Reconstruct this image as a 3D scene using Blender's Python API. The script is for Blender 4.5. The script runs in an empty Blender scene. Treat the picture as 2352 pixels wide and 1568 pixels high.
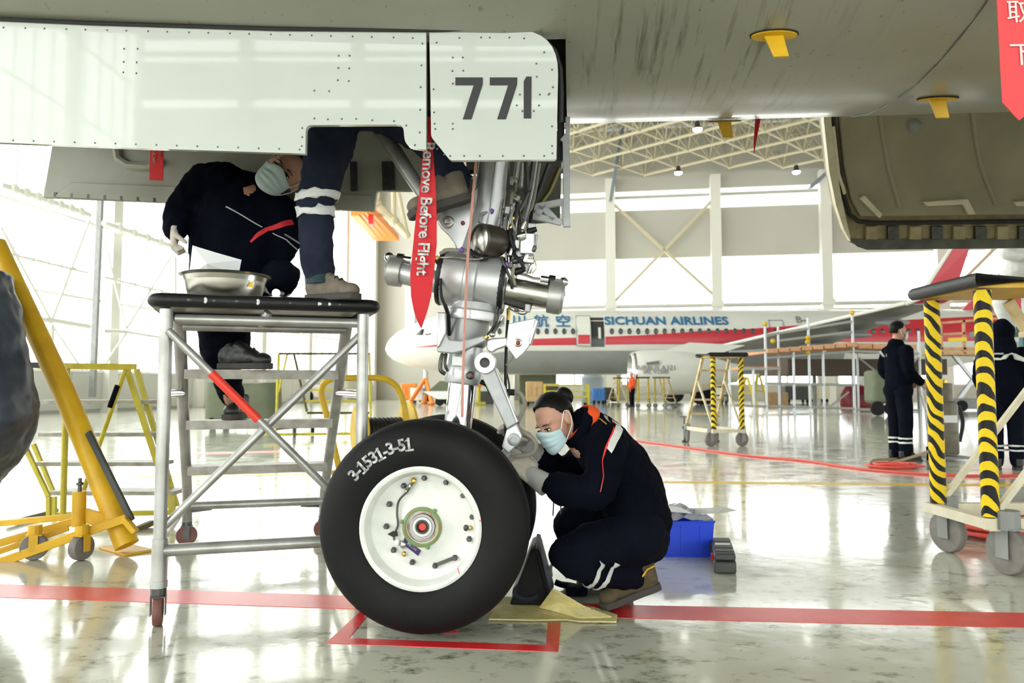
import bpy, bmesh, math, random
from mathutils import Vector as V, Matrix, Euler
from math import sin, cos, pi, radians as R, atan2, sqrt, asin, acos
random.seed(7)
SC = bpy.context.scene
COL = SC.collection
# ------------------------------------------------------------------ camera, world, exposure
F = 1750.0; PITCH = math.atan(109 / F); CAMZ = 0.88
cd = bpy.data.cameras.new('camera'); cam = bpy.data.objects.new('camera', cd); COL.objects.link(cam)
cam.location = (0, 0, CAMZ); cam.rotation_euler = (pi / 2 + PITCH, 0, 0)
cd.sensor_width = 36; cd.lens = F / 2352 * 36; cd.clip_start = 0.05; cd.clip_end = 400
cd.dof.use_dof = True; cd.dof.focus_distance = 3.0; cd.dof.aperture_fstop = 4.5
SC.camera = cam
SC.view_settings.view_transform = 'Standard'
try: SC.view_settings.look = 'None'
except Exception: pass
SC.view_settings.gamma = 1; SC.view_settings.use_curve_mapping = False
SC.view_settings.exposure = 0.38
W = bpy.data.worlds.new('world'); SC.world = W; W.use_nodes = True
W.node_tree.nodes['Background'].inputs[0].default_value = (0.93, 0.97, 1, 1)
W.node_tree.nodes['Background'].inputs[1].default_value = 2.0
PANE_LEFT, PANE_BACK, PANE_FRONT = 3.6, 3.8, 4.0     # daylight coming through the frosted hangar glazing
SC.cycles.max_bounces = 8; SC.cycles.diffuse_bounces = 4; SC.cycles.glossy_bounces = 3
SC.cycles.caustics_reflective = False; SC.cycles.caustics_refractive = False
SC.cycles.sample_clamp_indirect = 6; SC.cycles.use_adaptive_sampling = True; SC.cycles.adaptive_threshold = 0.02

# ------------------------------------------------------------------ geometry helpers
FW = V((0, cos(PITCH), sin(PITCH))); UP = V((0, -sin(PITCH), cos(PITCH)))
def ray(px, py): return V((1, 0, 0)) * ((px - 1176) / F) + UP * ((784 - py) / F) + FW
def at(px, py, Y):
    d = ray(px, py); return V((0, 0, CAMZ)) + d * (Y / d.y)
def on(px, py, o, n):                      # measured point on a plane
    d = ray(px, py); c = V((0, 0, CAMZ)); return c + d * ((o - c).dot(n) / d.dot(n))
def floor_at(px, py, z=0): return on(px, py, V((0, 0, z)), V((0, 0, 1)))
def basis(axis):
    a = V(axis).normalized(); t = V((0, 0, 1)) if abs(a.z) < .9 else V((1, 0, 0))
    x = t.cross(a).normalized(); return x, a.cross(x), a
ROOTM = {}
def props(o, label=None, cat=None, group=None, kind=None):
    if label: o['label'] = label
    if cat: o['category'] = cat
    if group: o['group'] = group
    if kind: o['kind'] = kind
    return o
def thing(name, label, cat, loc=(0, 0, 0), rotz=0, group=None):
    o = bpy.data.objects.new(name, None); o.empty_display_size = .1; COL.objects.link(o)
    o.location = loc; o.rotation_euler = (0, 0, rotz)
    ROOTM[o] = Matrix.Translation(V(loc)) @ Matrix.Rotation(rotz, 4, 'Z')
    return props(o, label, cat, group)
class MB:
    def __init__(s): s.v = []; s.f = []; s.M = None
    def add(s, vs, fs):
        b = len(s.v); s.v += [tuple(s.M @ V(p)) if s.M else tuple(p) for p in vs]; s.f += [tuple(b + i for i in f) for f in fs]; return s
    def box(s, c, size, M=None):
        x, y, z = [k / 2 for k in size]; c = V(c)
        vs = [V((a * x, b * y, d * z)) for a in (-1, 1) for b in (-1, 1) for d in (-1, 1)]
        vs = [c + (M @ p if M else p) for p in vs]
        return s.add(vs, [(0, 1, 3, 2), (4, 6, 7, 5), (0, 4, 5, 1), (2, 3, 7, 6), (0, 2, 6, 4), (1, 5, 7, 3)])
    def bar(s, p, q, w, h=None, up=(0, 0, 1)):       # rectangular bar between two points
        p, q = V(p), V(q); a = (q - p); L = a.length; a.normalize()
        u = V(up); x = u.cross(a)
        if x.length < 1e-4: x = V((1, 0, 0)).cross(a)
        x.normalize(); y = a.cross(x)
        return s.box((p + q) / 2, (w, h or w, L), Matrix((x, y, a)).transposed())
    def tube(s, pts, r, n=10, cap=True, closed=False, sq=None):
        pts = [V(p) for p in pts]; m = len(pts)
        rs = r if isinstance(r, list) else [r] * m
        vs = []; fs = []; x = None
        for i, p in enumerate(pts):
            if closed: t = pts[(i + 1) % m] - pts[i - 1]
            else: t = pts[min(i + 1, m - 1)] - pts[max(i - 1, 0)]
            t = t.normalized() if t.length > 1e-9 else V((0, 0, 1))
            if x is None: x = basis(t)[0] if sq is None else V(sq)
            x = (x - t * x.dot(t)); x = x.normalized() if x.length > 1e-6 else basis(t)[0]
            y = t.cross(x); rr = rs[i]; ra, rb = rr if isinstance(rr, (list, tuple)) else (rr, rr)
            vs += [p + x * (cos(2 * pi * k / n) * ra) + y * (sin(2 * pi * k / n) * rb) for k in range(n)]
        for i in range(m if closed else m - 1):
            j = (i + 1) % m
            fs += [(i * n + k, i * n + (k + 1) % n, j * n + (k + 1) % n, j * n + k) for k in range(n)]
        if cap and not closed: fs += [tuple(range(n - 1, -1, -1)), tuple((m - 1) * n + k for k in range(n))]
        return s.add(vs, fs)
    def cyl(s, p, q, r, n=16): return s.tube([p, q], r, n)
    def lathe(s, prof, o, axis, n=32, cap=True, close=False):
        x, y, a = basis(axis); o = V(o); m = len(prof); vs = []; fs = []
        for (r, h) in prof: vs += [o + a * h + (x * cos(2 * pi * k / n) + y * sin(2 * pi * k / n)) * r for k in range(n)]
        for i in range(m if close else m - 1):
            j = (i + 1) % m
            fs += [(i * n + k, i * n + (k + 1) % n, j * n + (k + 1) % n, j * n + k) for k in range(n)]
        if cap and not close: fs += [tuple(range(n - 1, -1, -1)), tuple((m - 1) * n + k for k in range(n))]
        return s.add(vs, fs)
    def prism(s, poly, th, n=None):        # poly: 3-D points in a plane, extruded by vector/amount th
        poly = [V(p) for p in poly]; m = len(poly)
        if n is None:
            n = V((0, 0, 0))
            for i in range(m): n += poly[i].cross(poly[(i + 1) % m])
            n.normalize()
        e = V(n) * th; vs = poly + [p + e for p in poly]
        return s.add(vs, [tuple(range(m - 1, -1, -1)), tuple(range(m, 2 * m))] + [(i, (i + 1) % m, m + (i + 1) % m, m + i) for i in range(m)])
    def ball(s, c, r, n=12, m=8, M=None):
        c = V(c); rx, ry, rz = r if isinstance(r, (list, tuple)) else (r, r, r); vs = []; fs = []
        for i in range(1, m):
            t = pi * i / m
            for k in range(n):
                p = V((rx * sin(t) * cos(2 * pi * k / n), ry * sin(t) * sin(2 * pi * k / n), rz * cos(t)))
                vs.append(c + (M @ p if M else p))
        top = V((0, 0, rz)); vs += [c + (M @ top if M else top), c - (M @ top if M else top)]; T = len(vs) - 2
        for i in range(m - 2): fs += [(i * n + k, (i + 1) * n + k, (i + 1) * n + (k + 1) % n, i * n + (k + 1) % n) for k in range(n)]
        fs += [(T, k, (k + 1) % n) for k in range(n)] + [(T + 1, (m - 2) * n + (k + 1) % n, (m - 2) * n + k) for k in range(n)]
        return s.add(vs, fs)
    def limb(s, pts, r, n=12):             # rounded-end limb through points
        pts = [V(p) for p in pts]; rs = list(r) if isinstance(r, (list, tuple)) else [r] * len(pts)
        P = []; Q = []
        for i in range(len(pts) - 1):
            k = 6
            for j in range(k):
                t = j / k; p0 = pts[max(i - 1, 0)]; p1 = pts[i]; p2 = pts[i + 1]; p3 = pts[min(i + 2, len(pts) - 1)]
                P.append(.5 * ((2 * p1) + (p2 - p0) * t + (2 * p0 - 5 * p1 + 4 * p2 - p3) * t * t + (3 * p1 - p0 - 3 * p2 + p3) * t ** 3))
                a, b = rs[i], rs[i + 1]
                if isinstance(a, tuple): Q.append((a[0] + (b[0] - a[0]) * t, a[1] + (b[1] - a[1]) * t))
                else: Q.append(a + (b - a) * t)
        P.append(pts[-1]); Q.append(rs[-1]); s.tube(P, Q, n)
        for p, q in ((P[0], Q[0]), (P[-1], Q[-1])):
            s.ball(p, min(q) if isinstance(q, tuple) else q, n, 8)
        return s
    def build(s, name, mat, parent=None, bevel=0, smooth=True, ang=35, mods=None, segs=2, recalc=True):
        me = bpy.data.meshes.new(name)
        o = bpy.data.objects.new(name, me); COL.objects.link(o)
        if parent is not None:
            inv = ROOTM[parent].inverted(); o.parent = parent; ROOTM[o] = ROOTM[parent]
        else:
            xs = [p[0] for p in s.v]; ys = [p[1] for p in s.v]; zs = [p[2] for p in s.v]
            loc = V(((min(xs) + max(xs)) / 2, (min(ys) + max(ys)) / 2, min(zs))); o.location = loc
            ROOTM[o] = Matrix.Translation(loc); inv = Matrix.Translation(-loc)
        me.from_pydata([inv @ V(p) for p in s.v], [], s.f); 
        if recalc:
            bm = bmesh.new(); bm.from_mesh(me); bmesh.ops.recalc_face_normals(bm, faces=bm.faces); bm.to_mesh(me); bm.free()
        if smooth: me.shade_smooth(); me.set_sharp_from_angle(angle=R(ang))
        me.materials.append(mat)
        if bevel:
            b = o.modifiers.new('bevel', 'BEVEL'); b.width = bevel; b.segments = segs; b.limit_method = 'ANGLE'; b.angle_limit = R(40)
        if mods: mods(o)
        return o
def organic(vox, it=6, wr=0, wsc=.06):         # one continuous skin from overlapping limbs, softly wrinkled
    def f(o):
        m = o.modifiers.new('remesh', 'REMESH'); m.mode = 'VOXEL'; m.voxel_size = vox; m.use_smooth_shade = True
        k = o.modifiers.new('smooth', 'SMOOTH'); k.iterations = it; k.factor = .5
        if wr:
            t = bpy.data.textures.new('wrinkles', 'CLOUDS'); t.noise_scale = wsc; t.noise_depth = 3
            d = o.modifiers.new('wrinkles', 'DISPLACE'); d.texture = t; d.strength = wr; d.mid_level = .5; d.texture_coords = 'LOCAL'
    return f
def struct(mb, name, mat, **k): return props(mb.build(name, mat, **k), kind='structure')
def copy_tree(o, parent=None):
    c = o.copy(); COL.objects.link(c)
    if parent is not None: c.parent = parent
    for ch in list(o.children): copy_tree(ch, c)
    return c
def arc(c, x, y, r, a0, a1, n=8): return [V(c) + V(x) * r * cos(a0 + (a1 - a0) * i / n) + V(y) * r * sin(a0 + (a1 - a0) * i / n) for i in range(n + 1)]
def spline(pts, k=6):
    pts = [V(p) for p in pts]; P = []
    for i in range(len(pts) - 1):
        for j in range(k):
            t = j / k; p0 = pts[max(i - 1, 0)]; p1 = pts[i]; p2 = pts[i + 1]; p3 = pts[min(i + 2, len(pts) - 1)]
            P.append(.5 * ((2 * p1) + (p2 - p0) * t + (2 * p0 - 5 * p1 + 4 * p2 - p3) * t * t + (3 * p1 - p0 - 3 * p2 + p3) * t ** 3))
    return P + [pts[-1]]
def glyphs(mb, s, size, M, th=.001, sp=1.0, bold=0):    # lettering as a thin mesh; M maps text plane to the world
    c = bpy.data.curves.new('t', 'FONT'); c.body = s; c.size = size; c.extrude = th; c.align_x = 'CENTER'; c.align_y = 'CENTER'; c.space_character = sp; c.offset = bold; c.resolution_u = 3
    o = bpy.data.objects.new('t', c); COL.objects.link(o)
    dg = bpy.context.evaluated_depsgraph_get(); dg.update()
    me = bpy.data.meshes.new_from_object(o.evaluated_get(dg))
    mb.add([M @ v.co for v in me.vertices], [tuple(p.vertices) for p in me.polygons])
    bpy.data.objects.remove(o); bpy.data.curves.remove(c); bpy.data.meshes.remove(me)
def frame_m(o, x, y):                     # matrix from text plane (x right, y up) to the world
    x = V(x).normalized(); y = V(y); y = (y - x * y.dot(x)).normalized(); z = x.cross(y)
    m = Matrix((x, y, z)).transposed().to_4x4(); m.translation = V(o); return m

# ------------------------------------------------------------------ materials
def mat(name, c, rough=.5, metal=0, var=0, vs=8, c2=None, bump=0, bs=60, spec=.5, emit=0, ec=None, coat=0, alpha=1, trans=0):
    m = bpy.data.materials.new(name); m.use_nodes = True; nt = m.node_tree; b = nt.nodes['Principled BSDF']
    c = tuple(c) + (1,) if len(c) == 3 else c
    b.inputs['Base Color'].default_value = c; b.inputs['Roughness'].default_value = rough; b.inputs['Metallic'].default_value = metal
    b.inputs['Specular IOR Level'].default_value = spec; b.inputs['Coat Weight'].default_value = coat
    b.inputs['Alpha'].default_value = alpha; b.inputs['Transmission Weight'].default_value = trans
    if emit: b.inputs['Emission Color'].default_value = tuple(ec or c[:3]) + (1,); b.inputs['Emission Strength'].default_value = emit
    tc = nt.nodes.new('ShaderNodeTexCoord')
    if var or c2:
        n = nt.nodes.new('ShaderNodeTexNoise'); n.inputs['Scale'].default_value = vs; n.inputs['Detail'].default_value = 6
        nt.links.new(tc.outputs['Object'], n.inputs['Vector'])
        r = nt.nodes.new('ShaderNodeValToRGB'); r.color_ramp.elements[0].position = .35; r.color_ramp.elements[1].position = .68
        d = tuple(c2) + (1,) if c2 else tuple(k * (1 - var) for k in c[:3]) + (1,)
        r.color_ramp.elements[0].color = d; r.color_ramp.elements[1].color = c
        nt.links.new(n.outputs['Fac'], r.inputs[0]); nt.links.new(r.outputs[0], b.inputs['Base Color'])
    if bump:
        n = nt.nodes.new('ShaderNodeTexNoise'); n.inputs['Scale'].default_value = bs; n.inputs['Detail'].default_value = 4
        nt.links.new(tc.outputs['Object'], n.inputs['Vector'])
        k = nt.nodes.new('ShaderNodeBump'); k.inputs['Strength'].default_value = bump; k.inputs['Distance'].default_value = .01
        nt.links.new(n.outputs['Fac'], k.inputs['Height']); nt.links.new(k.outputs[0], b.inputs['Normal'])
    return m
def pane_mat(name, e):
    m = bpy.data.materials.new(name); m.use_nodes = True; nt = m.node_tree; b = nt.nodes['Principled BSDF']
    b.inputs['Base Color'].default_value = (.75, .78, .78, 1); b.inputs['Roughness'].default_value = .3
    b.inputs['Emission Color'].default_value = (.97, 1, .985, 1); b.inputs['Emission Strength'].default_value = e
    return m
M = dict(
    white=mat('white_paint', (.505, .535, .497), .22, coat=.7, var=.05, vs=3),
    ship=mat('airliner_white', (.80, .80, .74), .25, var=.04, vs=1),
    rim=mat('rim_white', (.82, .83, .79), .35, var=.12, vs=14),
    alu=mat('silver_paint', (.52, .52, .51), .38, .6, c2=(.33, .325, .30), vs=7),
    gear=mat('gear_silver', (.55, .56, .57), .36, .55, var=.15, vs=12),
    galu=mat('gear_grey', (.42, .43, .44), .4, .3, var=.15, vs=20),
    chrome=mat('chrome', (.60, .60, .60), .09, 1),
    steel=mat('steel', (.56, .54, .48), .28, 1, var=.2, vs=10),
    dsteel=mat('dark_steel', (.10, .10, .095), .4, .7, var=.3, vs=30),
    rubber=mat('rubber', (.0055, .0055, .006), .6, spec=.2, bump=.12, bs=40, c2=(.010, .010, .0105), vs=5),
    black=mat('black_rubber', (.010, .010, .011), .45, spec=.35, var=.4, vs=18, bump=.1),
    blackp=mat('black_paint', (.012, .013, .014), .5),
    navy=mat('navy_cloth', (.0036, .0046, .0105), .95, spec=.06, bump=.35, bs=260, c2=(.0022, .003, .007), vs=5),
    navy2=mat('navy_trousers', (.0048, .0062, .0135), .92, spec=.08, bump=.35, bs=240, c2=(.003, .004, .009), vs=6),
    navy3=mat('washed_navy', (.021, .026, .048), .9, spec=.15, bump=.4, bs=200, c2=(.013, .0165, .031), vs=9),
    orange=mat('orange_cloth', (.86, .09, .012), .75),
    red=mat('red_cloth', (.62, .012, .022), .7, bump=.2, bs=300, var=.1, vs=6),
    redp=mat('red_paint', (.80, .028, .035), .3, var=.18, vs=12),
    pinkred=mat('pink_red_cloth', (.82, .075, .085), .7, bump=.2, bs=300),
    refl=mat('reflective_tape', (.72, .73, .72), .45, .1, bump=.2, bs=300, var=.12, vs=40),
    skin=mat('skin', (.60, .33, .235), .55, var=.12, vs=22, spec=.35),
    hair=mat('black_hair', (.0035, .003, .003), .5, spec=.18, bump=.08, bs=240),
    mask=mat('mask_blue', (.56, .74, .80), .8, bump=.15, bs=200),
    maskw=mat('mask_white', (.78, .80, .80), .8),
    glove=mat('cotton_glove', (.68, .62, .53), .9, bump=.5, bs=400, var=.12, vs=30),
    cuffg=mat('glove_cuff', (.50, .51, .49), .9, bump=.6, bs=420),
    shoe=mat('olive_suede', (.10, .075, .035), .8, var=.35, vs=18, bump=.3, bs=150),
    shoeg=mat('taupe_suede', (.19, .16, .125), .85, var=.3, vs=16, bump=.3, bs=150),
    shoeb=mat('black_leather', (.018, .018, .018), .38, bump=.2, bs=80),
    sole=mat('shoe_sole', (.055, .05, .045), .8, bump=.3, bs=120),
    yellow=mat('yellow_paint', (.76, .52, .02), .42, c2=(.60, .36, .012), vs=9),
    yellowg=mat('greenish_yellow_paint', (.66, .58, .035), .45, c2=(.50, .40, .03), vs=10),
    amber=mat('amber_paint', (.78, .47, .012), .42, c2=(.64, .35, .010), vs=6),
    tan=mat('cream_yellow_paint', (.68, .55, .30), .5, c2=(.50, .36, .16), vs=10),
    tapey=mat('yellow_tape', (.86, .62, .01), .35, bump=.2, bs=60),
    bluep=mat('blue_plastic', (.025, .085, .85), .35, var=.12, vs=4),
    tarp=mat('blue_grey_tarp', (.010, .017, .035), .42, c2=(.042, .052, .075), vs=4.5, bump=.25, bs=7),
    green=mat('green_canvas', (.17, .19, .125), .85, var=.2, vs=3, bump=.2, bs=20),
    belly=None, floor=None,
    wall=mat("hangar_wall", (.51, .50, .44), .7, var=.05, vs=.3),
    column=mat('column_cream', (.72, .71, .64), .6),
    truss=mat('truss_cream', (.56, .50, .34), .6),
    roof=mat('roof_sheet', (.27, .275, .24), .7),
    greyst=mat('blue_grey_steel', (.21, .24, .28), .55),
    panel=mat('door_panel_grey', (.56, .565, .52), .6),
    mull=mat('mullion_cream', (.80, .80, .73), .6),
    scaf=mat('scaffold_steel', (.50, .52, .53), .4, .5),
    plank=mat('scaffold_plank', (.74, .40, .22), .7, var=.25, vs=6),
    orangep=mat('orange_paint', (.88, .25, .03), .5),
    shipred=mat('airliner_red', (.60, .035, .055), .3),
    shipblue=mat('letter_blue', (.03, .17, .36), .4),
    glassd=mat('dark_glass', (.045, .045, .045), .2),
    wing=mat('wing_grey', (.34, .355, .35), .4, var=.1, vs=1.5),
    wingd=mat('wing_grey_dark', (.20, .21, .21), .5, var=.15, vs=1.5),
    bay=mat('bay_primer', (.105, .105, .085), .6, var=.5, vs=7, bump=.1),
    doorin=mat('door_inner', (.44, .44, .38), .5, c2=(.34, .33, .27), vs=4),
    cargo=mat('cargo_liner', (.36, .325, .235), .55, c2=(.29, .26, .185), vs=3),
    primer=mat('cream_primer', (.38, .32, .185), .5, c2=(.23, .19, .10), vs=10),
    cream=mat('cream_paint', (.72, .66, .50), .45, var=.15, vs=12),
    lens=mat('lamp_glass', (.75, .75, .70), .05, .3, trans=.3, coat=1),
    brown=mat('dark_brown_housing', (.055, .045, .035), .4, .3, var=.3, vs=20),
    brass=mat('brass', (.62, .42, .10), .3, 1),
    olive=mat('olive_anodised', (.10, .085, .02), .4, .4),
    purple=mat('purple_clip', (.18, .09, .34), .5),
    pinkcord=mat('pink_cord', (.66, .33, .27), .8, bump=.3, bs=400),
    redrivet=mat('red_rivet', (.30, .05, .04), .4),
    hose=mat('braided_hose', (.36, .34, .28), .55, .4, bump=.5, bs=500),
    redhose=mat('red_hose', (.72, .09, .07), .5),
    pad=mat('yellow_absorbent', (.80, .71, .36), .95, c2=(.60, .52, .20), vs=11, bump=.6, bs=90),
    paper=mat('paper', (.86, .87, .88), .8),
    film=mat('clear_film', (.85, .86, .87), .12, trans=.55, coat=.5),
    hubgreen=mat('hub_green', (.15, .32, .15), .5, c2=(.24, .20, .07), vs=40),
    bearing=mat('bearing', (.33, .30, .26), .3, 1, c2=(.16, .10, .06), vs=25),
    hubred=mat('hub_red', (.86, .06, .05), .5),
    letterw=mat('stencil_white', (.76, .76, .74), .7, c2=(.20, .20, .20), vs=60),
    letterr=mat('banner_white', (.86, .72, .72), .7),
    tread=mat('tread_metal', (.42, .41, .37), .5, .3, c2=(.28, .26, .21), vs=16),
    redband=mat('red_band', (.80, .05, .03), .4),
    maskg=mat('mask_greyblue', (.50, .60, .60), .8, bump=.15, bs=200), eyew=mat('eye_white', (.62, .60, .58), .3),
    bulb=mat('lamp_bulb', (1, 1, 1), .4, emit=14, ec=(1, .98, .92)),
    torch=mat('torch_beam', (1, 1, 1), .4, emit=160, ec=(.9, .95, 1)),
    darkstrip=mat('seal_black', (.012, .012, .012), .6),
    wood=mat('cardboard', (.62, .40, .20), .8, var=.2, vs=8),
    dgrey=mat('dark_grey_box', (.07, .072, .07), .5, var=.3, vs=8),
    mgrey=mat('mid_grey', (.28, .29, .28), .5, var=.2, vs=6),
    bluefar=mat('far_blue', (.06, .2, .55), .6), tealfar=mat('teal_steel', (.03, .12, .13), .5),
    hublue=mat('label_purple', (.03, .012, .10), .5),
)
def floor_mat():
    m = bpy.data.materials.new('floor_epoxy'); m.use_nodes = True; nt = m.node_tree; N = nt.nodes; L = nt.links; b = N['Principled BSDF']
    tc = N.new('ShaderNodeTexCoord')
    def noise(s, d=6, rough=.6, vec=None, st=None):
        n = N.new('ShaderNodeTexNoise'); n.inputs['Scale'].default_value = 1 if st else s; n.inputs['Detail'].default_value = d; n.inputs['Roughness'].default_value = rough
        if st:
            mp = N.new('ShaderNodeMapping'); mp.inputs['Scale'].default_value = st; L.new(tc.outputs['Object'], mp.inputs[0]); L.new(mp.outputs[0], n.inputs['Vector'])
        else: L.new(tc.outputs['Object'], n.inputs['Vector'])
        return n.outputs['Fac']
    def ramp(x, p0, p1, c0=(0, 0, 0, 1), c1=(1, 1, 1, 1)):
        r = N.new('ShaderNodeValToRGB'); r.color_ramp.elements[0].position = p0; r.color_ramp.elements[1].position = p1
        r.color_ramp.elements[0].color = c0; r.color_ramp.elements[1].color = c1; L.new(x, r.inputs[0]); return r.outputs[0]
    def mix(f, a, bb):
        k = N.new('ShaderNodeMixRGB'); L.new(f, k.inputs[0]); L.new(a, k.inputs[1]) if not isinstance(a, tuple) else setattr(k.inputs[1], 'default_value', a)
        L.new(bb, k.inputs[2]) if not isinstance(bb, tuple) else setattr(k.inputs[2], 'default_value', bb); return k.outputs[0]
    base = ramp(noise(1.3), .3, .7, (.57, .575, .475, 1), (.65, .65, .55, 1))
    dirt = ramp(noise(9, 9, .72, st=(9, 15, 9)), .52, .68)
    zone = ramp(noise(1.0, 3, .5), .34, .52)
    k = N.new('ShaderNodeMath'); k.operation = 'MULTIPLY'; L.new(dirt, k.inputs[0]); L.new(zone, k.inputs[1])
    col = mix(k.outputs[0], base, (.13, .12, .075, 1))
    spots = ramp(noise(34, 3, .6), .70, .745)
    k2 = N.new('ShaderNodeMath'); k2.operation = 'MULTIPLY'; L.new(spots, k2.inputs[0]); k2.inputs[1].default_value = .8
    col = mix(k2.outputs[0], col, (.09, .085, .065, 1))
    L.new(col, b.inputs['Base Color'])
    rr = ramp(noise(3.2, 6), .35, .7, (.085, .085, .085, 1), (.2, .2, .2, 1)); L.new(rr, b.inputs['Roughness'])
    bp = N.new('ShaderNodeBump'); bp.inputs['Strength'].default_value = .055; bp.inputs['Distance'].default_value = .02
    L.new(noise(7, 3), bp.inputs['Height']); L.new(bp.outputs[0], b.inputs['Normal'])
    b.inputs['Specular IOR Level'].default_value = .62; b.inputs['Coat Weight'].default_value = .3; b.inputs['Coat Roughness'].default_value = .06
    return m
def belly_mat():                       # grey belly paint with oily drips and specks
    m = mat('belly_grey', (.30, .305, .255), .36, coat=.5); m.node_tree.nodes['Principled BSDF'].inputs['Coat Roughness'].default_value = .16; nt = m.node_tree; N = nt.nodes; L = nt.links; b = N['Principled BSDF']
    tc = N.new('ShaderNodeTexCoord')
    def noise(st, d=6, rough=.6):
        n = N.new('ShaderNodeTexNoise'); n.inputs['Scale'].default_value = 1; n.inputs['Detail'].default_value = d; n.inputs['Roughness'].default_value = rough
        mp = N.new('ShaderNodeMapping'); mp.inputs['Scale'].default_value = st; L.new(tc.outputs['Object'], mp.inputs[0]); L.new(mp.outputs[0], n.inputs['Vector']); return n.outputs['Fac']
    def ramp(x, p0, p1, c0=(0, 0, 0, 1), c1=(1, 1, 1, 1)):
        r = N.new('ShaderNodeValToRGB'); r.color_ramp.elements[0].position = p0; r.color_ramp.elements[1].position = p1
        r.color_ramp.elements[0].color = c0; r.color_ramp.elements[1].color = c1; L.new(x, r.inputs[0]); return r.outputs[0]
    def mul(a, bb):
        k = N.new('ShaderNodeMath'); k.operation = 'MULTIPLY'; L.new(a, k.inputs[0]); L.new(bb, k.inputs[1]) if not isinstance(bb, float) else setattr(k.inputs[1], 'default_value', bb); return k.outputs[0]
    def mix(f, a, c):
        k = N.new('ShaderNodeMixRGB'); L.new(f, k.inputs[0]); L.new(a, k.inputs[1]); k.inputs[2].default_value = c; return k.outputs[0]
    base = ramp(noise((1.2, 2, 2)), .3, .7, (.285, .285, .225, 1), (.335, .335, .28, 1))
    sep = N.new('ShaderNodeSeparateXYZ'); L.new(tc.outputs['Object'], sep.inputs[0])
    mr = N.new('ShaderNodeMapRange'); L.new(sep.outputs[0], mr.inputs[0]); mr.inputs[1].default_value = .35; mr.inputs[2].default_value = .7; mr.interpolation_type = 'SMOOTHSTEP'
    mr2 = N.new('ShaderNodeMapRange'); L.new(sep.outputs[0], mr2.inputs[0]); mr2.inputs[1].default_value = 1.75; mr2.inputs[2].default_value = 1.1; mr2.interpolation_type = 'SMOOTHSTEP'
    my = N.new('ShaderNodeMapRange'); L.new(sep.outputs[1], my.inputs[0]); my.inputs[1].default_value = .55; my.inputs[2].default_value = .2; my.interpolation_type = 'SMOOTHSTEP'
    my2 = N.new('ShaderNodeMapRange'); L.new(sep.outputs[1], my2.inputs[0]); my2.inputs[1].default_value = -.75; my2.inputs[2].default_value = -.35; my2.interpolation_type = 'SMOOTHSTEP'
    zone = mul(mul(mr.outputs[0], mr2.outputs[0]), mul(my.outputs[0], my2.outputs[0]))
    drip = mul(ramp(noise((26, 1.6, 3), 7, .68), .53, .66), zone)
    col = mix(mul(drip, .9), base, (.10, .095, .055, 1))
    speck = mul(ramp(noise((42, 30, 30), 2, .5), .69, .73), .55)
    col = mix(speck, col, (.16, .145, .09, 1))
    L.new(col, b.inputs['Base Color']); return m
M['floor'] = floor_mat(); M['belly'] = belly_mat()
M['paneL'] = pane_mat('daylight_pane_left', PANE_LEFT); M['paneB'] = pane_mat('daylight_pane_back', PANE_BACK); M['paneF'] = pane_mat('daylight_pane_front', PANE_FRONT)

# ------------------------------------------------------------------ hangar shell
TH = R(8.9); HU = V((cos(TH), -sin(TH), 0)); HV = V((sin(TH), cos(TH), 0)); HO = at(865, 893, 62); HO.z = 0
def H(u, v, z=0): return HO + HU * u + HV * v + V((0, 0, z))     # u along the back wall, v into it (0 = back wall plane)
HM = Matrix((HU, HV, V((0, 0, 1)))).transposed()
mb = MB(); mb.prism([H(-8, -96), H(86, -96), H(86, 8), H(-8, 8)], -.3, (0, 0, 1)); FLOOR = struct(mb, 'floor', M['floor'], smooth=False)
# back wall: bays of 9.8 m, columns, glazing bands
ROOFZ = 17.2
def hbox(mb, u0, u1, v0, v1, z0, z1): return mb.box(H((u0 + u1) / 2, (v0 + v1) / 2, (z0 + z1) / 2), (abs(u1 - u0), abs(v1 - v0), z1 - z0), HM)
u0 = None
def hu_of(px, v=0):                   # position along the back wall of a measured picture column
    return (on(px, 893, H(0, v), HV) - HO).dot(HU)
cols = [hu_of(1405, -.4), hu_of(1650, -.4), hu_of(1905, -.4)]
pitch = (cols[2] - cols[0]) / 2
cols = [cols[0] - 2 * pitch, cols[0] - pitch] + cols + [cols[2] + pitch * k for k in range(1, 7)]
def zb(py, v=0, px=1500): return on(px, py, H(0, v), HV).z
bands = [(zb(715), zb(706)), (zb(700), zb(592)), (zb(483), zb(454)), (zb(449), zb(437))]
bwall = MB(); edges = [0.0] + [b for bb in bands for b in bb] + [ROOFZ + 4]
for i in range(0, len(edges), 2): hbox(bwall, -2, 85, 0, .35, edges[i], edges[i + 1])
first = cols[1] + .6
for lo, hi in bands: hbox(bwall, -2, first, 0, .35, lo, hi)         # solid white bay beside the corner
BW = struct(bwall, 'wall_back', M['wall'], smooth=False)
for i, c in enumerate(cols[1:], 1):
    hbox(MB(), 0, 1, 0, 1, 0, 1)
    m_ = MB(); hbox(m_, c - .38, c + .38, -.8, 0, 0, ROOFZ); hbox(m_, c - .45, c + .45, -1.0, -.8, zb(707, -.8), zb(693, -.8)); m_.build('column', M['column'], BW, smooth=False)
wn = 0
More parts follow.
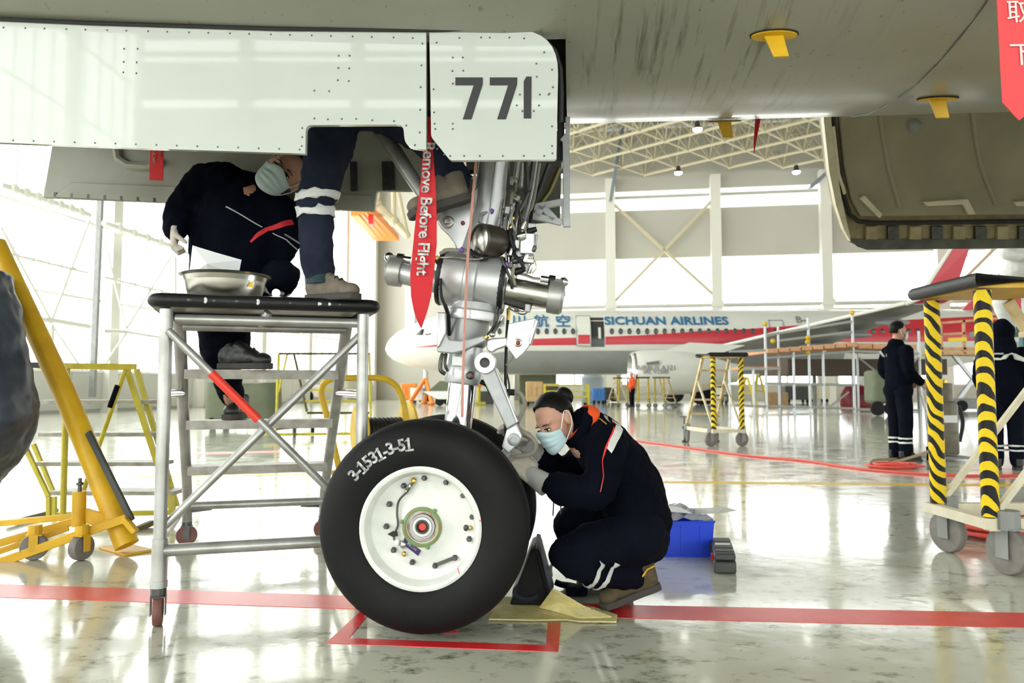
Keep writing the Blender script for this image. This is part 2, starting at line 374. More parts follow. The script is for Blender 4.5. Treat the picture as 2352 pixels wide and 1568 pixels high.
for i in range(1, len(cols) - 1):
    wn += 1
    fr = MB(); a, b = cols[i] + .38, cols[i + 1] - .38
    for lo, hi in bands:
        hbox(fr, a, b, -.02, .12, lo, lo + .06); hbox(fr, a, b, -.02, .12, hi - .06, hi)
        for k in range(1, 9):
            x = a + (b - a) * k / 9; hbox(fr, x - .03, x + .03, .05, .12, lo, hi)
    wf = struct(fr, 'window_%d' % wn, M['mull'], smooth=False)
    for lo, hi in bands:
        p = MB(); hbox(p, a, b, .13, .16, lo, hi); p.build('pane', M['paneB'], wf, smooth=False)
rail = MB(); hbox(rail, first, 84, -.95, -.75, zb(704, -.8), zb(700.5, -.8)); rail.build('crane_rail', M['panel'], BW, smooth=False)
for (i, j) in ((2, 3), (5, 6)):       # X bracing between columns
    a, b = cols[i], cols[j]
    for (s, t) in ((a, b), (b, a)):
        m_ = MB(); m_.bar(H(s + .2, -.6, zb(695)), H(t, -.6, zb(462)), .22, .22); m_.build('cross_brace', M['truss'], BW, smooth=False)
# left hangar door wall: tall frosted glazing on a grey panelled foot
lw = MB(); LV0, LV1 = -96, 0
hbox(lw, -.4, 0, LV0, LV1, 0, .12); hbox(lw, -.4, 0, LV0, LV1, 22, 24); hbox(lw, -.4, 0, -1.2, 0, 0, 24)
LWALL = struct(lw, 'wall_left', M['wall'], smooth=False)
k = 0
dv = 6.2
posts = [-1.2 - dv * i for i in range(0, 16)]
for i in range(len(posts) - 1):
    v1, v0 = posts[i], posts[i + 1]
    fr = MB()
    for z in (1.55, 4.3, 7.2, 10.2, 13.4, 16.8, 20, 21.9): hbox(fr, -.08, .08, v0, v1, z - .05, z + .05)
    for q in range(0, 5): x = v0 + (v1 - v0) * q / 5; hbox(fr, -.06, .06, x - .03, x + .03, 1.55, 22)
    wf = struct(fr, 'window_%d' % (wn + 1 + i), M['mull'], smooth=False)
    p = MB(); hbox(p, -.2, -.17, v0, v1, 1.5, 22); p.build('pane', M['paneL'], wf, smooth=False)
    m_ = MB(); hbox(m_, -.1, .35, v1 - .42, v1 + .12, 0, 22); m_.build('post', M['column'], LWALL, smooth=False)
    for q in range(3):
        x = v0 + (v1 - v0) * (q + .5) / 3; m_ = MB(); hbox(m_, -.12, .06, x - (v1 - v0) / 6 + .03, x + (v1 - v0) / 6 - .03, .1, 1.5); m_.build('foot_panel', M['panel'], LWALL, bevel=.02, smooth=False)
m_ = MB(); m_.bar(at(212, 912, 28.6), at(234, 440, 28.6) + V((0, 0, 6)), .19, .19); m_.build('dark_mast', M['mgrey'], LWALL, smooth=False)
# wind girders and rods standing just inside the glazing
def rod(a, b, r, nm='brace_rod', balls=0):
    m_ = MB(); a, b = V(a), V(b); m_.tube([a, b], r, 8)
    for i in range(1, balls): m_.ball(a.lerp(b, i / balls), r * 1.9, 8, 6)
    return m_.build(nm, M['truss'] if 0 else M['mull'], LWALL)
def lw_at(px, py, off=.8): return on(px, py, H(off, 0), HU)
rods = [((0, 424), (205, 494), .11, 8), ((238, 512), (420, 575), .11, 6), ((0, 578), (200, 626), .05, 6), ((238, 636), (400, 676), .05, 5),
        ((0, 520), (115, 735), .06, 0), ((205, 505), (118, 735), .06, 0), ((0, 712), (118, 738), .09, 0), ((118, 735), (205, 750), .09, 0), ((236, 760), (290, 762), .08, 0), ((290, 762), (370, 775), .06, 0),
        ((118, 745), (190, 850), .04, 0), ((290, 765), (232, 850), .05, 0), ((238, 545), (290, 755), .05, 0), ((290, 755), (395, 585), .05, 0), ((118, 745), (116, 850), .10, 0), ((400, 590), (400, 700), .12, 0), ((350, 470), (400, 570), .03, 0), ((0, 800), (100, 850), .04, 0)]
for a, b, r, n in rods: rod(lw_at(*a), lw_at(*b), r, balls=n)
# right and front walls (front wall stands behind the photographer and carries window bands)
rw = MB(); hbox(rw, 85, 85.4, -96, 1, 0, 2); hbox(rw, 85, 85.4, -96, 1, 9, 24); struct(rw, 'wall_right', M['wall'], smooth=False)
for i in range(6):
    p = MB(); hbox(p, 85.1, 85.15, -96 + 16 * i + .3, -80 + 16 * i - .3, 2, 9); struct(p, 'window_%d' % (40 + i), M['paneF'], smooth=False)
FV = -96
fb = [(1.2, 11.6), (16.5, 17.0), (19.15, 19.45), (19.75, 20.45)]  # lowest tall band is added, out of view, for frontal light
fwz = [0] + [q for b in fb for q in b] + [24]; fwl = MB()
for i in range(0, len(fwz), 2): hbox(fwl, -2, 86, FV - .4, FV, fwz[i], fwz[i + 1])
FWALL = struct(fwl, 'wall_front', M['wall'], smooth=False)
for i in range(14):
    a = -1 + i * 6.2; m_ = MB(); hbox(m_, a - .35, a + .35, FV, FV + .5, 0, 24); m_.build('column', M['column'], FWALL, smooth=False)
    for lo, hi in fb:
        p = MB(); hbox(p, a + .35, a + 5.85, FV - .2, FV - .15, lo, hi); struct(p, 'window_%d' % (60 + i * 4 + fb.index((lo, hi))), M['paneF'], smooth=False)
# ceiling and space frame
ce = MB(); ce.box(H(42, -44, 21.6), (90, 106, .3), HM); CE = struct(ce, 'ceiling', M['roof'], smooth=False)
def RZ(p, z): q = V(p); q.z = z; return q
zb0, zt0 = 17.4, 20.2; gs = 2.83
webs = MB(); O = at(1300, 893, 60); O.z = 0
d1 = V((-1, 1, 0)).normalized(); d2 = V((1, 1, 0)).normalized()
def inside(p):
    r_ = p - HO; return 1 < r_.dot(HU) < 40 and -22 < r_.dot(HV) < -.3
for fam, (da, db, rad) in enumerate(((d1, d2, .11), (d2, d1, .07))):
    for i in range(-9, 12):
        seg = [O + db * (i * gs) + da * (gs * j) for j in range(-14, 15)]
        seg = [p for p in seg if inside(p)]
        if len(seg) > 1:
            c = MB(); c.tube([RZ(seg[0], zb0), RZ(seg[-1], zb0)], rad, 8); c.build('chord', M['truss'], CE)
            t = [p + (d1 + d2) * gs / 2 for p in seg]; c = MB(); c.tube([RZ(t[0], zt0), RZ(t[-1], zt0)], .07, 6); c.build('chord', M['truss'], CE)
for i in range(-14, 15):
    for j in range(-14, 15):
        p = O + d1 * (gs * i) + d2 * (gs * j)
        if inside(p):
            webs.ball(RZ(p, zb0), .14, 8, 6)
            for q in ((.5, .5), (-.5, .5), (.5, -.5), (-.5, -.5)): webs.tube([RZ(p, zb0), RZ(p + d1 * (gs * q[0]) + d2 * (gs * q[1]), zt0)], .055, 5, cap=False)
w_ = webs.build('truss_webs', M['truss'], CE); w_['kind'] = 'stuff'
for i in range(5):
    c = MB(); hbox(c, 0, 45, -3 - i * 4.6, -2.7 - i * 4.6, 20.9, 21.4); c.build('purlin', M['roof'], CE, smooth=False)
for a, b, r in (((1431, 285), (1402, 462), .22), ((1900, 395), (1860, 432), .25)):
    c = MB(); c.bar(at(*a, 56), at(*b, 56), r * 2, r); c.build('roof_strut', M['greyst'], CE, smooth=False)
for a, b, r in (((862, 470), (905, 508), .3), ((905, 508), (935, 540), .25), ((862, 470), (866, 432), .25), ((905, 508), (903, 430), .16), ((935, 540), (912, 430), .16)):
    c = MB(); c.tube([at(*a, 50), at(*b, 50)], r, 8); c.ball(at(*a, 50), r * 1.5, 8, 6); c.build('edge_truss', M['truss'], CE)
# orange crane girders over the corner
t = thing('crane_girder', 'orange ribbed crane girder high in the far corner above the left glazing', 'crane', at(880, 545, 52))
for k in range(4):
    m_ = MB(); a = at(815 + k * 9, 487 - k * 3, 47) ; b = at(866 + k * 14, 546, 58); m_.bar(a, b, .55, .45); m_.build('girder', M['orangep'], t, smooth=False)
m_ = MB(); m_.bar(at(852, 488, 48), at(853, 515, 48), .35, .3); m_.build('hoist', M['redp'], t, smooth=False)
# ceiling lamps
for i, (px, py) in enumerate(((1602, 296), (1558, 396), (1829, 394), (1292, 402), (1290, 300))):
    Y = 1750 * 15.3 / (893 - py); Y = min(Y, 55); p = at(px, py, Y)
    lb = ['lit round ceiling lamp under the roof truss, left of the orange belly antenna', 'lit round ceiling lamp above the far window with the cross brace', 'lit round ceiling lamp beside the open cargo door edge', 'lit round ceiling lamp seen behind the gear link bar, lower one', 'lit round ceiling lamp seen behind the gear link bar, upper one'][i]
    t = thing('ceiling_lamp', lb, 'lamp', p, group='lit lamps under the hangar roof')
    m_ = MB(); m_.lathe([(.02, .5), (.14, .45), (.17, .18), (.3, .0)], p, (0, 0, 1), 12); m_.build('lamp_housing', M['dsteel'], t)
    m_ = MB(); m_.ball(p - V((0, 0, .02)), (.28, .28, .17), 10, 6); m_.build('bulb', M['bulb'], t)

# ------------------------------------------------------------------ the airliner overhead
TA = R(4.5); AS = V((cos(TA), -sin(TA), 0)); AW = V((sin(TA), cos(TA), 0)); AG = V((-.30, 3.03, 0))
def A(s, w, z): return AG + AS * s + AW * w + V((0, 0, z))
def g(px, py, w=0): return on(px, py, AG + AW * w, AW)
def belly_bottom(s): return 2.06 if s > .3 else 2.06 + .05 * (.3 - s) + .012 * (.3 - s) ** 2
RB = 2.02
air = thing('airliner', 'pale grey airliner fuselage belly overhead with white gear doors marked 771', 'airplane', A(0, 0, 2.06), -TA)
fus = MB(); ss = [-7.5, -7.2, -6.5, -5.5, -4.5, -3.6, -2.8, -2.3, -1.98, -1.5, -1, -.5, 0, .3, .52, .8, 1.2, 1.8, 2.5, 3.5, 5, 7, 9.5]
ws = [-.42, -.2, 0, .2, .42]; sec = []
for s_ in ss:
    rr = RB * (1 if s_ > -1 else max(.03, sqrt(max(0, 1 - ((-1 - s_) / 6.6) ** 2.2))))
    zb_ = belly_bottom(max(s_, -4)) if s_ > -4 else belly_bottom(-4) + (-4 - s_) * .14
    zc = zb_ + rr
    a = [asin(min(.99, w * min(1, rr / RB) / rr)) for w in ws]
    k = 22; al = [-pi + (a[0] + pi) * i / k for i in range(k)] + a + [a[-1] + (pi - a[-1]) * (i + 1) / k for i in range(k - 1)]
    sec.append([A(s_, rr * sin(t), zc - rr * cos(t)) for t in al])
n = len(sec[0]); vs = [p for q in sec for p in q]; fs = []
for i in range(len(ss) - 1):
    for j in range(n):
        hole = -1.99 < ss[i] < .5 and 22 <= j < 26
        if not hole: fs.append((i * n + j, i * n + (j + 1) % n, (i + 1) * n + (j + 1) % n, (i + 1) * n + j))
fs += [tuple(range(n)), tuple((len(ss) - 1) * n + j for j in range(n))]
fus.add(vs, fs); fo = fus.build('fuselage_skin', M['belly'], air, ang=50)
seam = MB()
for px0, py0, px1, py1 in ((2275, -10, 2150, 148),):
    pass
def belly_hit(px, py):
    d = ray(px, py); c = V((0, 0, CAMZ)) - AG; ow, oz = c.dot(AW), c.z - (2.06 + RB); dw, dz = d.dot(AW), d.z
    a, b, k = dw * dw + dz * dz, 2 * (ow * dw + oz * dz), ow * ow + oz * oz - RB * RB; D = b * b - 4 * a * k
    t = (-b - sqrt(max(D, 0))) / (2 * a); return V((0, 0, CAMZ)) + d * t
def belly_n(p):
    q = p - AG; v = AW * q.dot(AW) + V((0, 0, q.z - 2.06 - RB)); return v.normalized()
pts = [belly_hit(2276 + (2030 - 2276) * t, -12 + (262 + 12) * t) for t in [i / 10 for i in range(11)]]
pts = []
s0 = (belly_hit(2276, -10) - AG).dot(AS)
seam.tube([A(s0, RB * sin(t), 2.06 + RB - (RB + .0005) * cos(t)) for t in [-1.2 + i * .08 for i in range(21)]], .0025, 5); seam.build('skin_joint', M['dsteel'], air)
# wheel bay: dark box cut into the belly
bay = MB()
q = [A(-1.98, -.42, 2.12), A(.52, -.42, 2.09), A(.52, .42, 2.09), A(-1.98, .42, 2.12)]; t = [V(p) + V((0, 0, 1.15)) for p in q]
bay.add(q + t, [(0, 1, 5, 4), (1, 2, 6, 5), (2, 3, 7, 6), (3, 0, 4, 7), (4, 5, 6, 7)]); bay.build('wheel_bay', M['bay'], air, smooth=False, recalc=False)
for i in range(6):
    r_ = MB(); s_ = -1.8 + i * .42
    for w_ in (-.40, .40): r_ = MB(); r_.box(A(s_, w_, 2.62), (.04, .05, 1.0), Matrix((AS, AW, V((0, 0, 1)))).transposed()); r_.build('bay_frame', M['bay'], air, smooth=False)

def aprism(poly, w, th, lo=0):      # polygon given as (s, z) on the plane w
    return [A(s_, w, z_) for s_, z_ in poly], AW
def rounded(pts, seg=5):             # pts: (s, z, r)
    out = []; m = len(pts)
    for i, (x, y, r) in enumerate(pts):
        if r == 0: out.append((x, y)); continue
        p = V((x, y)); a = (V(pts[i - 1][:2]) - p).normalized(); b = (V(pts[(i + 1) % m][:2]) - p).normalized()
        s_, e_ = p + a * r, p + b * r
        for k in range(seg + 1):
            t = k / seg; q = s_.lerp(p, t).lerp(p.lerp(e_, t), t); out.append((q.x, q.y))
    return out
doorp = rounded([(-1.985, 2.262, 0), (-1.2, 2.196, 0), (-.5, 2.148, 0), (.035, 2.123, 0), (.038, 1.706, 0), (-.037, 1.715, .04), (-.043, 1.797, .025), (-.39, 1.804, .02), (-.391, 1.702, 0), (-1.0, 1.737, 0), (-1.98, 1.80, 0)])
d = MB(); P_, N_ = aprism(doorp, -.44, .02); d.prism(P_, .02, AW); door = d.build('gear_door', M['white'], air, smooth=False)
door['label'] = 'long white forward gear door with a notch at its lower corner'
riv = MB()
def rivet_px(mb, px, py, w, r=.0036): c = g(px, py, w); mb.lathe([(r, 0), (r * .8, -.0012)], c, AW, 8)
for x in range(8, 960, 47): rivet_px(riv, x + (3 if x % 2 else 0), 63 + x * .0255, -.4405)
for x in range(30, 700, 47): rivet_px(riv, x, 321 + x * .0325, -.4405)
for x, y in ((285, 112), (316, 112), (284, 142), (314, 143), (283, 166), (313, 168), (778, 128), (803, 128), (777, 156), (802, 157), (776, 184), (801, 186), (722, 208), (756, 209), (722, 272), (753, 274), (785, 273), (818, 273), (855, 276), (905, 278), (694, 294), (694, 315), (693, 335), (968, 150), (966, 200), (965, 252), (964, 304), (933, 288), (953, 333), (970, 100)): rivet_px(riv, x, y, -.4405)
riv_ = riv.build('rivets', M['dsteel'], door); riv_['kind'] = 'stuff'
dl = MB(); dl.prism([A(s_, -.419, z_) for s_, z_ in ((-1.95, 1.85), (-.42, 1.76), (-.42, 2.11), (-1.95, 2.2))], .02, AW); dl.build('inner_frame', M['doorin'], door, smooth=False)
# short rear door on the leg, marked 771
sd = rounded([(.046, 2.123, 0), (.498, 2.118, .16), (.487, 1.66, .012), (.122, 1.666, .01), (.055, 1.75, .01)], 8)
d = MB(); d.prism([A(s_, -.44, z_) for s_, z_ in sd], .02, AW); sdoor = d.build('leg_door', M['white'], air, smooth=False)
sdoor['label'] = 'small white rear gear door with black number 771'
nb = MB()
for dx in (0, 79):
    nb.prism([g(x + dx, y, -.4405) for x, y in ((1046, 178), (1109, 178), (1109, 193), (1083, 274), (1063, 274), (1088, 196), (1046, 196))], -.0015, AW)
nb.prism([g(x, y, -.4405) for x, y in ((1203, 187), (1209, 176), (1221, 176), (1220, 272), (1203, 272))], -.0015, AW); nb.build('numerals', M['blackp'], sdoor, smooth=False)
riv = MB()
for x, y in ((1003, 98), (1055, 87), (1105, 86), (1125, 86), (1170, 86), (1204, 88), (1250, 120), (1268, 160), (1040, 132), (1063, 132), (1039, 163), (1064, 162), (1040, 192), (1270, 200), (1262, 215), (996, 205), (997, 258), (998, 284), (1000, 296), (1040, 284), (1040, 296), (1004, 342), (1020, 355), (1034, 358), (1066, 358), (1102, 358), (1155, 358), (1203, 358), (1250, 358), (1268, 335), (1269, 352), (1268, 290), (1232, 146), (1233, 176), (1194, 217), (1240, 217), (1260, 217), (1187, 242), (1238, 242), (1200, 255), (1226, 255)): rivet_px(riv, x, y, -.4405)
riv_ = riv.build('rivets', M['dsteel'], sdoor); riv_['kind'] = 'stuff'
sl = MB(); sl.tube([g(x, y, -.40) for x, y in ((1225, 78), (1250, 90), (1275, 118), (1287, 160), (1289, 215), (1288, 280))], .009, 8); sl.build('door_seal', M['darkstrip'], air)
sl = MB(); sl.tube([A(-2, -.445, 2.267), A(-1.2, -.445, 2.201), A(-.5, -.445, 2.153), A(.04, -.445, 2.128), A(.40, -.445, 2.12)], .007, 6); sl.build('hinge_strip', M['darkstrip'], air)
# starboard doors: inner faces seen beyond
fd = rounded([(-1.93, 2.22, 0), (-.04, 2.10, 0), (-.04, 1.70, 0), (-.16, 1.70, .03), (-.165, 1.79, .02), (-.36, 1.795, .01), (-.373, 1.70, 0), (-1.99, 1.797, 0)])
d = MB(); d.prism([A(s_, .42, z_) for s_, z_ in fd], .025, AW); fdo = d.build('gear_door', M['doorin'], air, smooth=False, bevel=.004); fdo['label'] = 'far forward gear door showing its grey inner face'
d = MB(); d.prism([g(x, y, .405) for x, y in ((165, 418), (420, 428), (850, 448), (856, 484), (120, 452))], .014, AW); d.build('stiffener', M['doorin'], fdo, bevel=.004)
d = MB(); d.tube([g(x, y, .412) for x, y in ((268, 340), (272, 365), (295, 380), (340, 383), (370, 372))], .022, 8); d.build('stiffener_ring', M['doorin'], fdo)
d = MB()
for i in range(16): c = g(128 + i * 38, 447 + i * 2.1, .41); d.box(c, (.012, .012, .02))
d.build('edge_fasteners', M['dsteel'], fdo)['kind'] = 'stuff'
for x in (885, 898, 812):
    d = MB(); d.bar(g(x, 372, .39), g(x + 2, 438, .39), .018, .03); d.build('hinge_arm', M['dsteel'], fdo)
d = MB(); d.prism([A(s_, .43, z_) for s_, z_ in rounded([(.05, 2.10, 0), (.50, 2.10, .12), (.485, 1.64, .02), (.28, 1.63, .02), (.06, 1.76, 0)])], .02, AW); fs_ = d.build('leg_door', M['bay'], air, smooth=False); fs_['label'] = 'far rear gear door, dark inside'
d = MB(); d.tube([g(1285, 385, .38), g(1262, 440, .38), g(1240, 470, .36)], .012, 8); d.build('olive_pipe', M['olive'], air)
# orange blade antennas and a bare drain on the belly
for i, (px, py, k) in enumerate(((1778, 80, 1), (2154, 226, .95), (1664, 277, .95))):
    p = belly_hit(px, py); nn = belly_n(p); x_ = AS; y_ = nn.cross(x_).normalized()
    m_ = MB(); m_.prism([p + x_ * (.078 * cos(a)) + y_ * (.028 * sin(a)) - nn * .001 for a in [2 * pi * j / 20 for j in range(20)]], .008, nn); an = m_.build('antenna', M['amber'], air); an['label'] = 'orange blade antenna on the belly'
    down = (nn * .9 + V((0, 0, -.3))).normalized(); L_ = .085 * k
    m_ = MB(); a_ = [p - x_ * .036, p + x_ * .03, p + x_ * .045 + down * L_, p - x_ * .006 + down * L_]; m_.prism([q - y_ * .005 for q in a_], .01, y_); m_.build('blade', M['amber'], an, bevel=.003)
    m_ = MB(); m_.prism([p + x_ * (.083 * cos(a)) + y_ * (.033 * sin(a)) for a in [2 * pi * j / 20 for j in range(20)]], .003, nn); m_.build('gasket', M['darkstrip'], an)
# open cargo door on the far side
CN = V((0, 1.3, .5)).normalized(); CO = V((0, 5.5, 1.9))
def cp(px, py, off=0): return on(px, py, CO - CN * off, CN)
out_ = [(1884, 190), (1886, 278), (1898, 390), (1914, 470), (1932, 525), (1950, 555), (1985, 572), (2540, 566), (2580, 480), (2590, 190)]
m_ = MB(); m_.prism([cp(x, y) for x, y in out_], .03, CN); cdo = m_.build('cargo_door', M['primer'], air, smooth=False); cdo['label'] = 'open cargo door hanging on the far side, beige lined inside'
m_ = MB(); rim = [(1884, 190), (1886, 278), (1898, 390), (1914, 470), (1932, 525), (1947, 552)]; inn = [(1946, 540), (1938, 505), (1924, 440), (1913, 370), (1903, 278), (1900, 190)]
m_.prism([cp(x, y) for x, y in rim + inn], -.05, CN); m_.build('door_edge', M['cream'], cdo, smooth=False)
m_ = MB(); m_.tube([cp(x, y, .03) for x, y in [(1912, 190), (1914, 278), (1926, 380), (1940, 455), (1952, 492), (1972, 508), (2010, 512), (2200, 510), (2540, 506)]], .016, 8); m_.build('seal', M['darkstrip'], cdo)
m_ = MB(); m_.prism([cp(x, y, .0) for x, y in ((1922, 190), (1924, 278), (1934, 380), (1950, 455), (1972, 496), (2540, 490), (2560, 190))], -.035, CN); m_.build('liner', M['cargo'], cdo, bevel=.01)
for pts in ([(2018, 190), (2024, 280), (2040, 380), (2065, 475)], [(2228, 190), (2235, 280), (2253, 380), (2287, 470)], [(2440, 190), (2452, 290), (2480, 470)]):
    m_ = MB(); m_.tube([cp(x, y, .038) for x, y in spline([(a, b, 0) for a, b in pts], 5) and [(v.x, v.y) for v in spline([(a, b, 0) for a, b in pts], 5)]], .014, 8); m_.build('rib', M['cargo'], cdo)
m_ = MB(); m_.tube([cp(x, y, .045) for x, y in ((1914, 290), (1926, 400), (1936, 430), (1940, 445))], .012, 8); m_.build('cable', M['cream'], cdo)
for pts in ([(2115, 462), (2217, 455), (2235, 490), (2220, 492), (2208, 468), (2125, 472)], [(2322, 462), (2420, 455), (2440, 490), (2424, 490), (2410, 468), (2330, 472)], [(1972, 455), (1981, 447), (2022, 490), (2016, 500)]):
    m_ = MB(); m_.prism([cp(x, y, .034) for x, y in pts], -.04, CN); m_.build('handle_frame', M['cream'], cdo, bevel=.006)
for x in range(1985, 2540, 50):
    m_ = MB(); m_.prism([cp(a, b, 0) for a, b in ((x, 518), (x + 26, 518), (x + 26, 548), (x, 548))], -.035, CN); m_.build('latch', M['primer'] if (x // 50) % 2 else M['dsteel'], cdo, bevel=.004)
m_ = MB(); m_.prism([cp(x, y, .0) for x, y in ((1950, 548), (1968, 566), (1990, 573), (2540, 567), (2545, 548))], -.012, CN); m_.build('lower_edge', M['bay'], cdo, smooth=False)
m_ = MB(); m_.lathe([(.001, 0), (.05, .0), (.03, -.08), (.012, -.1)], cp(2098, 288, .03), CN, 12); m_.build('door_fitting', M['mgrey'], cdo)
# streamers
def streamer(name, label, pts_l, pts_r, mt, n, th=.003):
    m_ = MB(); L = [V(p) for p in pts_l]; Rr = [V(p) for p in pts_r]; m = len(L); e = n * th
    vs = L + Rr + [p + e for p in L] + [p + e for p in Rr]; fs = []
    for i in range(m - 1): fs += [(i, i + 1, m + i + 1, m + i), (2 * m + i, 3 * m + i, 3 * m + i + 1, 2 * m + i + 1), (i, 2 * m + i, 2 * m + i + 1, i + 1), (m + i, m + i + 1, 3 * m + i + 1, 3 * m + i)]
    fs += [(0, m, 3 * m, 2 * m), (m - 1, 3 * m - 1 + 0, 4 * m - 1, 2 * m - 1)][:1]; m_.add(vs, fs); return props(m_.build(name, mt), label, 'streamer')
sl_ = [(975, 268), (973, 330), (966, 420), (955, 500), (948, 570), (942, 630), (944, 680), (950, 712), (958, 736), (966, 752)]
sr_ = [(992, 268), (993, 330), (1000, 420), (1003, 500), (1003, 560), (998, 610), (990, 680), (982, 712), (974, 736), (968, 753)]
st = streamer('warning_streamer', 'long red streamer reading Remove Before Flight hanging by the strut', [g(*p, -.26) for p in sl_], [g(*p, -.255) for i, p in enumerate(sr_)], M['red'], AW)
m_ = MB(); o_ = g(977, 478, -.266); up_ = (g(1003, 474, -.264) - g(973, 470, -.264)).normalized(); rt = (g(966, 620, -.264) - g(978, 400, -.264)).normalized()
glyphs(m_, 'Remove Before Flight', .060, frame_m(o_ + AW * 0, rt, up_), .0008, .95, .0012); m_.build('lettering', M['letterw'], st, smooth=False)
nn = V((0, 1, 0))
st = streamer('warning_streamer', 'wide red streamer with white characters hanging at the upper right corner', [at(x, y, 2.2) for x, y in ((2284, -70), (2290, 0), (2297, 130), (2303, 235), (2340, 275))], [at(x, y, 2.2) for x, y in ((2395, -70), (2395, 0), (2392, 130), (2392, 235), (2342, 276))], M['pinkred'], nn)
for s_, y in (('取', 30), ('下', 128)): m_ = MB(); glyphs(m_, s_, .075, frame_m(at(2338 + y * .07, y, 2.196), (1, 0, .02), (0, 0, 1)), .0008); m_.build('character', M['letterr'], st, smooth=False)
st = streamer('warning_tag', 'short bright red tag with white letters hanging against the far gear door', [g(x, y, .30) for x, y in ((345, 300), (345, 345), (344, 380), (343, 413))], [g(x, y, .30) for x, y in ((376, 300), (376, 345), (375, 380), (374, 415))], mat('bright_red', (.85, .02, .025), .5), AW)
m_ = MB(); glyphs(m_, 'FLIGHT', .022, frame_m(g(353, 358, .297), (0, 0, -1), AS), .0008); glyphs(m_, 'BEFORE', .018, frame_m(g(367, 348, .297), (0, 0, -1), AS), .0008); m_.build('lettering', M['letterw'], st, smooth=False)
st = streamer('warning_ribbon', 'thin dark red ribbon hanging from the belly edge beside the orange antenna', [at(x, y, 4.1) for x, y in ((1735, 270), (1733, 300), (1731, 330), (1732, 350))], [at(x, y, 4.1) for x, y in ((1748, 270), (1742, 300), (1736, 330), (1733, 352))], M['red'], nn)

# ------------------------------------------------------------------ nose landing gear
gear = thing('nose_landing_gear', 'silver nose landing gear leg with steering cylinders, lamp and torque links', 'landing gear', AG + V((0, 0, .38)), -TA)
def P(nm, mb, m, **k): return mb.build(nm, M[m], gear, **k)
def gt(nm, m, pts, r, n=12, w=0, sp=0, par=None):
    q = [g(p[0], p[1], p[2] if len(p) > 2 else w) for p in pts]
    if sp: q = spline(q, sp)
    mb = MB(); mb.tube(q, r, n); return mb.build(nm, M[m], par or gear)
AX = g(977, 1203, -.24); sax = (AX - AG).dot(AS); AXC = A(sax, 0, AX.z)
gt('piston', 'chrome', [(1048, 1010), (1066, 850)], .056, 28)
m_ = MB(); a_, b_ = g(1060, 882), g(1083, 700); ax = (b_ - a_).normalized(); L_ = (b_ - a_).length
m_.lathe([(.058, 0), (.068, .002), (.072, .01), (.072, .07), (.068, .076), (.067, .15), (.074, .155), (.080, .165), (.080, L_ - .06), (.084, L_ - .05), (.084, L_)], a_, ax, 36); P('cylinder', m_, 'gear')
sb = (g(1162, 657) - g(1013, 635)).normalized(); bc = g(1087, 646)
m_ = MB(); m_.lathe([(.09, -.135), (.108, -.13), (.113, -.118), (.113, .115), (.108, .13), (.09, .135)], bc, sb, 40); P('steering_barrel', m_, 'gear')
m_ = MB(); m_.lathe([(.113, -.028), (.124, -.022), (.124, .022), (.113, .028)], bc, sb, 40); P('barrel_rib', m_, 'gear')
for s_ in (-1, 1):
    m_ = MB(); m_.lathe([(.10, -.012), (.112, -.011), (.116, 0), (.112, .011), (.10, .012)], bc + sb * (s_ * .122), sb, 32); P('sealing_ring', m_, 'black')
m_ = MB(); m_.lathe([(.113, -.01), (.115, 0), (.112, .025), (.10, .032), (.094, .06)], g(1090, 732), ax, 36); P('flange', m_, 'gear')
m_ = MB(); u_ = g(1096, 585); m_.tube([g(1090, 625), g(1103, 560), g(1122, 480), g(1134, 370), g(1150, 230), g(1165, 100)], [.085, .074, .064, .059, .058, .058], 28); P('upper_leg', m_, 'gear')
gt('leg_seam', 'galu', [(1140, 370, -.06), (1126, 480, -.066), (1112, 545, -.07)], .004, 6)
m_ = MB(); m_.prism([g(x, y, -.045) for x, y in ((1100, 425), (1060, 455), (1020, 478), (1004, 490), (1003, 508), (1012, 524), (1030, 540), (1043, 558), (1052, 585), (1105, 590))], .05, AW); P('gusset', m_, 'gear', bevel=.008)
m_ = MB(); m_.lathe([(.024, 0), (.024, -.008), (.02, -.012), (.012, -.012), (.011, -.004)], g(1030, 511, -.046), AW, 20); P('gusset_bolt', m_, 'steel')
m_ = MB(); m_.box(g(1030, 511, -.058), (.03, .004, .006)); P('bolt_slot', m_, 'galu')
m_ = MB(); m_.ball(g(1063, 512, -.048), .009, 10, 6); P('rivet', m_, 'redrivet')
m_ = MB(); m_.ball(g(1088, 402, -.09), (.016, .012, .014), 10, 6); m_.cyl(g(1082, 395, -.06), g(1090, 405, -.09), .009, 10); P('fitting', m_, 'chrome')
gt('drag_strut', 'alu', [(845, 262, .1), (870, 300, .05), (905, 345, .0), (996, 482, -.06)], [.026, .03, .031, .026], 20)
m_ = MB(); m_.lathe([(.03, -.02), (.03, .02)], g(1000, 488, -.05), AW, 16); P('strut_lug', m_, 'alu')
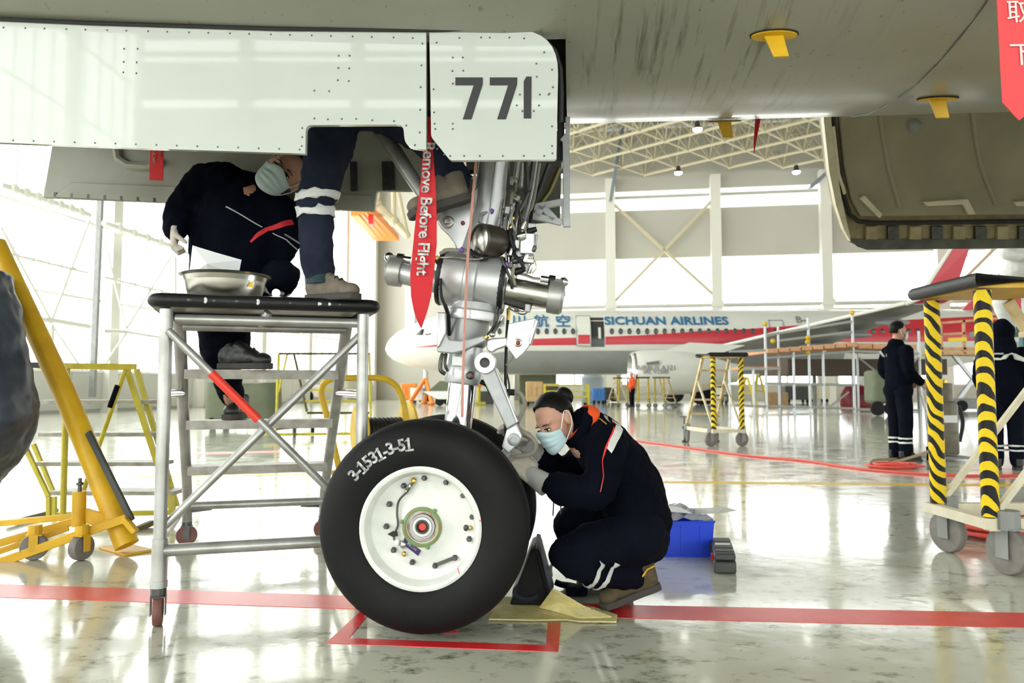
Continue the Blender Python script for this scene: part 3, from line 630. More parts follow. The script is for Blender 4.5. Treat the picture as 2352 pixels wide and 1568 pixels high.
# steering cylinders
def cylgroup(nm, p, q, r, m1, cap_c, cap_dir):
    mb = MB(); mb.tube([p, q], r, 24); o = mb.build(nm, M[m1], gear); mb = MB()
    mb.lathe([(r, -.03), (r * 1.32, -.028), (r * 1.36, 0), (r * 1.34, .022), (r * 1.15, .032), (.001, .034)], cap_c, cap_dir, 28); mb.build('end_cap', M['alu'], o); return o
l_ = cylgroup('steering_cylinder', g(1020, 652), g(912, 624), .044, 'gear', g(908, 624), -sb)
r_ = cylgroup('steering_cylinder', g(1165, 664), g(1272, 683), .049, 'steel', g(1276, 683), sb)
for o_, c, d_, sgn in ((l_, (905, 592), 1, 1), (r_, (1283, 646), -1, -1)):
    m_ = MB(); up_ = ax * -1; p = g(*c); m_.tube([p - ax * .055, p, p + ax * .008], [.034, .027, .02], 16); m_.build('port_neck', M['alu'], o_)
    m_ = MB(); m_.tube([p - sb * (.014 * sgn) * -1, p + sb * (sgn * .04)], .021, 14); m_.build('port_seal', M['black'], o_)
    m_ = MB(); m_.tube([p + sb * (sgn * .04), p + sb * (sgn * .072)], .014, 12); m_.build('port_fitting', M['chrome'], o_); m_ = MB(); m_.ball(p - sb * sgn * .02, .02, 10, 6); m_.build('port_cap', M['chrome'], o_)
gt('pipe', 'steel', [(1255, 642), (1225, 639), (1208, 632)], .006, 8)
# landing lamp
lc = g(1103, 551, -.11); la = (AS * -.74 - AW * .67 + V((0, 0, -.03))).normalized()
m_ = MB(); m_.lathe([(.02, -.12), (.045, -.11), (.058, -.09), (.064, -.04), (.064, 0), (.058, .006), (.056, .0)], lc, la, 28); lo = P('lamp', m_, 'brown'); lo['label'] = 'round taxi lamp with a clear lens'
m_ = MB(); m_.lathe([(.058, .004), (.063, .004), (.065, .0), (.063, -.008)], lc, la, 28, cap=False); m_.build('lamp_bezel', M['dsteel'], lo)
m_ = MB(); m_.lathe([(.057, -.002), (.05, .004), (.03, .01), (.001, .013)], lc, la, 28); m_.build('lens', M['steel'], lo)
m_ = MB(); m_.prism([g(x, y, .0) for x, y in ((1110, 492), (1150, 485), (1165, 500), (1158, 516), (1112, 512))], .04, AW); P('lamp_bracket', m_, 'gear', bevel=.006)
m_ = MB(); m_.tube([g(1100, 510, -.1), g(1105, 492, -.08), g(1125, 486, -.05)], .007, 8); P('lamp_bracket', m_, 'gear')
# torque links and brackets
def plate(nm, m, pts, w, th, bevel=.005):
    mb = MB(); mb.prism([g(x, y, w) for x, y in pts], th, AW); return P(nm, mb, m, bevel=bevel)
plate('link_yoke', 'galu', [(1003, 716), (1024, 717), (1024, 765), (1032, 779), (1055, 782), (1085, 776), (1112, 769), (1120, 773), (1116, 783), (1092, 793), (1065, 806), (1040, 812), (1003, 808)], -.115, .035)
plate('yoke_web', 'gear', [(1003, 716), (1024, 717), (1024, 765), (1010, 795), (1003, 800)], -.125, .02)
plate('link_arm', 'gear', [(1117, 779), (1135, 776), (1164, 774), (1170, 790), (1160, 796), (1140, 803), (1130, 810), (1120, 806), (1117, 797)], -.09, .03)
tp = plate('towing_plate', 'gear', [(1168, 743), (1228, 730), (1234, 734), (1227, 752), (1217, 778), (1216, 794), (1202, 812), (1185, 826), (1162, 793), (1164, 775)], -.10, .014, .003)
plate('plate_lip', 'gear', [(1226, 731), (1236, 735), (1219, 792), (1214, 790)], -.10, .06, .003)
m_ = MB(); m_.lathe([(.016, 0), (.016, -.006), (.013, -.008)], g(1190, 787, -.10), AW, 18); P('washer', m_, 'steel')
m_ = MB(); m_.ball(g(1190, 787, -.108), .009, 10, 6); P('rivet', m_, 'redrivet')
m_ = MB(); m_.lathe([(.021, -.02), (.040, -.02), (.042, -.012), (.042, .02), (.021, .02)], g(1115, 833, -.10), AW, 32, close=True); P('link_eye', m_, 'gear')
m_ = MB(); m_.lathe([(.020, -.024), (.025, -.024), (.025, .03), (.020, .03)], g(1115, 833, -.10), AW, 24, close=True); P('bushing', m_, 'chrome')
m_ = MB(); m_.cyl(g(1113, 833, -.03), g(1110, 833, .08), .034, 20); P('link_pin_housing', m_, 'dsteel')
tl = plate('torque_link', 'galu', [(1100, 851), (1116, 856), (1135, 842), (1160, 905), (1187, 972), (1176, 978), (1164, 986), (1140, 935)], -.10, .035)
plate('link_edge', 'gear', [(1135, 842), (1141, 848), (1190, 968), (1186, 972)], -.095, .06, .002)
plate('link_fork', 'gear', [(1164, 986), (1187, 972), (1199, 1000), (1196, 1015), (1168, 1042), (1152, 1027)], -.10, .035)
m_ = MB(); m_.lathe([(.024, 0), (.024, -.01), (.018, -.014), (.012, -.014), (.011, -.008)], g(1180, 1009, -.10), AW, 20); P('link_bolt', m_, 'galu')
m_ = MB(); m_.tube([g(1180, 1010, -.07), g(1200, 1012, .07)], .022, 16); P('link_pin', m_, 'alu')
plate('torque_link', 'galu', [(1160, 1025), (1176, 1040), (1130, 1110), (1100, 1130), (1095, 1105)], -.03, .06)
# axle
m_ = MB(); m_.tube([AXC - AW * .22, AXC + AW * .22], .045, 24); m_.tube([AXC - V((0, 0, .03)), g(1046, 1010)], [.075, .06], 20); P('axle', m_, 'gear')
# right hand hydraulic blocks
def pbox(nm, m, px, py, w, sx, sy, sz, rot=0, bevel=.004):
    mb = MB(); mb.box(g(px, py, w), (sx, sy, sz), Matrix((AS, AW, V((0, 0, 1)))).transposed() @ Matrix.Rotation(rot, 3, 'Y')); return P(nm, mb, m, bevel=bevel)
vb = pbox('valve_block', 'gear', 1212, 562, -.05, .055, .06, .082, .06)
pbox('valve_block', 'alu', 1190, 590, -.02, .05, .05, .05, .1); pbox('valve_body', 'galu', 1199, 617, -.04, .05, .05, .045, .2)
pbox('junction_box', 'gear', 1180, 505, .02, .035, .05, .13, .08); pbox('junction_box', 'galu', 1196, 480, .06, .03, .04, .07, .08)
for x, y, w_, r_, l_, m__ in ((1190, 543, -.08, .013, .03, 'chrome'), (1213, 532, -.07, .012, .035, 'black'), (1200, 525, -.05, .01, .03, 'steel'), (1226, 575, -.08, .008, .02, 'dsteel'), (1180, 600, -.07, .012, .04, 'dsteel'), (1205, 600, -.08, .01, .03, 'steel'), (1172, 585, -.07, .011, .03, 'chrome'), (1184, 625, -.06, .014, .04, 'black'), (1216, 625, -.06, .008, .04, 'steel'), (1196, 545, -.075, .017, .02, 'alu'), (1175, 565, -.05, .012, .05, 'steel')):
    m_ = MB(); c = g(x, y, w_); m_.lathe([(r_ * .7, -.006), (r_, -.002), (r_, l_ * .6), (r_ * .75, l_)], c, (AS * .3 + V((0, 0, 1)) if r_ < .012 else AS + V((0, 0, .3))), 12); P('connector', m_, m__)
for x, y, w_ in ((1100, 455, -.06), ):
    pass
for x0, y0, x1, y1, m__, r_ in ((1190, 370, 1184, 410, 'alu', .012), (1184, 410, 1182, 440, 'steel', .009), (1178, 445, 1190, 455, 'chrome', .011), (1160, 440, 1155, 480, 'steel', .008), (1155, 480, 1153, 520, 'chrome', .007), (1200, 375, 1197, 430, 'alu', .009), (1208, 372, 1212, 440, 'dsteel', .01), (1176, 520, 1183, 560, 'galu', .011), (1165, 530, 1168, 600, 'dsteel', .014)):
    gt('hydraulic_pipe', m__, [(x0, y0, .0), (x1, y1, -.02)], r_, 10)
hs = [('dsteel', [(1225, 370, .05), (1215, 430, .03), (1200, 470, .0), (1185, 500, -.02), (1175, 545, -.04)], .008), ('hose', [(1215, 372, .06), (1196, 415, .04), (1180, 435, .0), (1173, 470, -.03)], .007),
      ('dsteel', [(1205, 372, .08), (1208, 450, .06), (1192, 520, .02), (1186, 560, .0), (1192, 600, -.04)], .009), ('black', [(1190, 465, -.03), (1178, 510, -.05), (1172, 540, -.07), (1183, 575, -.08)], .009),
      ('hose', [(1012, 582, -.08), (1030, 574, -.10), (1060, 575, -.11), (1080, 570, -.10)], .008), ('steel', [(1008, 592, -.09), (1040, 590, -.11), (1085, 595, -.12), (1110, 592, -.12)], .004),
      ('black', [(1080, 575, -.11), (1095, 590, -.12), (1120, 592, -.10)], .009), ('black', [(1022, 700, -.1), (1030, 728, -.08), (1030, 770, -.05)], .008), ('black', [(1012, 640, -.11), (1014, 680, -.12), (1028, 712, -.1)], .006),
      ('dsteel', [(1017, 812, -.09), (1012, 830, -.1), (1012, 850, -.1), (1022, 858, -.09)], .008), ('dsteel', [(1025, 812, -.08), (1022, 835, -.09), (1028, 852, -.08)], .006),
      ('black', [(1104, 876, -.05), (1120, 885, -.04), (1130, 905, -.02), (1150, 925, .0)], .010), ('black', [(1168, 715, .04), (1163, 790, .02), (1161, 900, .02), (1162, 1030, .03)], .0065),
      ('brass', [(1168, 708, .03), (1168, 735, .03)], .008), ('hose', [(1180, 901, .0), (1195, 904, .0), (1205, 922, .0), (1203, 938, .0), (1192, 962, -.01), (1188, 975, -.03), (1196, 990, -.05), (1222, 1005, -.05), (1232, 1024, -.05), (1222, 1040, -.05), (1200, 1046, -.05), (1186, 1048, -.05)], .009),
      ('black', [(1156, 900, .0), (1182, 901, .0)], .013), ('hose', [(1180, 800, -.05), (1176, 825, -.03), (1162, 838, -.02)], .003), ('dsteel', [(1150, 700, -.05), (1140, 740, -.06), (1130, 762, -.08)], .006),
      ('steel', [(1170, 705, -.05), (1190, 716, -.07), (1205, 718, -.07), (1212, 706, -.07)], .008), ('dsteel', [(1160, 690, -.02), (1220, 708, -.02)], .016), ('steel', [(1190, 470, .0), (1197, 510, -.04), (1196, 535, -.06)], .005),
      ('hose', [(1183, 655, -.06), (1178, 635, -.07), (1180, 615, -.08), (1190, 610, -.08)], .007), ('steel', [(1210, 634, -.03), (1175, 620, -.05), (1168, 590, -.06)], .005)]
hs += [('steel', [(1168, 372, .04), (1172, 430, .02), (1166, 470, -.02), (1160, 540, -.05), (1163, 600, -.07)], .004), ('galu', [(1232, 372, .1), (1222, 440, .08), (1207, 500, .05), (1204, 540, .0)], .006), ('hose', [(1240, 375, .12), (1228, 450, .1), (1214, 505, .05), (1212, 530, -.02)], .006),
       ('black', [(1174, 560, -.06), (1182, 585, -.08), (1196, 600, -.09), (1204, 618, -.08)], .007), ('steel', [(1226, 590, -.06), (1232, 612, -.05), (1222, 628, -.05)], .004), ('dsteel', [(1152, 590, -.08), (1160, 612, -.09), (1172, 640, -.08), (1176, 662, -.06)], .006),
       ('steel', [(1146, 500, -.04), (1152, 470, -.03), (1160, 440, .0), (1164, 380, .02)], .0045), ('hose', [(1186, 470, -.02), (1176, 490, -.06), (1176, 512, -.07), (1184, 530, -.07)], .005), ('black', [(1260, 376, .15), (1244, 420, .14), (1225, 470, .1), (1216, 520, .02)], .008), ('dsteel', [(1120, 768, -.1), (1135, 745, -.08), (1140, 715, -.07), (1150, 690, -.06)], .004),
       ('steel', [(1015, 600, -.09), (1018, 620, -.1), (1012, 640, -.1)], .006), ('black', [(1000, 598, -.06), (1010, 612, -.08), (1008, 632, -.1)], .007), ('dsteel', [(1165, 860, -.04), (1170, 890, -.02), (1168, 930, .0), (1176, 1000, .0)], .004)]
for x, y, w_, a_, b_, c_, m__ in ((1222, 520, -.05, .03, .03, .02, 'galu'), (1218, 600, -.07, .03, .03, .018, 'alu'), (1188, 562, -.06, .02, .03, .035, 'alu'), (1172, 610, -.07, .025, .03, .02, 'dsteel'), (1232, 555, -.03, .012, .04, .05, 'galu'), (1166, 484, -.03, .02, .03, .03, 'galu'), (1180, 415, .0, .03, .03, .03, 'alu'), (1206, 590, -.06, .022, .02, .02, 'dgrey'), (1160, 520, -.05, .018, .03, .05, 'dsteel'), (1212, 708, -.07, .02, .03, .03, 'galu'), (1186, 712, -.08, .016, .02, .012, 'dsteel')): pbox('hydraulic_fitting', m__, x, y, w_, a_, b_, c_, .1, .003)
for m__, p_, r_ in hs: gt('hose', m__, p_, r_, 10, sp=5)
for x, y, w_ in ((1061, 574, -.112), (1129, 485, -.06), (1164, 608, -.08), (1187, 973, -.034)):
    m_ = MB(); m_.lathe([(.006, -.009), (.0105, -.007), (.0105, .007), (.006, .009)], g(x, y, w_), AS + V((0, 0, -.5)), 12); P('clip', m_, 'purple')
for x, y, w_ in ((1178, 502, -.05), (1174, 522, -.06), (1186, 964, -.03), (1117, 774, -.12), (1005, 593, -.09)):
    m_ = MB(); m_.lathe([(.006, -.008), (.010, -.006), (.010, .006), (.006, .008)], g(x, y, w_), AS + V((0, 0, 1)), 12); P('fitting', m_, 'brass')
m_ = MB(); m_.ball(g(1131, 768, -.12), .012, 10, 6); m_.tube([g(1131, 768, -.12), g(1150, 738, -.06), g(1155, 728, -.06)], [.007, .005, .004], 8); P('rod_end', m_, 'steel')
m_ = MB(); m_.lathe([(.016, 0), (.014, -.012), (.009, -.016)], g(1080, 862, -.073), AW, 14); P('knob', m_, 'dsteel')
m_ = MB(); m_.ball(g(1083, 863, -.09), .006, 8, 6); P('rivet', m_, 'redrivet')
plate('data_label', 'paper', [(1039, 818), (1062, 820), (1062, 840), (1038, 838)], -.0785, .003, 0)
# door linkage frame at the right
lf = [((1205, 480), (1296, 463)), ((1210, 492), (1290, 511)), ((1296, 463), (1300, 516)), ((1205, 478), (1207, 494)), ((1245, 473), (1232, 497)), ((1245, 473), (1275, 505))]
m_ = MB()
for p, q in lf: m_.bar(g(*p, .16), g(*q, .16), .03, .014, up=AW)
P('door_linkage', m_, 'galu', bevel=.003)
m_ = MB(); m_.bar(g(1300, 318, .16), g(1302, 522, .16), .016, .03); m_.bar(g(1304, 268, .16), g(1303, 320, .16), .005, .02); m_.bar(g(1290, 325, .16), g(1302, 312, .16), .02, .02); P('link_bar', m_, 'galu', bevel=.003)
m_ = MB(); m_.bar(g(1288, 268, .2), g(1290, 370, .2), .02, .03); P('seal_bar', m_, 'black')
cord = MB()
for dx in (0, 3): cord.tube(spline([g(x + dx, y, -.16) for x, y in ((1092, 370), (1083, 470), (1073, 590), (1067, 720), (1062, 860), (1060, 958))], 5), .0026, 8)
props(cord.build('cord', M['pinkcord']), 'thin pink cord hanging down the front of the silver leg', 'cord')

# ------------------------------------------------------------------ nose wheels
def nose_wheel(c, sgn, label, detail):
    n_ = AW * sgn        # n_ points to the outboard face
    half = [(.205, .084), (.214, .094), (.232, .102), (.262, .111), (.296, .113), (.326, .106), (.350, .092), (.366, .073), (.374, .052), (.3765, .046), (.3735, .044), (.3735, .040), (.378, .038), (.3795, .016), (.3765, .014), (.3765, .010), (.380, .008)]
    prof = [(r, h) for r, h in half] + [(r, -h) for r, h in reversed(half)]
    m_ = MB(); m_.lathe([(.10, -.09), (.205, -.09), (.205, .082), (.2165, .092), (.2165, .097), (.208, .1), (.199, .097), (.193, .088), (.188, .066), (.184, .056), (.172, .05), (.14, .044), (.10, .046), (.078, .056), (.07, .058), (.055, .058), (.055, -.09)], c, n_, 64, close=True)
    rim = t = m_.build('nose_wheel', M['rim'], gear, ang=30); t['label'] = label
    m_ = MB(); m_.lathe(prof, c, n_, 72, close=True); m_.build('tyre', M['rubber'], t, ang=60)
    if not detail: return t
    def fp(px, py, off): return on(px, py, c + n_ * off, AW)
    for x, y in ((975, 1097), (1025, 1107), (1064, 1137), (1085, 1186), (1078, 1237), (1045, 1280), (1000, 1298), (948, 1290), (888, 1208), (895, 1157), (928, 1115), (905, 1262)):
        m_ = MB(); p = fp(x, y, .05); m_.lathe([(.011, 0), (.011, .004), (.0085, .005), (.0085, .017), (.006, .019)], p, n_, 6); m_.build('bolt', M['dsteel'], rim, ang=20)
    m_ = MB(); m_.lathe([(.058, .05), (.071, .054), (.071, .064), (.062, .068), (.058, .066)], c, n_, 36, close=True); m_.build('hub_ring', M['hubgreen'], rim)
    for a in (.9, 2.9, 5.0): m_ = MB(); m_.ball(c + n_ * .062 + AS * .073 * cos(a) + V((0, 0, .073 * sin(a))), .008, 8, 6); m_.build('hub_lug', M['hubgreen'], rim)
    for r0, r1, h0, h1, mm in ((.046, .058, .03, .05, 'bearing'), (.036, .0445, .03, .058, 'galu'), (.0255, .0345, .028, .06, 'rim'), (.0205, .0245, .03, .064, 'dsteel'), (.0155, .0195, .03, .066, 'blackp')):
        m_ = MB(); m_.lathe([(r0, h0), (r1, h0), (r1, h1), (r0, h1)], c, n_, 32, close=True); m_.build('bearing_ring', M[mm], rim)
    m_ = MB(); m_.lathe([(.058, .03), (.02, .034), (.001, .034)], c, n_, 24); m_.build('hub_well', M['dsteel'], rim)
    m_ = MB(); m_.lathe([(.014, .03), (.0135, .058), (.001, .059)], c, n_, 16); m_.build('axle_tip', M['hubred'], rim)
    m_ = MB(); m_.tube(spline([fp(x, y, .062) for x, y in ((948, 1108), (935, 1128), (916, 1150), (912, 1178), (914, 1205), (906, 1225), (905, 1240))], 5), .004, 8); m_.build('sensor_cable', M['dsteel'], rim)
    for x, y, r_, mm in ((950, 1104, .010, 'brass'), (942, 1116, .009, 'steel'), (934, 1128, .008, 'steel'), (926, 1250, .012, 'steel'), (912, 1245, .010, 'paper'), (928, 1272, .008, 'brass'), (1070, 1212, .009, 'dsteel'), (1080, 1212, .007, 'brass')):
        m_ = MB(); m_.ball(fp(x, y, .058), (r_, r_, r_ * 1.3), 10, 6); m_.build('sensor_fitting', M[mm], rim)
    m_ = MB(); m_.prism([fp(x, y, .066) for x, y in ((890, 1226), (903, 1219), (913, 1220), (914, 1230), (904, 1233))], .004, n_); m_.build('clip', M['black'], rim)
    lp = MB(); lp.prism([fp(x, y, .056) for x, y in ((930, 1233), (967, 1264), (961, 1276), (925, 1248))], .004, n_); lp.build('data_plate', M['hublue'], rim, smooth=False)
    lt = MB(); glyphs(lt, 'INLON', .013, frame_m(fp(946, 1255, .061), fp(960, 1266, .06) - fp(940, 1250, .06), fp(946, 1240, .06) - fp(946, 1255, .06)), .0004); lt.build('plate_lettering', M['letterw'], rim, smooth=False)
    m_ = MB(); m_.bar(fp(1004, 1296, .058), fp(1042, 1281, .058), .012, .008, up=n_); m_.build('bar', M['dsteel'], rim)
    m_ = MB(); m_.bar(fp(1051, 1304, .1), fp(1055, 1318, .1), .0025, .001, up=n_); m_.bar(fp(1101, 1195, .1), fp(1106, 1197, .1), .004, .001, up=n_); m_.build('red_mark', M['hubred'], rim, smooth=False)
    # white stencilled serial on the sidewall
    lt = MB(); txt = '3-1531-3-51'; r_ = .296; a0, a1 = R(144), R(95)
    wts = [1 if ch != '-' else .62 for ch in txt]; tot = sum(wts); acc = 0
    for ch, w_ in zip(txt, wts):
        a = a0 + (a1 - a0) * (acc + w_ / 2) / tot; acc += w_
        o_ = c + AS * (r_ * cos(a)) + V((0, 0, r_ * sin(a))) + n_ * .1135; up_ = AS * cos(a) + V((0, 0, sin(a)))
        fm_ = frame_m(o_, up_.cross(n_) * 1, up_); tmp = MB()
        if ch == '1': lt.add([fm_ @ V(q_) for q_ in ((-.015, -.0235, .0012), (.015, -.0235, .0012), (.015, -.0165, .0012), (-.015, -.0165, .0012))], [(0, 1, 2, 3)]); lt.add([fm_ @ V(q_) for q_ in ((-.016, .009, .0012), (-.004, .013, .0012), (-.001, .021, .0012), (-.012, .016, .0012))], [(0, 1, 2, 3)])
        glyphs(lt, ch, .058, frame_m(o_, up_.cross(n_) * 1, up_), .0012, 1, .0015)
    pass
    lt.build('serial_lettering', M['letterw'], t, smooth=False)
    return t
nose_wheel(AX, -1, 'near nose wheel, black tyre marked 3-1531-3-51 on white rim', True)
nose_wheel(AXC + AW * .24, 1, 'far nose wheel half hidden behind the near tyre', False)

# ------------------------------------------------------------------ painted floor lines
def fpoly(nm, pts, mt, z=.0015):
    mb = MB(); mb.prism([floor_at(x, y, .0) for x, y in pts], z, (0, 0, 1)); return mb.build(nm, M[mt], FLOOR, smooth=False)
fpoly('painted_line', [(-80, 1339), (760, 1367), (1500, 1391), (2420, 1409), (2420, 1443), (1500, 1421), (760, 1397), (-80, 1369)], 'redp')
fpoly('painted_box', [(832, 1400), (855, 1400), (802, 1466), (1254, 1482), (1258, 1430), (1288, 1430), (1282, 1497), (749, 1477)], 'redp', .0018)
for cx, cy in ((1033, 1452), (1036, 1441)):
    c = floor_at(cx, cy); m_ = MB(); m_.tube([c + V((.028 * cos(a), .016 * sin(a), .001)) for a in [2 * pi * i / 20 for i in range(20)]], .0022, 4, closed=True); m_.build('painted_digit', M['redp'], FLOOR)
fpoly('yellow_line', [(1300, 1103), (2420, 1112), (2420, 1118), (1300, 1107)], 'yellow')
fpoly('yellow_line', [(300, 1093), (700, 1087), (700, 1090), (300, 1097)], 'yellow')
fpoly('red_line', [(300, 1043), (700, 1033), (700, 1038), (300, 1048)], 'redp')

# ------------------------------------------------------------------ platform step ladder beside the wheel
FL, FR, RL, RR = floor_at(362, 1436), floor_at(826, 1398), floor_at(428, 1252), floor_at(742, 1236)
PZ = 1.235; bk = ((RL + RR) / 2 - (FL + FR) / 2); bk.z = 0; bk.normalize(); rt = (FR - FL).normalized(); wid = (FR - FL).length; dep = ((RL + RR) / 2 - (FL + FR) / 2).dot(bk)
def S(u, d, z): return FL + rt * u + bk * d + V((0, 0, z))      # u across, d back
SMt = Matrix((rt, bk, V((0, 0, 1)))).transposed()
lad = thing('step_ladder', 'silver wheeled step ladder with black edged platform beside the nose wheel', 'ladder', (FL + FR) / 2)
r_t = .0285; RI = .045; LI = -.01
for u in (0, wid):
    m_ = MB(); m_.tube([S(u, 0, .30), S(u, 0, PZ - .05)], .024, 16); m_.tube([S(u, 0, .15), S(u, 0, .32)], .0285, 16); m_.tube([S(u, 0, .14), S(u, 0, .165)], .031, 16); m_.build('front_leg', M['alu'], lad)
for u0_, u1_ in ((.015, RL), (wid - .015, RR)):
    foot = u1_ + V((0, 0, .13)); top = S(u0_, .40, PZ - .05); m_ = MB(); m_.tube([foot, foot + V((0, 0, .12)) + (top - foot) * .03, top], .027, 16); m_.build('stringer', M['alu'], lad)
def st_pt(side, z):
    foot = (RL if side == 0 else RR) + V((0, 0, .13)); top = S(.015 if side == 0 else wid - .015, .40, PZ - .05); t = (z - foot.z) / (top.z - foot.z); return foot.lerp(top, t)
for z in (.97, .725, .475):
    a, b = st_pt(0, z), st_pt(1, z); m_ = MB()
    fr = (a + b) / 2 + bk * .045; m_.box((a + b) / 2 + bk * .06 - V((0, 0, .004)), ((b - a).length - .03, .15, .008), SMt); m_.box((a + b) / 2 - bk * .015 - V((0, 0, .022)), ((b - a).length - .03, .006, .044), SMt); m_.box((a + b) / 2 + bk * .135 - V((0, 0, .02)), ((b - a).length - .03, .006, .04), SMt)
    m_.build('tread', M['tread'], lad, smooth=False)
m_ = MB(); m_.tube([st_pt(0, .235), st_pt(1, .235)], .022, 14); m_.build('rear_rail', M['alu'], lad)
m_ = MB(); m_.tube([S(0, 0, .275), S(wid, 0, .275)], .023, 14); m_.build('front_rail', M['alu'], lad)
m_ = MB(); m_.tube([S(.03, .02, PZ - .085), S(wid - .02, .02, PZ - .085)], .019, 14); m_.tube([S(.03, .40, PZ - .085), S(wid - .02, .40, PZ - .085)], .019, 14); m_.build('top_rail', M['alu'], lad)['kind'] = 'stuff'
for u in (.0, wid): m_ = MB(); m_.tube([S(u, 0, .86), st_pt(0 if u == 0 else 1, .86)], .017, 12); m_.build('side_rail', M['chrome'], lad)
for u in (.0, wid): m_ = MB(); m_.tube([S(u, 0, .30), st_pt(0 if u == 0 else 1, .24)], .014, 12); m_.build('side_rail', M['alu'], lad)
b0, b1 = S(.01, -.02, 1.10), S(wid - .01, -.02, .36); m_ = MB(); m_.tube([b0, b1], .0155, 12); br = m_.build('cross_brace', M['alu'], lad)
m_ = MB(); m_.tube([b0.lerp(b1, .215), b0.lerp(b1, .46)], .0172, 12); m_.build('red_band', M['redband'], br)
m_ = MB(); m_.tube([S(wid - .01, .01, 1.10), S(.01, .01, .36)], .0155, 12); m_.build('cross_brace', M['alu'], lad)
m_ = MB(); m_.tube([S(wid * .5, .02, PZ - .05), S(wid * .5 - .03, .05, PZ - .1)], .018, 10); m_.build('bracket', M['alu'], lad)
m_ = MB(); m_.box(S(wid / 2, .21, PZ - .012), (wid + .02, .44, .02), SMt); m_.build('platform', M['tread'], lad, bevel=.004)
m_ = MB(); rp = []
for (u, d, a0) in ((wid + .01, -.0, -pi / 2), (wid + .01, .43, 0), (-.01, .43, pi / 2), (-.01, 0, pi)):
    rp += [S(u, d, PZ - .018) + rt * (.03 * cos(a0 + k * pi / 8)) + bk * (.03 * sin(a0 + k * pi / 8)) for k in range(5)]
m_.tube(rp, (.029, .027), 12, closed=True); pe = m_.build('rubber_edge', M['black'], lad)
for i, u in enumerate((.08, .14, .17, .25, .33, .45, .56, .60, .64)):
    m_ = MB(); m_.ball(S(u, -.057, PZ - .018), (.008 if i % 3 else .012, .003, .012 if i in (1, 4) else .007), 8, 6); m_.build('paint_fleck' if i in (1, 4, 6, 7) else 'edge_screw', M['refl'] if i in (1, 4, 6, 7) else M['dsteel'], pe)
def caster(mb_root, p, r=.05, side=0, parent=lad, mf='dsteel', mw='mgrey', dirv=None, w=.035):
    d_ = V(dirv or rt).normalized(); e = V((0, 0, 1)).cross(d_)
    f = MB(); f.tube([p + V((0, 0, r * 1.9)), p + V((0, 0, r * 2.7))], r * .5, 12)
    for s_ in (-1, 1): f.box(p + e * (s_ * w * .72) + V((0, 0, r * 1.35)), (r * .62, .004, r * 1.3), Matrix((d_, e, V((0, 0, 1)))).transposed())
    f.box(p + V((0, 0, r * 1.95)), (r * 1.1, w * 1.5, .006), Matrix((d_, e, V((0, 0, 1)))).transposed())
    f = f.build('caster', M[mf], parent, smooth=False); wv = MB()
    wv.lathe([(r * .3, w * .55), (r * .8, w * .45), (r * .95, w * .45), (r, w * .3), (r, -w * .3), (r * .95, -w * .45), (r * .8, -w * .45), (r * .3, -w * .55)], p + V((0, 0, r)), e, 24); wv.build('caster_wheel', M[mw], f)
    return f
m_redw = mat('red_brown_wheel', (.22, .09, .075), .6, var=.3, vs=30); M['rwheel'] = m_redw
for p, d_ in ((FL, bk), (FR, bk), (RL, rt), (RR, rt)): caster(None, V((p.x, p.y, 0)), .056, parent=lad, mw='rwheel', dirv=d_)
for p, sg in ((RL, 1), (RR, -1)): m_ = MB(); m_.bar(p + V((0, 0, .19)), p + V((0, 0, .20)) + rt * (.13 * sg), .018, .018); m_.build('lock_lever', M['dsteel'], lad)
# steel basin and tissue on the platform
bp_ = S(.205, .15, PZ + .004)
t = thing('basin', 'stainless steel basin standing on the left of the ladder platform', 'basin', bp_)
m_ = MB(); m_.lathe([(.001, 0), (.125, 0), (.14, .012), (.155, .06), (.162, .098), (.178, .104), (.180, .101), (.165, .094), (.152, .06), (.137, .016), (.001, .006)], bp_, (0, 0, 1), 48, cap=False); m_.build('bowl', M['steel'], t, ang=40)
m_ = MB(); m_.prism([bp_ + V((.13, -.085, .055)) + V(q) for q in ((-.012, -.004, -.01), (.012, .0, -.01), (.012, .003, .012), (-.012, -.001, .012))], .002); m_.build('sticker', M['yellow'], t)
m_ = MB(); q = [(-.125, -.06, .095), (-.105, -.08, .215), (-.02, -.06, .19), (.075, -.03, .165), (.06, -.02, .10), (-.05, -.06, .09)]
vs = [bp_ + V(k) for k in q] + [bp_ + V((-.04, -.09, .14))]; m_.add(vs, [(0, 1, 6), (1, 2, 6), (2, 3, 6), (3, 4, 6), (4, 5, 6), (5, 0, 6)])
def thick(t_, sub=0):
    def f(o):
        k = o.modifiers.new('solid', 'SOLIDIFY'); k.thickness = t_
        if sub: b = o.modifiers.new('sub', 'SUBSURF'); b.levels = b.render_levels = sub
    return f
props(m_.build('paper_towel', M['paper'], mods=thick(.002), smooth=False), 'crumpled white paper towel sticking up out of the steel basin', 'towel')
# lit pocket torch on the platform edge
tp_ = S(.40, .03, PZ + .030)
t = thing('flashlight', 'small black flashlight shining on the platform edge between basin and boot', 'flashlight', S(.40, .03, PZ))
dv_ = (V((0, 0, .92)) - tp_).normalized(); dv_ = V((.12, -1, -.1)).normalized()
m_ = MB(); m_.lathe([(.009, .13), (.011, .128), (.011, .04), (.016, .02), (.017, 0)], tp_ - dv_ * 0, -dv_, 16); m_.build('flashlight_body', M['blackp'], t)
m_ = MB(); m_.lathe([(.001, .004), (.015, .002), (.015, -.002)], tp_, dv_, 16); m_.build('flashlight_lens', M['torch'], t)

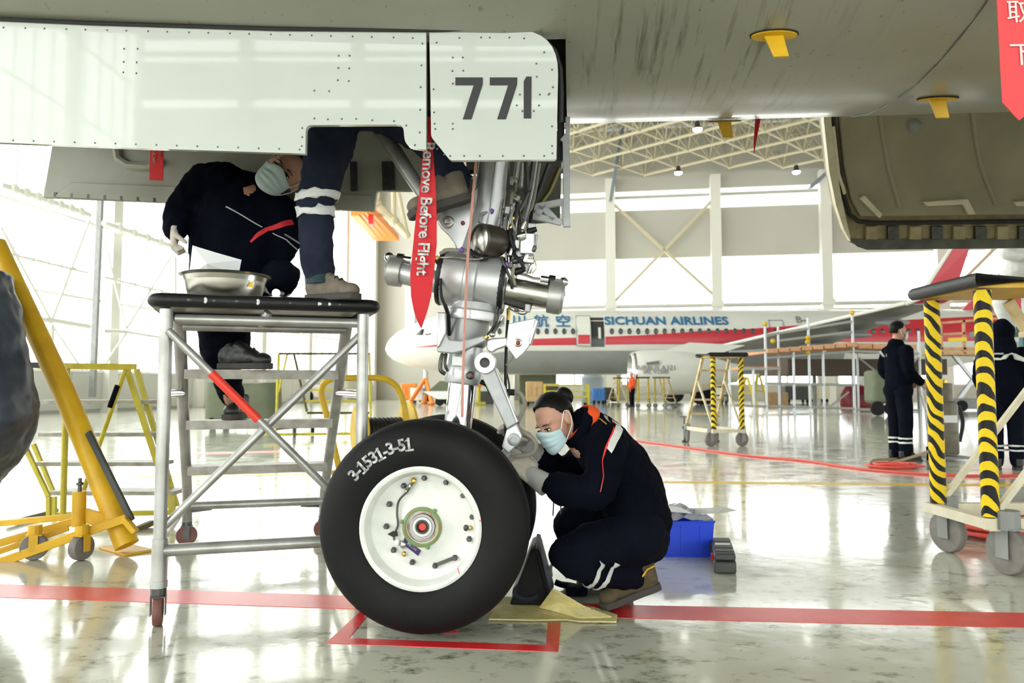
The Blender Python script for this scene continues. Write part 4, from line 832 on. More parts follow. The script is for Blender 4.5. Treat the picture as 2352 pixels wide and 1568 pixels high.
# ------------------------------------------------------------------ wheel chock, absorbent pad, strap, bin, case
cw = lambda x, y, Y=3.0: at(x, y, Y)
ck = thing('wheel_chock', 'black rubber wheel chock wedged behind the near nose wheel', 'chock', floor_at(1205, 1390))
co = floor_at(1170, 1389, .012); cx = V((1, -.06, 0)).normalized(); cy = V((.06, 1, 0))
sec = [(0, 0), (.175, .0), (.125, .21), (.105, .222), (.085, .21)]
m_ = MB(); m_.prism([co + cx * a + V((0, 0, b)) for a, b in sec], .30, cy); m_.build('wedge', M['rubber'], ck, bevel=.008)
m_ = MB(); m_.prism([co + cx * a + V((0, 0, b)) - cy * .01 for a, b in ((.16, .005), (.178, .005), (.118, .225), (.10, .225))], .33, cy); m_.build('back_ridge', M['rubber'], ck, bevel=.005)
m_ = MB(); m_.tube([co + cx * (.07 + .05 * cos(a)) + V((0, 0, .055 + .028 * sin(a))) - cy * .008 for a in [pi * .75 + i * pi / 7 for i in range(9)]], .009, 8); m_.build('rope_handle', mat('blue_black_rope', (.01, .015, .03), .8), ck)
pd = MB(); pts = [(1122, 1426), (1139, 1382), (1160, 1374), (1235, 1378), (1300, 1392), (1365, 1398), (1418, 1416), (1416, 1432), (1330, 1431), (1300, 1427), (1230, 1428)]
pd.prism([floor_at(x, y, .0) + V((0, 0, .003)) for x, y in pts], .006, (0, 0, 1)); pad = props(pd.build('absorbent_pad', M['pad'], smooth=False, bevel=.002), 'stained yellow absorbent pad on the floor under the wheel chock', 'pad')
fl = MB(); q = [floor_at(1238, 1395, .012), floor_at(1270, 1392, .016) , floor_at(1340, 1402, .02), floor_at(1405, 1415, .014), floor_at(1330, 1418, .012)]
a0 = at(1270, 1352, 2.98)
vs = [q[0], a0, q[2] + V((0, 0, .02)), q[3], q[4], (q[0] + q[2]) / 2 + V((0, -.02, .03))]; fl.add(vs, [(0, 5, 1), (1, 5, 2), (2, 5, 4), (5, 0, 4), (2, 4, 3)])
fl.build('folded_flap', M['pad'], pad, mods=thick(.005), smooth=False)
sp_ = MB(); sp_.tube(spline([floor_at(1275, 1336, .03), floor_at(1290, 1342, .02), floor_at(1310, 1345, .016), floor_at(1335, 1352, .03), floor_at(1342, 1358, .02), floor_at(1300, 1358, .02)], 5), (.026, .012), 8)
props(sp_.build('strap', M['navy2']), 'dark cloth strap lying on the floor behind the chock', 'strap')
sp_ = MB(); sp_.tube(spline([floor_at(1266, 1322, .02), at(1266, 1298, 3.5), at(1288, 1300, 3.5), floor_at(1302, 1325, .012)], 5), .008, 8); props(sp_.build('wire_loop', M['mgrey']), 'thin grey wire loop standing behind the chock', 'wire')
# blue bin
bc_ = floor_at(1566, 1279); X_ = V((1, -.02, 0)); Y_ = V((.02, 1, 0)); bn = thing('storage_bin', 'bright blue plastic bin on the floor behind the squatting worker', 'bin', bc_)
def bin_p(x, y, z): return bc_ + X_ * x + Y_ * y + V((0, 0, z))
m_ = MB(); wv, dv2, hh = .155, .42, .185
o_ = [bin_p(-wv, 0, 0), bin_p(wv, 0, 0), bin_p(wv, dv2, 0), bin_p(-wv, dv2, 0), bin_p(-wv - .015, -.012, hh), bin_p(wv + .015, -.012, hh), bin_p(wv + .015, dv2, hh), bin_p(-wv - .015, dv2, hh)]
m_.add(o_, [(0, 3, 2, 1), (0, 1, 5, 4), (1, 2, 6, 5), (2, 3, 7, 6), (3, 0, 4, 7)]); m_.build('bin_body', M['bluep'], bn, mods=thick(.006), smooth=False)
m_ = MB(); m_.tube([o_[4], o_[5], o_[6], o_[7]], .007, 6, closed=True); m_.build('bin_rim', M['bluep'], bn)
for x in (-.1, 0, .1): m_ = MB(); m_.bar(bin_p(x, -.004, .01), bin_p(x, -.012, hh - .02), .012, .006); m_.build('bin_rib', M['bluep'], bn)
t = thing('plastic_bag', 'clear plastic bags heaped on top of the blue bin', 'bag', bin_p(0, .1, hh - .03))
rnd = random.Random(3); m_ = MB(); n_ = 9; vs = []
for i in range(n_):
    for j in range(n_): vs.append(bin_p(-.14 + i * .04 + rnd.uniform(-.01, .01), .02 + j * .035, hh + .01 + .05 * sin(pi * i / 8) * sin(pi * j / 8) + rnd.uniform(-.012, .014)))
m_.add(vs, [(i * n_ + j, (i + 1) * n_ + j, (i + 1) * n_ + j + 1, i * n_ + j + 1) for i in range(n_ - 1) for j in range(n_ - 1)]); m_.build('bag_heap', M['film'], t, mods=thick(.0015), smooth=False)
m_ = MB(); m_.add([bin_p(-.09, .03, hh + .05), bin_p(.06, .02, hh + .04), bin_p(.02, .14, hh + .055), bin_p(-.07, .15, hh + .06)], [(0, 1, 2, 3)]); m_.build('folded_sheet', M['paper'], t, mods=thick(.002), smooth=False)
m_ = MB(); m_.add([bin_p(.08, .05, hh + .03), bin_p(.30, .02, hh + .055), bin_p(.26, .1, hh + .06), bin_p(.10, .12, hh + .05), bin_p(.2, .05, hh + .035)], [(0, 4, 3), (4, 1, 2), (4, 2, 3)]); m_.build('bag_tail', M['film'], t, mods=thick(.0015), smooth=False)
m_ = MB(); m_.ball(bin_p(-.06, .06, hh + .02), (.03, .02, .015), 8, 6); m_.build('red_cap', M['redp'], t)
# black instrument case
ca = floor_at(1640, 1318); cb = floor_at(1692, 1319); cx = (cb - ca).normalized(); ln = V((.22, 1, 0)).normalized()
cs = thing('tool_case', 'long black tool case lying beside the blue bin', 'case', (ca + cb) / 2); Lc = .42
def case_p(x, y, z): return ca + cx * x + ln * y + V((0, 0, z))
CM = Matrix((cx, ln, cx.cross(ln))).transposed(); wc = (cb - ca).length
m_ = MB(); m_.box(case_p(wc / 2, Lc / 2, .03), (wc, Lc, .055), CM); m_.build('case_base', M['dgrey'], cs, bevel=.008)
m_ = MB(); m_.box(case_p(wc / 2, Lc / 2, .078), (wc * .96, Lc * .97, .035), CM); m_.build('case_lid', M['dgrey'], cs, bevel=.01)
m_ = MB(); m_.box(case_p(wc / 2, Lc * .55, .098), (wc * .7, .03, .006), CM); m_.build('handle_strip', M['refl'], cs)
for y in (.1, .32): m_ = MB(); m_.box(case_p(-.004, y, .06), (.012, .04, .03), CM); m_.build('catch', M['redp'] if y < .2 else M['dsteel'], cs)
for y in (.06, .15, .3): m_ = MB(); m_.box(case_p(wc / 2, y, .097), (wc * .8, .012, .006), CM); m_.build('lid_ridge', M['dgrey'], cs)

# ------------------------------------------------------------------ wheeled stepladder stands with hazard tape
def hazard():
    m = bpy.data.materials.new('hazard_tape'); m.use_nodes = True; nt = m.node_tree; N = nt.nodes; L = nt.links; b = N['Principled BSDF']; b.inputs['Roughness'].default_value = .5; b.inputs['Specular IOR Level'].default_value = .25
    tc = N.new('ShaderNodeTexCoord'); sx = N.new('ShaderNodeSeparateXYZ'); L.new(tc.outputs['Object'], sx.inputs[0])
    n = N.new('ShaderNodeTexNoise'); n.inputs['Scale'].default_value = 8; n.inputs['Detail'].default_value = 1; L.new(tc.outputs['Object'], n.inputs['Vector'])
    def mth(op, a, c):
        k = N.new('ShaderNodeMath'); k.operation = op
        for i, v in enumerate((a, c)):
            if isinstance(v, (int, float)): k.inputs[i].default_value = v
            else: L.new(v, k.inputs[i])
        return k.outputs[0]
    ax = mth('ABSOLUTE', sx.outputs[0], 0); z = mth('ADD', sx.outputs[2], mth('MULTIPLY', ax, -.95)); z = mth('ADD', z, mth('MULTIPLY', sx.outputs[1], .95)); z = mth('ADD', z, mth('MULTIPLY', n.outputs['Fac'], .11))
    f = mth('FRACT', mth('DIVIDE', z, .082), 0); f = mth('GREATER_THAN', f, .46)
    k = N.new('ShaderNodeMixRGB'); L.new(f, k.inputs[0]); k.inputs[1].default_value = (.008, .0075, .007, 1); k.inputs[2].default_value = (.82, .58, .01, 1); L.new(k.outputs[0], b.inputs['Base Color'])
    bp = N.new('ShaderNodeBump'); bp.inputs['Strength'].default_value = .3; bp.inputs['Distance'].default_value = .01; L.new(n.outputs['Fac'], bp.inputs['Height']); L.new(bp.outputs[0], b.inputs['Normal'])
    return m
M['hazard'] = hazard()
def make_stand():
    t = thing('ladder_stand', 'x', 'ladder', (0, 0, 0))
    for x in (-.225, .225):
        m_ = MB(); m_.tube([(x, 0, .27), (x, 0, .8), (x, 0, 1.36)], .04, 16); m_.build('taped_post', M['hazard'], t)
        m_ = MB(); m_.bar((x, .42, 1.36), (x * 1.12, 1.10, .24), .035, .05); m_.build('stringer', M['tan'], t, smooth=False)
        m_ = MB(); m_.bar((x, .02, .28), (x, .62, 1.02), .028, .028); m_.build('side_brace', M['cream'], t, smooth=False)
        m_ = MB(); m_.bar((x * 1.05, -.03, .235), (x * 1.12, 1.12, .235), .05, .06); m_.build('base_rail', M['cream'], t, smooth=False)
        m_ = MB(); m_.tube([(x * 1.25, 1.1, .02), (x * 1.25, 1.1, .42)], .014, 10); m_.box((x * 1.25, 1.1, .42), (.14, .02, .015)); m_.ball((x * 1.25, 1.1, .015), (.05, .05, .02), 10, 6); m_.box((x * 1.18, 1.1, .24), (.1, .04, .05)); m_.build('screw_jack', M['dsteel'], t, smooth=False)
    for y in (-.03, 1.12): m_ = MB(); m_.bar((-.27, y, .24), (.27, y, .24), .05, .05); m_.build('base_beam', M['cream'], t, smooth=False)
    for i in range(4):
        z = .47 + i * .235; y = .42 + (1.36 - z) / 1.12 * .68; m_ = MB(); m_.box((0, y, z), (.46, .12, .03)); m_.build('rung', M['tan'], t, smooth=False)
    m_ = MB(); m_.box((0, .21, 1.385), (.52, .5, .03)); m_.build('platform', M['amber'], t, smooth=False)
    m_ = MB(); m_.tube([(-.29, -.06, 1.405), (.29, -.06, 1.405), (.29, .46, 1.405), (-.29, .46, 1.405)], .034, 10, closed=True); m_.build('rubber_edge', M['black'], t)
    for x in (-.25, .25):
        for y in (.06, 1.05): caster(None, V((x, y, 0)), .112, parent=t, mf='mgrey', mw='castw', dirv=(1, .25, 0) if y < .5 else (.2, 1, 0), w=.05)
    return t
M['castw'] = mat('grey_caster_wheel', (.21, .19, .175), .55, var=.25, vs=20)
proto = make_stand()
places = [((2.30, 3.93), -90, 'tall ladder stand in the right foreground with hazard tape wound round its posts', 1.0),
          ((3.30, 11.7), 8, 'ladder stand with taped posts standing alone in the middle of the floor', 1.0)]
for i, (px, bY) in enumerate(((1432, 935), (1478, 937), (1515, 937))): c_ = floor_at(px, bY); places.append(((c_.x, c_.y), 20 - 30 * i, ['leftmost small ladder stand in front of the far engine', 'middle small ladder stand in front of the far engine', 'rightmost small ladder stand in front of the far engine'][i], 1.0))
stands = [proto] + [copy_tree(proto) for _ in places[1:]]
for o, (xy, rz, lb, sc_) in zip(stands, places):
    o.location = (xy[0], xy[1], 0); o.rotation_euler = (0, 0, R(rz)); o['label'] = lb; o['group'] = 'wheeled ladder stands on the hangar floor'
    ROOTM[o] = Matrix.Translation(o.location) @ Matrix.Rotation(R(rz), 4, 'Z')

# ------------------------------------------------------------------ yellow axle stand with tarp, left foreground
js = thing('yellow_jack_stand', 'yellow wheeled jack stand with a thick slanted beam at the left edge', 'jack', floor_at(290, 1265))
def yb(nm, a, b, w, h=None, m='amber', up=(0, 0, 1), bev=.004): mb = MB(); mb.bar(a, b, w, h, up); return mb.build(nm, M[m], js, bevel=bev)
m_ = MB(); m_.tube([at(292, 1252, 4.12), at(150, 905, 4.25), at(-10, 560, 4.4)], [.062, .058, .055], 20); m_.build('beam', M['amber'], js)
yb('rack_bar', at(303, 1195, 4.02), at(202, 992, 4.1), .02, .035, 'dgrey')
m_ = MB(); m_.prism([floor_at(x, y, 0) for x, y in ((226, 1260), (290, 1250), (352, 1266), (285, 1277))], .012, (0, 0, 1)); m_.build('foot_plate', M['amber'], js, bevel=.003)
m_ = MB(); m_.cyl(at(182, 1128, 4.1), at(181, 1208, 4.1), .034, 18); m_.build('screw_post', M['amber'], js)
m_ = MB(); m_.lathe([(.010, 0), (.010, .03), (.018, .035), (.018, .045), (.009, .05), (.009, .07)], at(183, 1128, 4.1), (0, 0, 1), 12); m_.build('screw', M['dsteel'], js)
m_ = MB(); m_.prism([at(x, y, 4.1) for x, y in ((194, 1168), (255, 1185), (262, 1222), (238, 1216), (194, 1200))], .03, (0, 1, 0)); m_.build('gusset', M['amber'], js, bevel=.004)
yb('frame_rail', at(300, 1186, 4.05), at(-20, 1298, 3.95), .03, .045); yb('frame_rail', at(178, 1195, 4.2), at(-20, 1252, 4.05), .03, .04); yb('frame_rail', at(170, 1186, 4.4), at(-20, 1203, 4.5), .03, .035); yb('frame_rail', at(158, 1212, 4.15), at(-20, 1272, 4.0), .025, .03)
yb('lug', at(285, 1190, 4.0), at(312, 1222, 4.0), .04, .03)
for p, d_ in ((floor_at(186, 1286), (.3, 1, 0)), (floor_at(78, 1285), (1, .4, 0))): caster(None, p, .066, parent=js, mf='amber', mw='castw', dirv=d_, w=.05)
tp = MB(); rings = [(615, -150, 20, 3.75), (640, -150, 24, 3.72), (700, -150, 36, 3.7), (780, -150, 55, 3.66), (860, -150, 68, 3.62), (930, -150, 84, 3.6), (975, -150, 85, 3.6), (1010, -150, 66, 3.62), (1060, -150, 34, 3.66), (1110, -150, -4, 3.7), (1150, -150, -30, 3.74)]
rnd = random.Random(5); vs = []; n_ = 18
for y, x0, x1, Y in rings:
    Y += .38
    a, b = at(x0, y, Y), at(x1, y, Y); c = (a + b) / 2; rx = (b - a).length / 2
    for k in range(n_):
        th = 2 * pi * k / n_; ex = abs(cos(th)) ** .6 * (1 if cos(th) > 0 else -1); ey = abs(sin(th)) ** .6 * (1 if sin(th) > 0 else -1)
        vs.append(c + V((ex * rx, ey * .2 - .06, 0)) + V((rnd.uniform(-.006, .006), rnd.uniform(-.02, .02), 0)))
tp.add(vs, [(i * n_ + k, i * n_ + (k + 1) % n_, (i + 1) * n_ + (k + 1) % n_, (i + 1) * n_ + k) for i in range(len(rings) - 1) for k in range(n_)] + [tuple(range(n_)), tuple((len(rings) - 1) * n_ + k for k in range(n_))])
def tarp_mod(o):
    b = o.modifiers.new('sub', 'SUBSURF'); b.levels = b.render_levels = 3; x = bpy.data.textures.new('folds', 'CLOUDS'); x.noise_scale = .16; x.noise_depth = 2; d = o.modifiers.new('folds', 'DISPLACE'); d.texture = x; d.strength = .05; d.texture_coords = 'LOCAL'
props(tp.build('tarp', M['tarp'], mods=tarp_mod), 'blue grey tarpaulin bundle hung on the slanted yellow beam', 'tarpaulin')

# ------------------------------------------------------------------ yellow tread steps behind the jack stand
ys = thing('yellow_steps', 'low yellow step unit with metal treads behind the jack stand', 'steps', floor_at(250, 1185))
def sb_(nm, a, b, r, m='yellowg', sq=True):
    mb = MB(); mb.bar(a, b, r * 2, r * 2) if sq else mb.tube([a, b], r, 10); return mb.build(nm, M[m], ys, smooth=not sq)
sb_('top_beam', at(150, 840, 4.9), at(312, 842, 4.95), .018); sb_('top_beam', at(65, 838, 4.9), at(150, 840, 4.9), .018, 'black'); sb_('top_beam', at(90, 842, 5.4), at(300, 846, 5.4), .014)
sb_('post', at(154, 845, 4.85), at(144, 1200, 4.85), .019, sq=False); sb_('diagonal', at(288, 848, 4.9), at(192, 1125, 4.95), .014, sq=False)
m_ = MB(); m_.tube([at(270, 885, 4.89), at(252, 935, 4.9)], .016, 10); m_.build('black_band', M['navy2'], ys)
for dx, Y in ((0, 4.95), (22, 5.25)):
    sb_('stringer', at(292 + dx, 848, Y), at(400 + dx * .3, 1185 - dx, Y), .015); sb_('stringer', at(55 + dx, 1020, Y), at(112 + dx * .6, 1140 - dx * .2, Y), .012); sb_('stringer', at(112 + dx * .6, 1140, Y), at(112 + dx * .6, 1190 - dx * .3, Y), .012)
for (x0, x1, y) in ((78, 345, 923), (82, 355, 998), (72, 372, 1066), (104, 402, 1133)):
    m_ = MB(); a, b = at(x0, y, 5.0), at(x1, y, 5.05); m_.box((a + b) / 2 + V((0, .1, 0)), ((b - a).length, .2, .025)); m_.build('tread', M['tread'], ys, smooth=False)
sb_('base_rail', at(130, 1182, 5.0), at(402, 1176, 5.1), .016); sb_('base_rail', at(20, 1200, 4.95), at(130, 1172, 5.5), .014, 'olive'); sb_('base_rail', at(205, 1262, 4.45), at(350, 1200, 4.95), .016, 'olive'); sb_('post', at(398, 1135, 5.05), at(396, 1190, 5.05), .014)
# ------------------------------------------------------------------ hose reel trolley behind the wheel
hr = thing('hose_reel', 'yellow tube framed hose reel trolley behind the nose wheel', 'hose reel', floor_at(850, 1075))
m_ = MB(); m_.tube(spline([at(782, 1090, 5.0), at(752, 960, 5.0), at(738, 900, 5.0), at(752, 874, 5.0), at(790, 868, 5.05), at(870, 868, 5.15), at(900, 878, 5.15), at(918, 900, 5.15), at(930, 940, 5.15), at(936, 1000, 5.15), at(938, 1080, 5.15)], 4), .021, 12); m_.build('hoop_frame', M['yellow'], hr)
rx = V((1, .55, 0)).normalized()
for px, py, nm in ((826, 990, 0), (936, 985, 1)):
    c = at(px, py, 5.15 if nm == 0 else 5.35); m_ = MB(); m_.lathe([(.02, -.008), (.195, -.008), (.2, 0), (.195, .008), (.02, .008)], c, rx, 36); m_.build('reel_disc', M['yellow'], hr)
c0, c1 = at(832, 990, 5.17), at(930, 987, 5.33)
m_ = MB()
for k in range(9):
    c = c0.lerp(c1, (k + .7) / 10.2); x, y, a = basis(rx); m_.tube([c + x * .075 * cos(2 * pi * j / 24) + y * .075 * sin(2 * pi * j / 24) for j in range(24)], .019, 8, closed=True)
m_.build('coiled_hose', M['black'], hr)['kind'] = 'stuff'
m_ = MB(); m_.tube([c0, c1], .03, 12); m_.build('reel_axle', M['dsteel'], hr)
m_ = MB(); m_.bar(floor_at(760, 1085, .14), floor_at(940, 1075, .14), .04, .04); m_.build('base_bar', M['yellow'], hr, smooth=False)
for p in (floor_at(790, 1100), floor_at(935, 1095)): caster(None, p, .06, parent=hr, mf='yellow', mw='black', dirv=(.5, 1, 0))

# ------------------------------------------------------------------ people
def fr3(f, u):                          # head/hand frame: columns right, forward, up
    f = V(f).normalized(); u = V(u); u = (u - f * u.dot(f)).normalized(); r = f.cross(u); return Matrix((r, f, u)).transposed()
class Head:
    def __init__(s, c, f, u, k=1.0): s.c = V(c); s.m = fr3(f, u); s.k = k
    def p(s, x, y, z): return s.c + s.m @ (V((x, y, z)) * s.k)
    def add_to(s, mb):
        k = s.k
        mb.ball(s.p(0, -.012, .032), (.074 * k, .092 * k, .088 * k), 20, 14, s.m); mb.ball(s.p(0, .022, -.03), (.060 * k, .068 * k, .080 * k), 18, 12, s.m)
        mb.ball(s.p(0, .060, -.088), (.030 * k, .026 * k, .022 * k), 12, 8, s.m); mb.ball(s.p(0, .066, .032), (.052 * k, .022 * k, .018 * k), 12, 8, s.m)
        for q in (-1, 1):
            mb.ball(s.p(.036 * q, .060, -.022), (.024 * k, .024 * k, .024 * k), 12, 8, s.m)
            mb.ball(s.p(.076 * q, -.010, -.004), (.012 * k, .021 * k, .034 * k), 12, 8, s.m); mb.tube([s.p((.082 + .003 * sin(a_)) * q, -.012 - .020 * cos(a_ - .6), -.002 + .030 * sin(a_)) for a_ in [-1.2 + i_ * .42 for i_ in range(9)]], .0055 * k, 6)
        mb.tube([s.p(0, .080, .022), s.p(0, .096, -.006), s.p(0, .106, -.030)], [.008 * k, .011 * k, .015 * k], 10); mb.ball(s.p(0, .101, -.032), .015 * k, 10, 6)
        mb.ball(s.p(0, .085, -.058), (.022 * k, .010 * k, .009 * k), 10, 6, s.m)
    def extras(s, par, hair='black', low=-.05, bun=False, mask=True, maskm='mask'):
        k = s.k
        for q in (-1, 1):
            m_ = MB(); m_.ball(s.p(.031 * q, .0815, .004), (.014 * k, .008 * k, .0065 * k), 12, 8, s.m); e = m_.build('eye', M['eyew'], par)
            m_ = MB(); m_.ball(s.p(.031 * q, .0885, .004), (.0062 * k, .003 * k, .0060 * k), 10, 6, s.m); m_.build('iris', M['hair'], e)
            m_ = MB(); m_.tube([s.p(.014 * q, .089, .011), s.p(.031 * q, .0895, .0125), s.p(.047 * q, .080, .008)], .0022 * k, 6); m_.build('eyelid', M['hair'], e)
            m_ = MB(); m_.tube([s.p(.014 * q, .0905, .028), s.p(.03 * q, .0905, .031), s.p(.05 * q, .079, .025)], [.0022 * k, .0028 * k, .0012 * k], 6); m_.build('eyebrow', M['hair'], par)
        m_ = MB(); n, mm = 64, 48; vs = []; fs = []
        for i in range(mm + 1):
            t = pi * i / mm
            for j in range(n): a = 2 * pi * j / n; vs.append((.081 * sin(t) * cos(a), -.016 + .099 * sin(t) * sin(a), .036 + .097 * cos(t)))
        def keep(v):
            x, y, z = v; t = min(1, max(0, (y + .04) / .10)); t = t * t * (3 - 2 * t)
            zt = low + (.104 - low) * t
            if abs(x) > .055 and -.045 < y < .03: zt = max(zt, .022)
            return z > zt
        for i in range(mm):
            for j in range(n):
                f_ = (i * n + j, i * n + (j + 1) % n, (i + 1) * n + (j + 1) % n, (i + 1) * n + j)
                if all(keep(vs[q]) for q in f_): fs.append(f_)
        m_.add([s.p(*v) for v in vs], fs)
        def hm(o):
            a = o.modifiers.new('solid', 'SOLIDIFY'); a.thickness = .010 * k; a.offset = 0; b = o.modifiers.new('smooth', 'SMOOTH'); b.iterations = 9; b.factor = .5
        h = m_.build('hair', M['hair'], par, mods=hm, recalc=False)
        bm = bmesh.new(); bm.from_mesh(h.data); bmesh.ops.delete(bm, geom=[v for v in bm.verts if not v.link_faces], context='VERTS'); bmesh.ops.recalc_face_normals(bm, faces=bm.faces); bm.to_mesh(h.data); bm.free()
        if bun:
            m_ = MB(); m_.ball(s.p(-.005, -.125, .062), (.044 * k, .038 * k, .046 * k), 16, 10, s.m); m_.ball(s.p(.01, -.142, .045), (.03 * k, .024 * k, .03 * k), 12, 8, s.m); m_.build('hair_bun', M['hair'], h)
            m_ = MB(); m_.tube([s.p(.03 * cos(a), -.104 - .004 * sin(a), .058 + .032 * sin(a)) for a in [2 * pi * i / 16 for i in range(16)]], .0055 * k, 8, closed=True); m_.build('hair_tie', mat('pink_hair_tie', (.5, .25, .33), .8), h)
        if mask:
            m_ = MB(); n, mm = 18, 10; vs = []
            for i in range(mm + 1):
                for j in range(n + 1):
                    a = R(-74 + 148 * j / n); t = i / mm; ce = cos(a)
                    zt = -.006 + .026 * max(0, ce) ** 5 - .016 * (1 - ce); zb_ = -.114 + .040 * (1 - ce) ** .9
                    z = zt + (zb_ - zt) * t; dpt = .117 + .010 * sin(pi * t) - .018 * max(0, t - .6) - (.010 if i in (3, 5, 7) else 0) + .004 * (t < .15)
                    vs.append(s.p(.0765 * sin(a) * (1 - .10 * t), .006 + (dpt - .006) * max(0, ce) ** .75, z))
            m_.add(vs, [(i * (n + 1) + j, i * (n + 1) + j + 1, (i + 1) * (n + 1) + j + 1, (i + 1) * (n + 1) + j) for i in range(mm) for j in range(n)])
            mk = m_.build('face_mask', M[maskm], par, mods=thick(.003, 1), ang=60)
            for q in (-1, 1):
                m_ = MB(); m_.tube(spline([s.p(.0735 * q, .050, -.022), s.p(.080 * q, .012, .016), s.p(.084 * q, -.012, .034), s.p(.086 * q, -.03, .012), s.p(.083 * q, -.012, -.035), s.p(.067 * q, .048, -.078)], 5), .0022 * k, 6); m_.build('ear_loop', M['paper'], mk)
def hand(par, wrist, d, n, thumb, curl=.5, mt='glove', name='glove', k=1.0, cuff=None, spread=.012, cm='cuffg', cl=.06, fcurl=None):
    d = V(d).normalized(); n = V(n); n = (n - d * n.dot(d)).normalized(); t = V(thumb); t = (t - d * t.dot(d) - n * t.dot(n)).normalized(); w = V(wrist); mb = MB()
    for i in range(5):
        a = i / 4; mb.tube([w + d * (-.01 * k) + t * ((.5 - a) * .046 * k), w + d * (.045 * k) + t * ((.5 - a) * .060 * k), w + d * (.088 * k) + t * ((.5 - a) * .066 * k)], [.016 * k, .017 * k, .014 * k], 10)
    for i, (L_, sp_) in enumerate(((.070, 1.5), (.079, .5), (.073, -.5), (.056, -1.5))):
        c = (fcurl[i] if fcurl else curl); p = w + d * (.088 * k - .004 * abs(sp_) * k) + t * (sp_ * .0205 * k); dd = (d + t * (sp_ * spread)).normalized(); pts = [p - dd * .02 * k, p]
        for j, sg in enumerate((.42, .32, .26)):
            ang = c * (.75 + .35 * j) ; ca, sa = cos(ang * (j + 1) * .55), sin(ang * (j + 1) * .55); p = p + (dd * ca + n * sa) * (L_ * sg * k); pts.append(p)
        mb.tube(pts, [.0115 * k, .0115 * k, .0108 * k, .0100 * k, .0085 * k], 10); mb.ball(pts[-1], .0085 * k, 8, 6)
    p = w + d * .020 * k + t * .030 * k; pts = [p, p + (d * .6 + t * .75 + n * .25).normalized() * .036 * k]; pts.append(pts[-1] + (d * .85 + t * .35 + n * (.3 + curl * .4)).normalized() * .030 * k); pts.append(pts[-1] + (d * .9 + t * .0 + n * (.3 + curl * .6)).normalized() * .025 * k)
    mb.tube(pts, [.017 * k, .0135 * k, .0115 * k, .009 * k], 10); mb.ball(pts[-1], .009 * k, 8, 6)
    o = mb.build(name, M[mt], par, mods=organic(.0042, 4, .002, .02))
    if cuff:
        c = V(cuff); m_ = MB(); dd = (w - c).normalized(); q = [w + dd * .012, w - dd * .004, w.lerp(c, .5), c, c]; m_.tube(q[:4], [.034 * k, .036 * k, .040 * k, .045 * k], 18); m_.build('glove_cuff', M[cm], o); 
    return o
def shoe(par, heel, d, up=(0, 0, 1), k=1.0, mt='shoe', L_=.275, name='shoe', trim=None):
    m3 = fr3(d, up); h = V(heel); k = k * L_ / .275
    def p(x, y, z): return h + m3 @ (V((x, y, z)) * k)
    out = [(.0, -.012), (.026, -.006), (.036, .03), (.033, .08), (.040, .15), (.050, .20), (.046, .245), (.022, .268), (-.01, .268), (-.036, .245), (-.044, .20), (-.036, .15), (-.031, .08), (-.035, .03), (-.026, -.006)]
    m_ = MB(); m_.prism([p(x, y, 0) for x, y in out], .03 * k, m3 @ V((0, 0, 1))); sol = m_.build('sole', M['sole'], par, bevel=.005 * k)
    m_ = MB(); s3 = lambda a, b, c: (a * k, b * k, c * k)
    m_.ball(p(.002, .215, .045), s3(.043, .048, .035), 14, 10, m3); m_.ball(p(.0, .15, .058), s3(.039, .06, .042), 14, 10, m3); m_.ball(p(0, .04, .055), s3(.035, .052, .05), 14, 10, m3); m_.ball(p(0, .09, .065), s3(.035, .06, .052), 14, 10, m3)
    m_.tube([p(0, .03, .05), p(0, .028, .10), p(0, .026, .128)], [.040 * k, .042 * k, .043 * k], 16); m_.tube([p(0, .155, .075), p(0, .075, .118)], [.028 * k, .032 * k], 14)
    o = m_.build(name, M[mt], par, mods=organic(.006 * k, 4))
    for i in range(4): m_ = MB(); y = .17 - i * .024; z = .096 + i * .011; m_.tube([p(-.022, y, z - .006), p(0, y + .002, z + .006), p(.022, y, z - .006)], .0035 * k, 6); m_.build('lace', M['blackp'], o)
    if trim: m_ = MB(); m_.tube([p(.043, -.005, .115), p(.046, .03, .112), p(.044, .06, .09)], .004 * k, 6); m_.build('trim', M[trim], o); m_ = MB(); m_.tube([p(-.043, -.005, .115), p(-.046, .03, .112), p(-.044, .06, .09)], .004 * k, 6); m_.build('trim', M[trim], o)
    return o
def band(par, a, b, r, mt='refl', name='reflective_band', n=28, target=None, off=.004, flat=None):
    m_ = MB(); a, b = V(a), V(b); vs = []; x, y, t = basis(b - a); 
    ra, rb = r if isinstance(r, tuple) else (r, r); kk = 4
    for i in range(kk + 1):
        c = a.lerp(b, i / kk); vs += [c + x * ra * cos(2 * pi * j / n) + y * rb * sin(2 * pi * j / n) for j in range(n)]
    m_.add(vs, [(i * n + j, i * n + (j + 1) % n, (i + 1) * n + (j + 1) % n, (i + 1) * n + j) for i in range(kk) for j in range(n)])
    def f(o):
        if target is not None: w = o.modifiers.new('wrap', 'SHRINKWRAP'); w.target = target; w.wrap_method = 'NEAREST_SURFACEPOINT'; w.wrap_mode = 'ABOVE_SURFACE'; w.offset = off
        s_ = o.modifiers.new('solid', 'SOLIDIFY'); s_.thickness = .003; s_.offset = 1
    return m_.build(name, M[mt], par, mods=f)
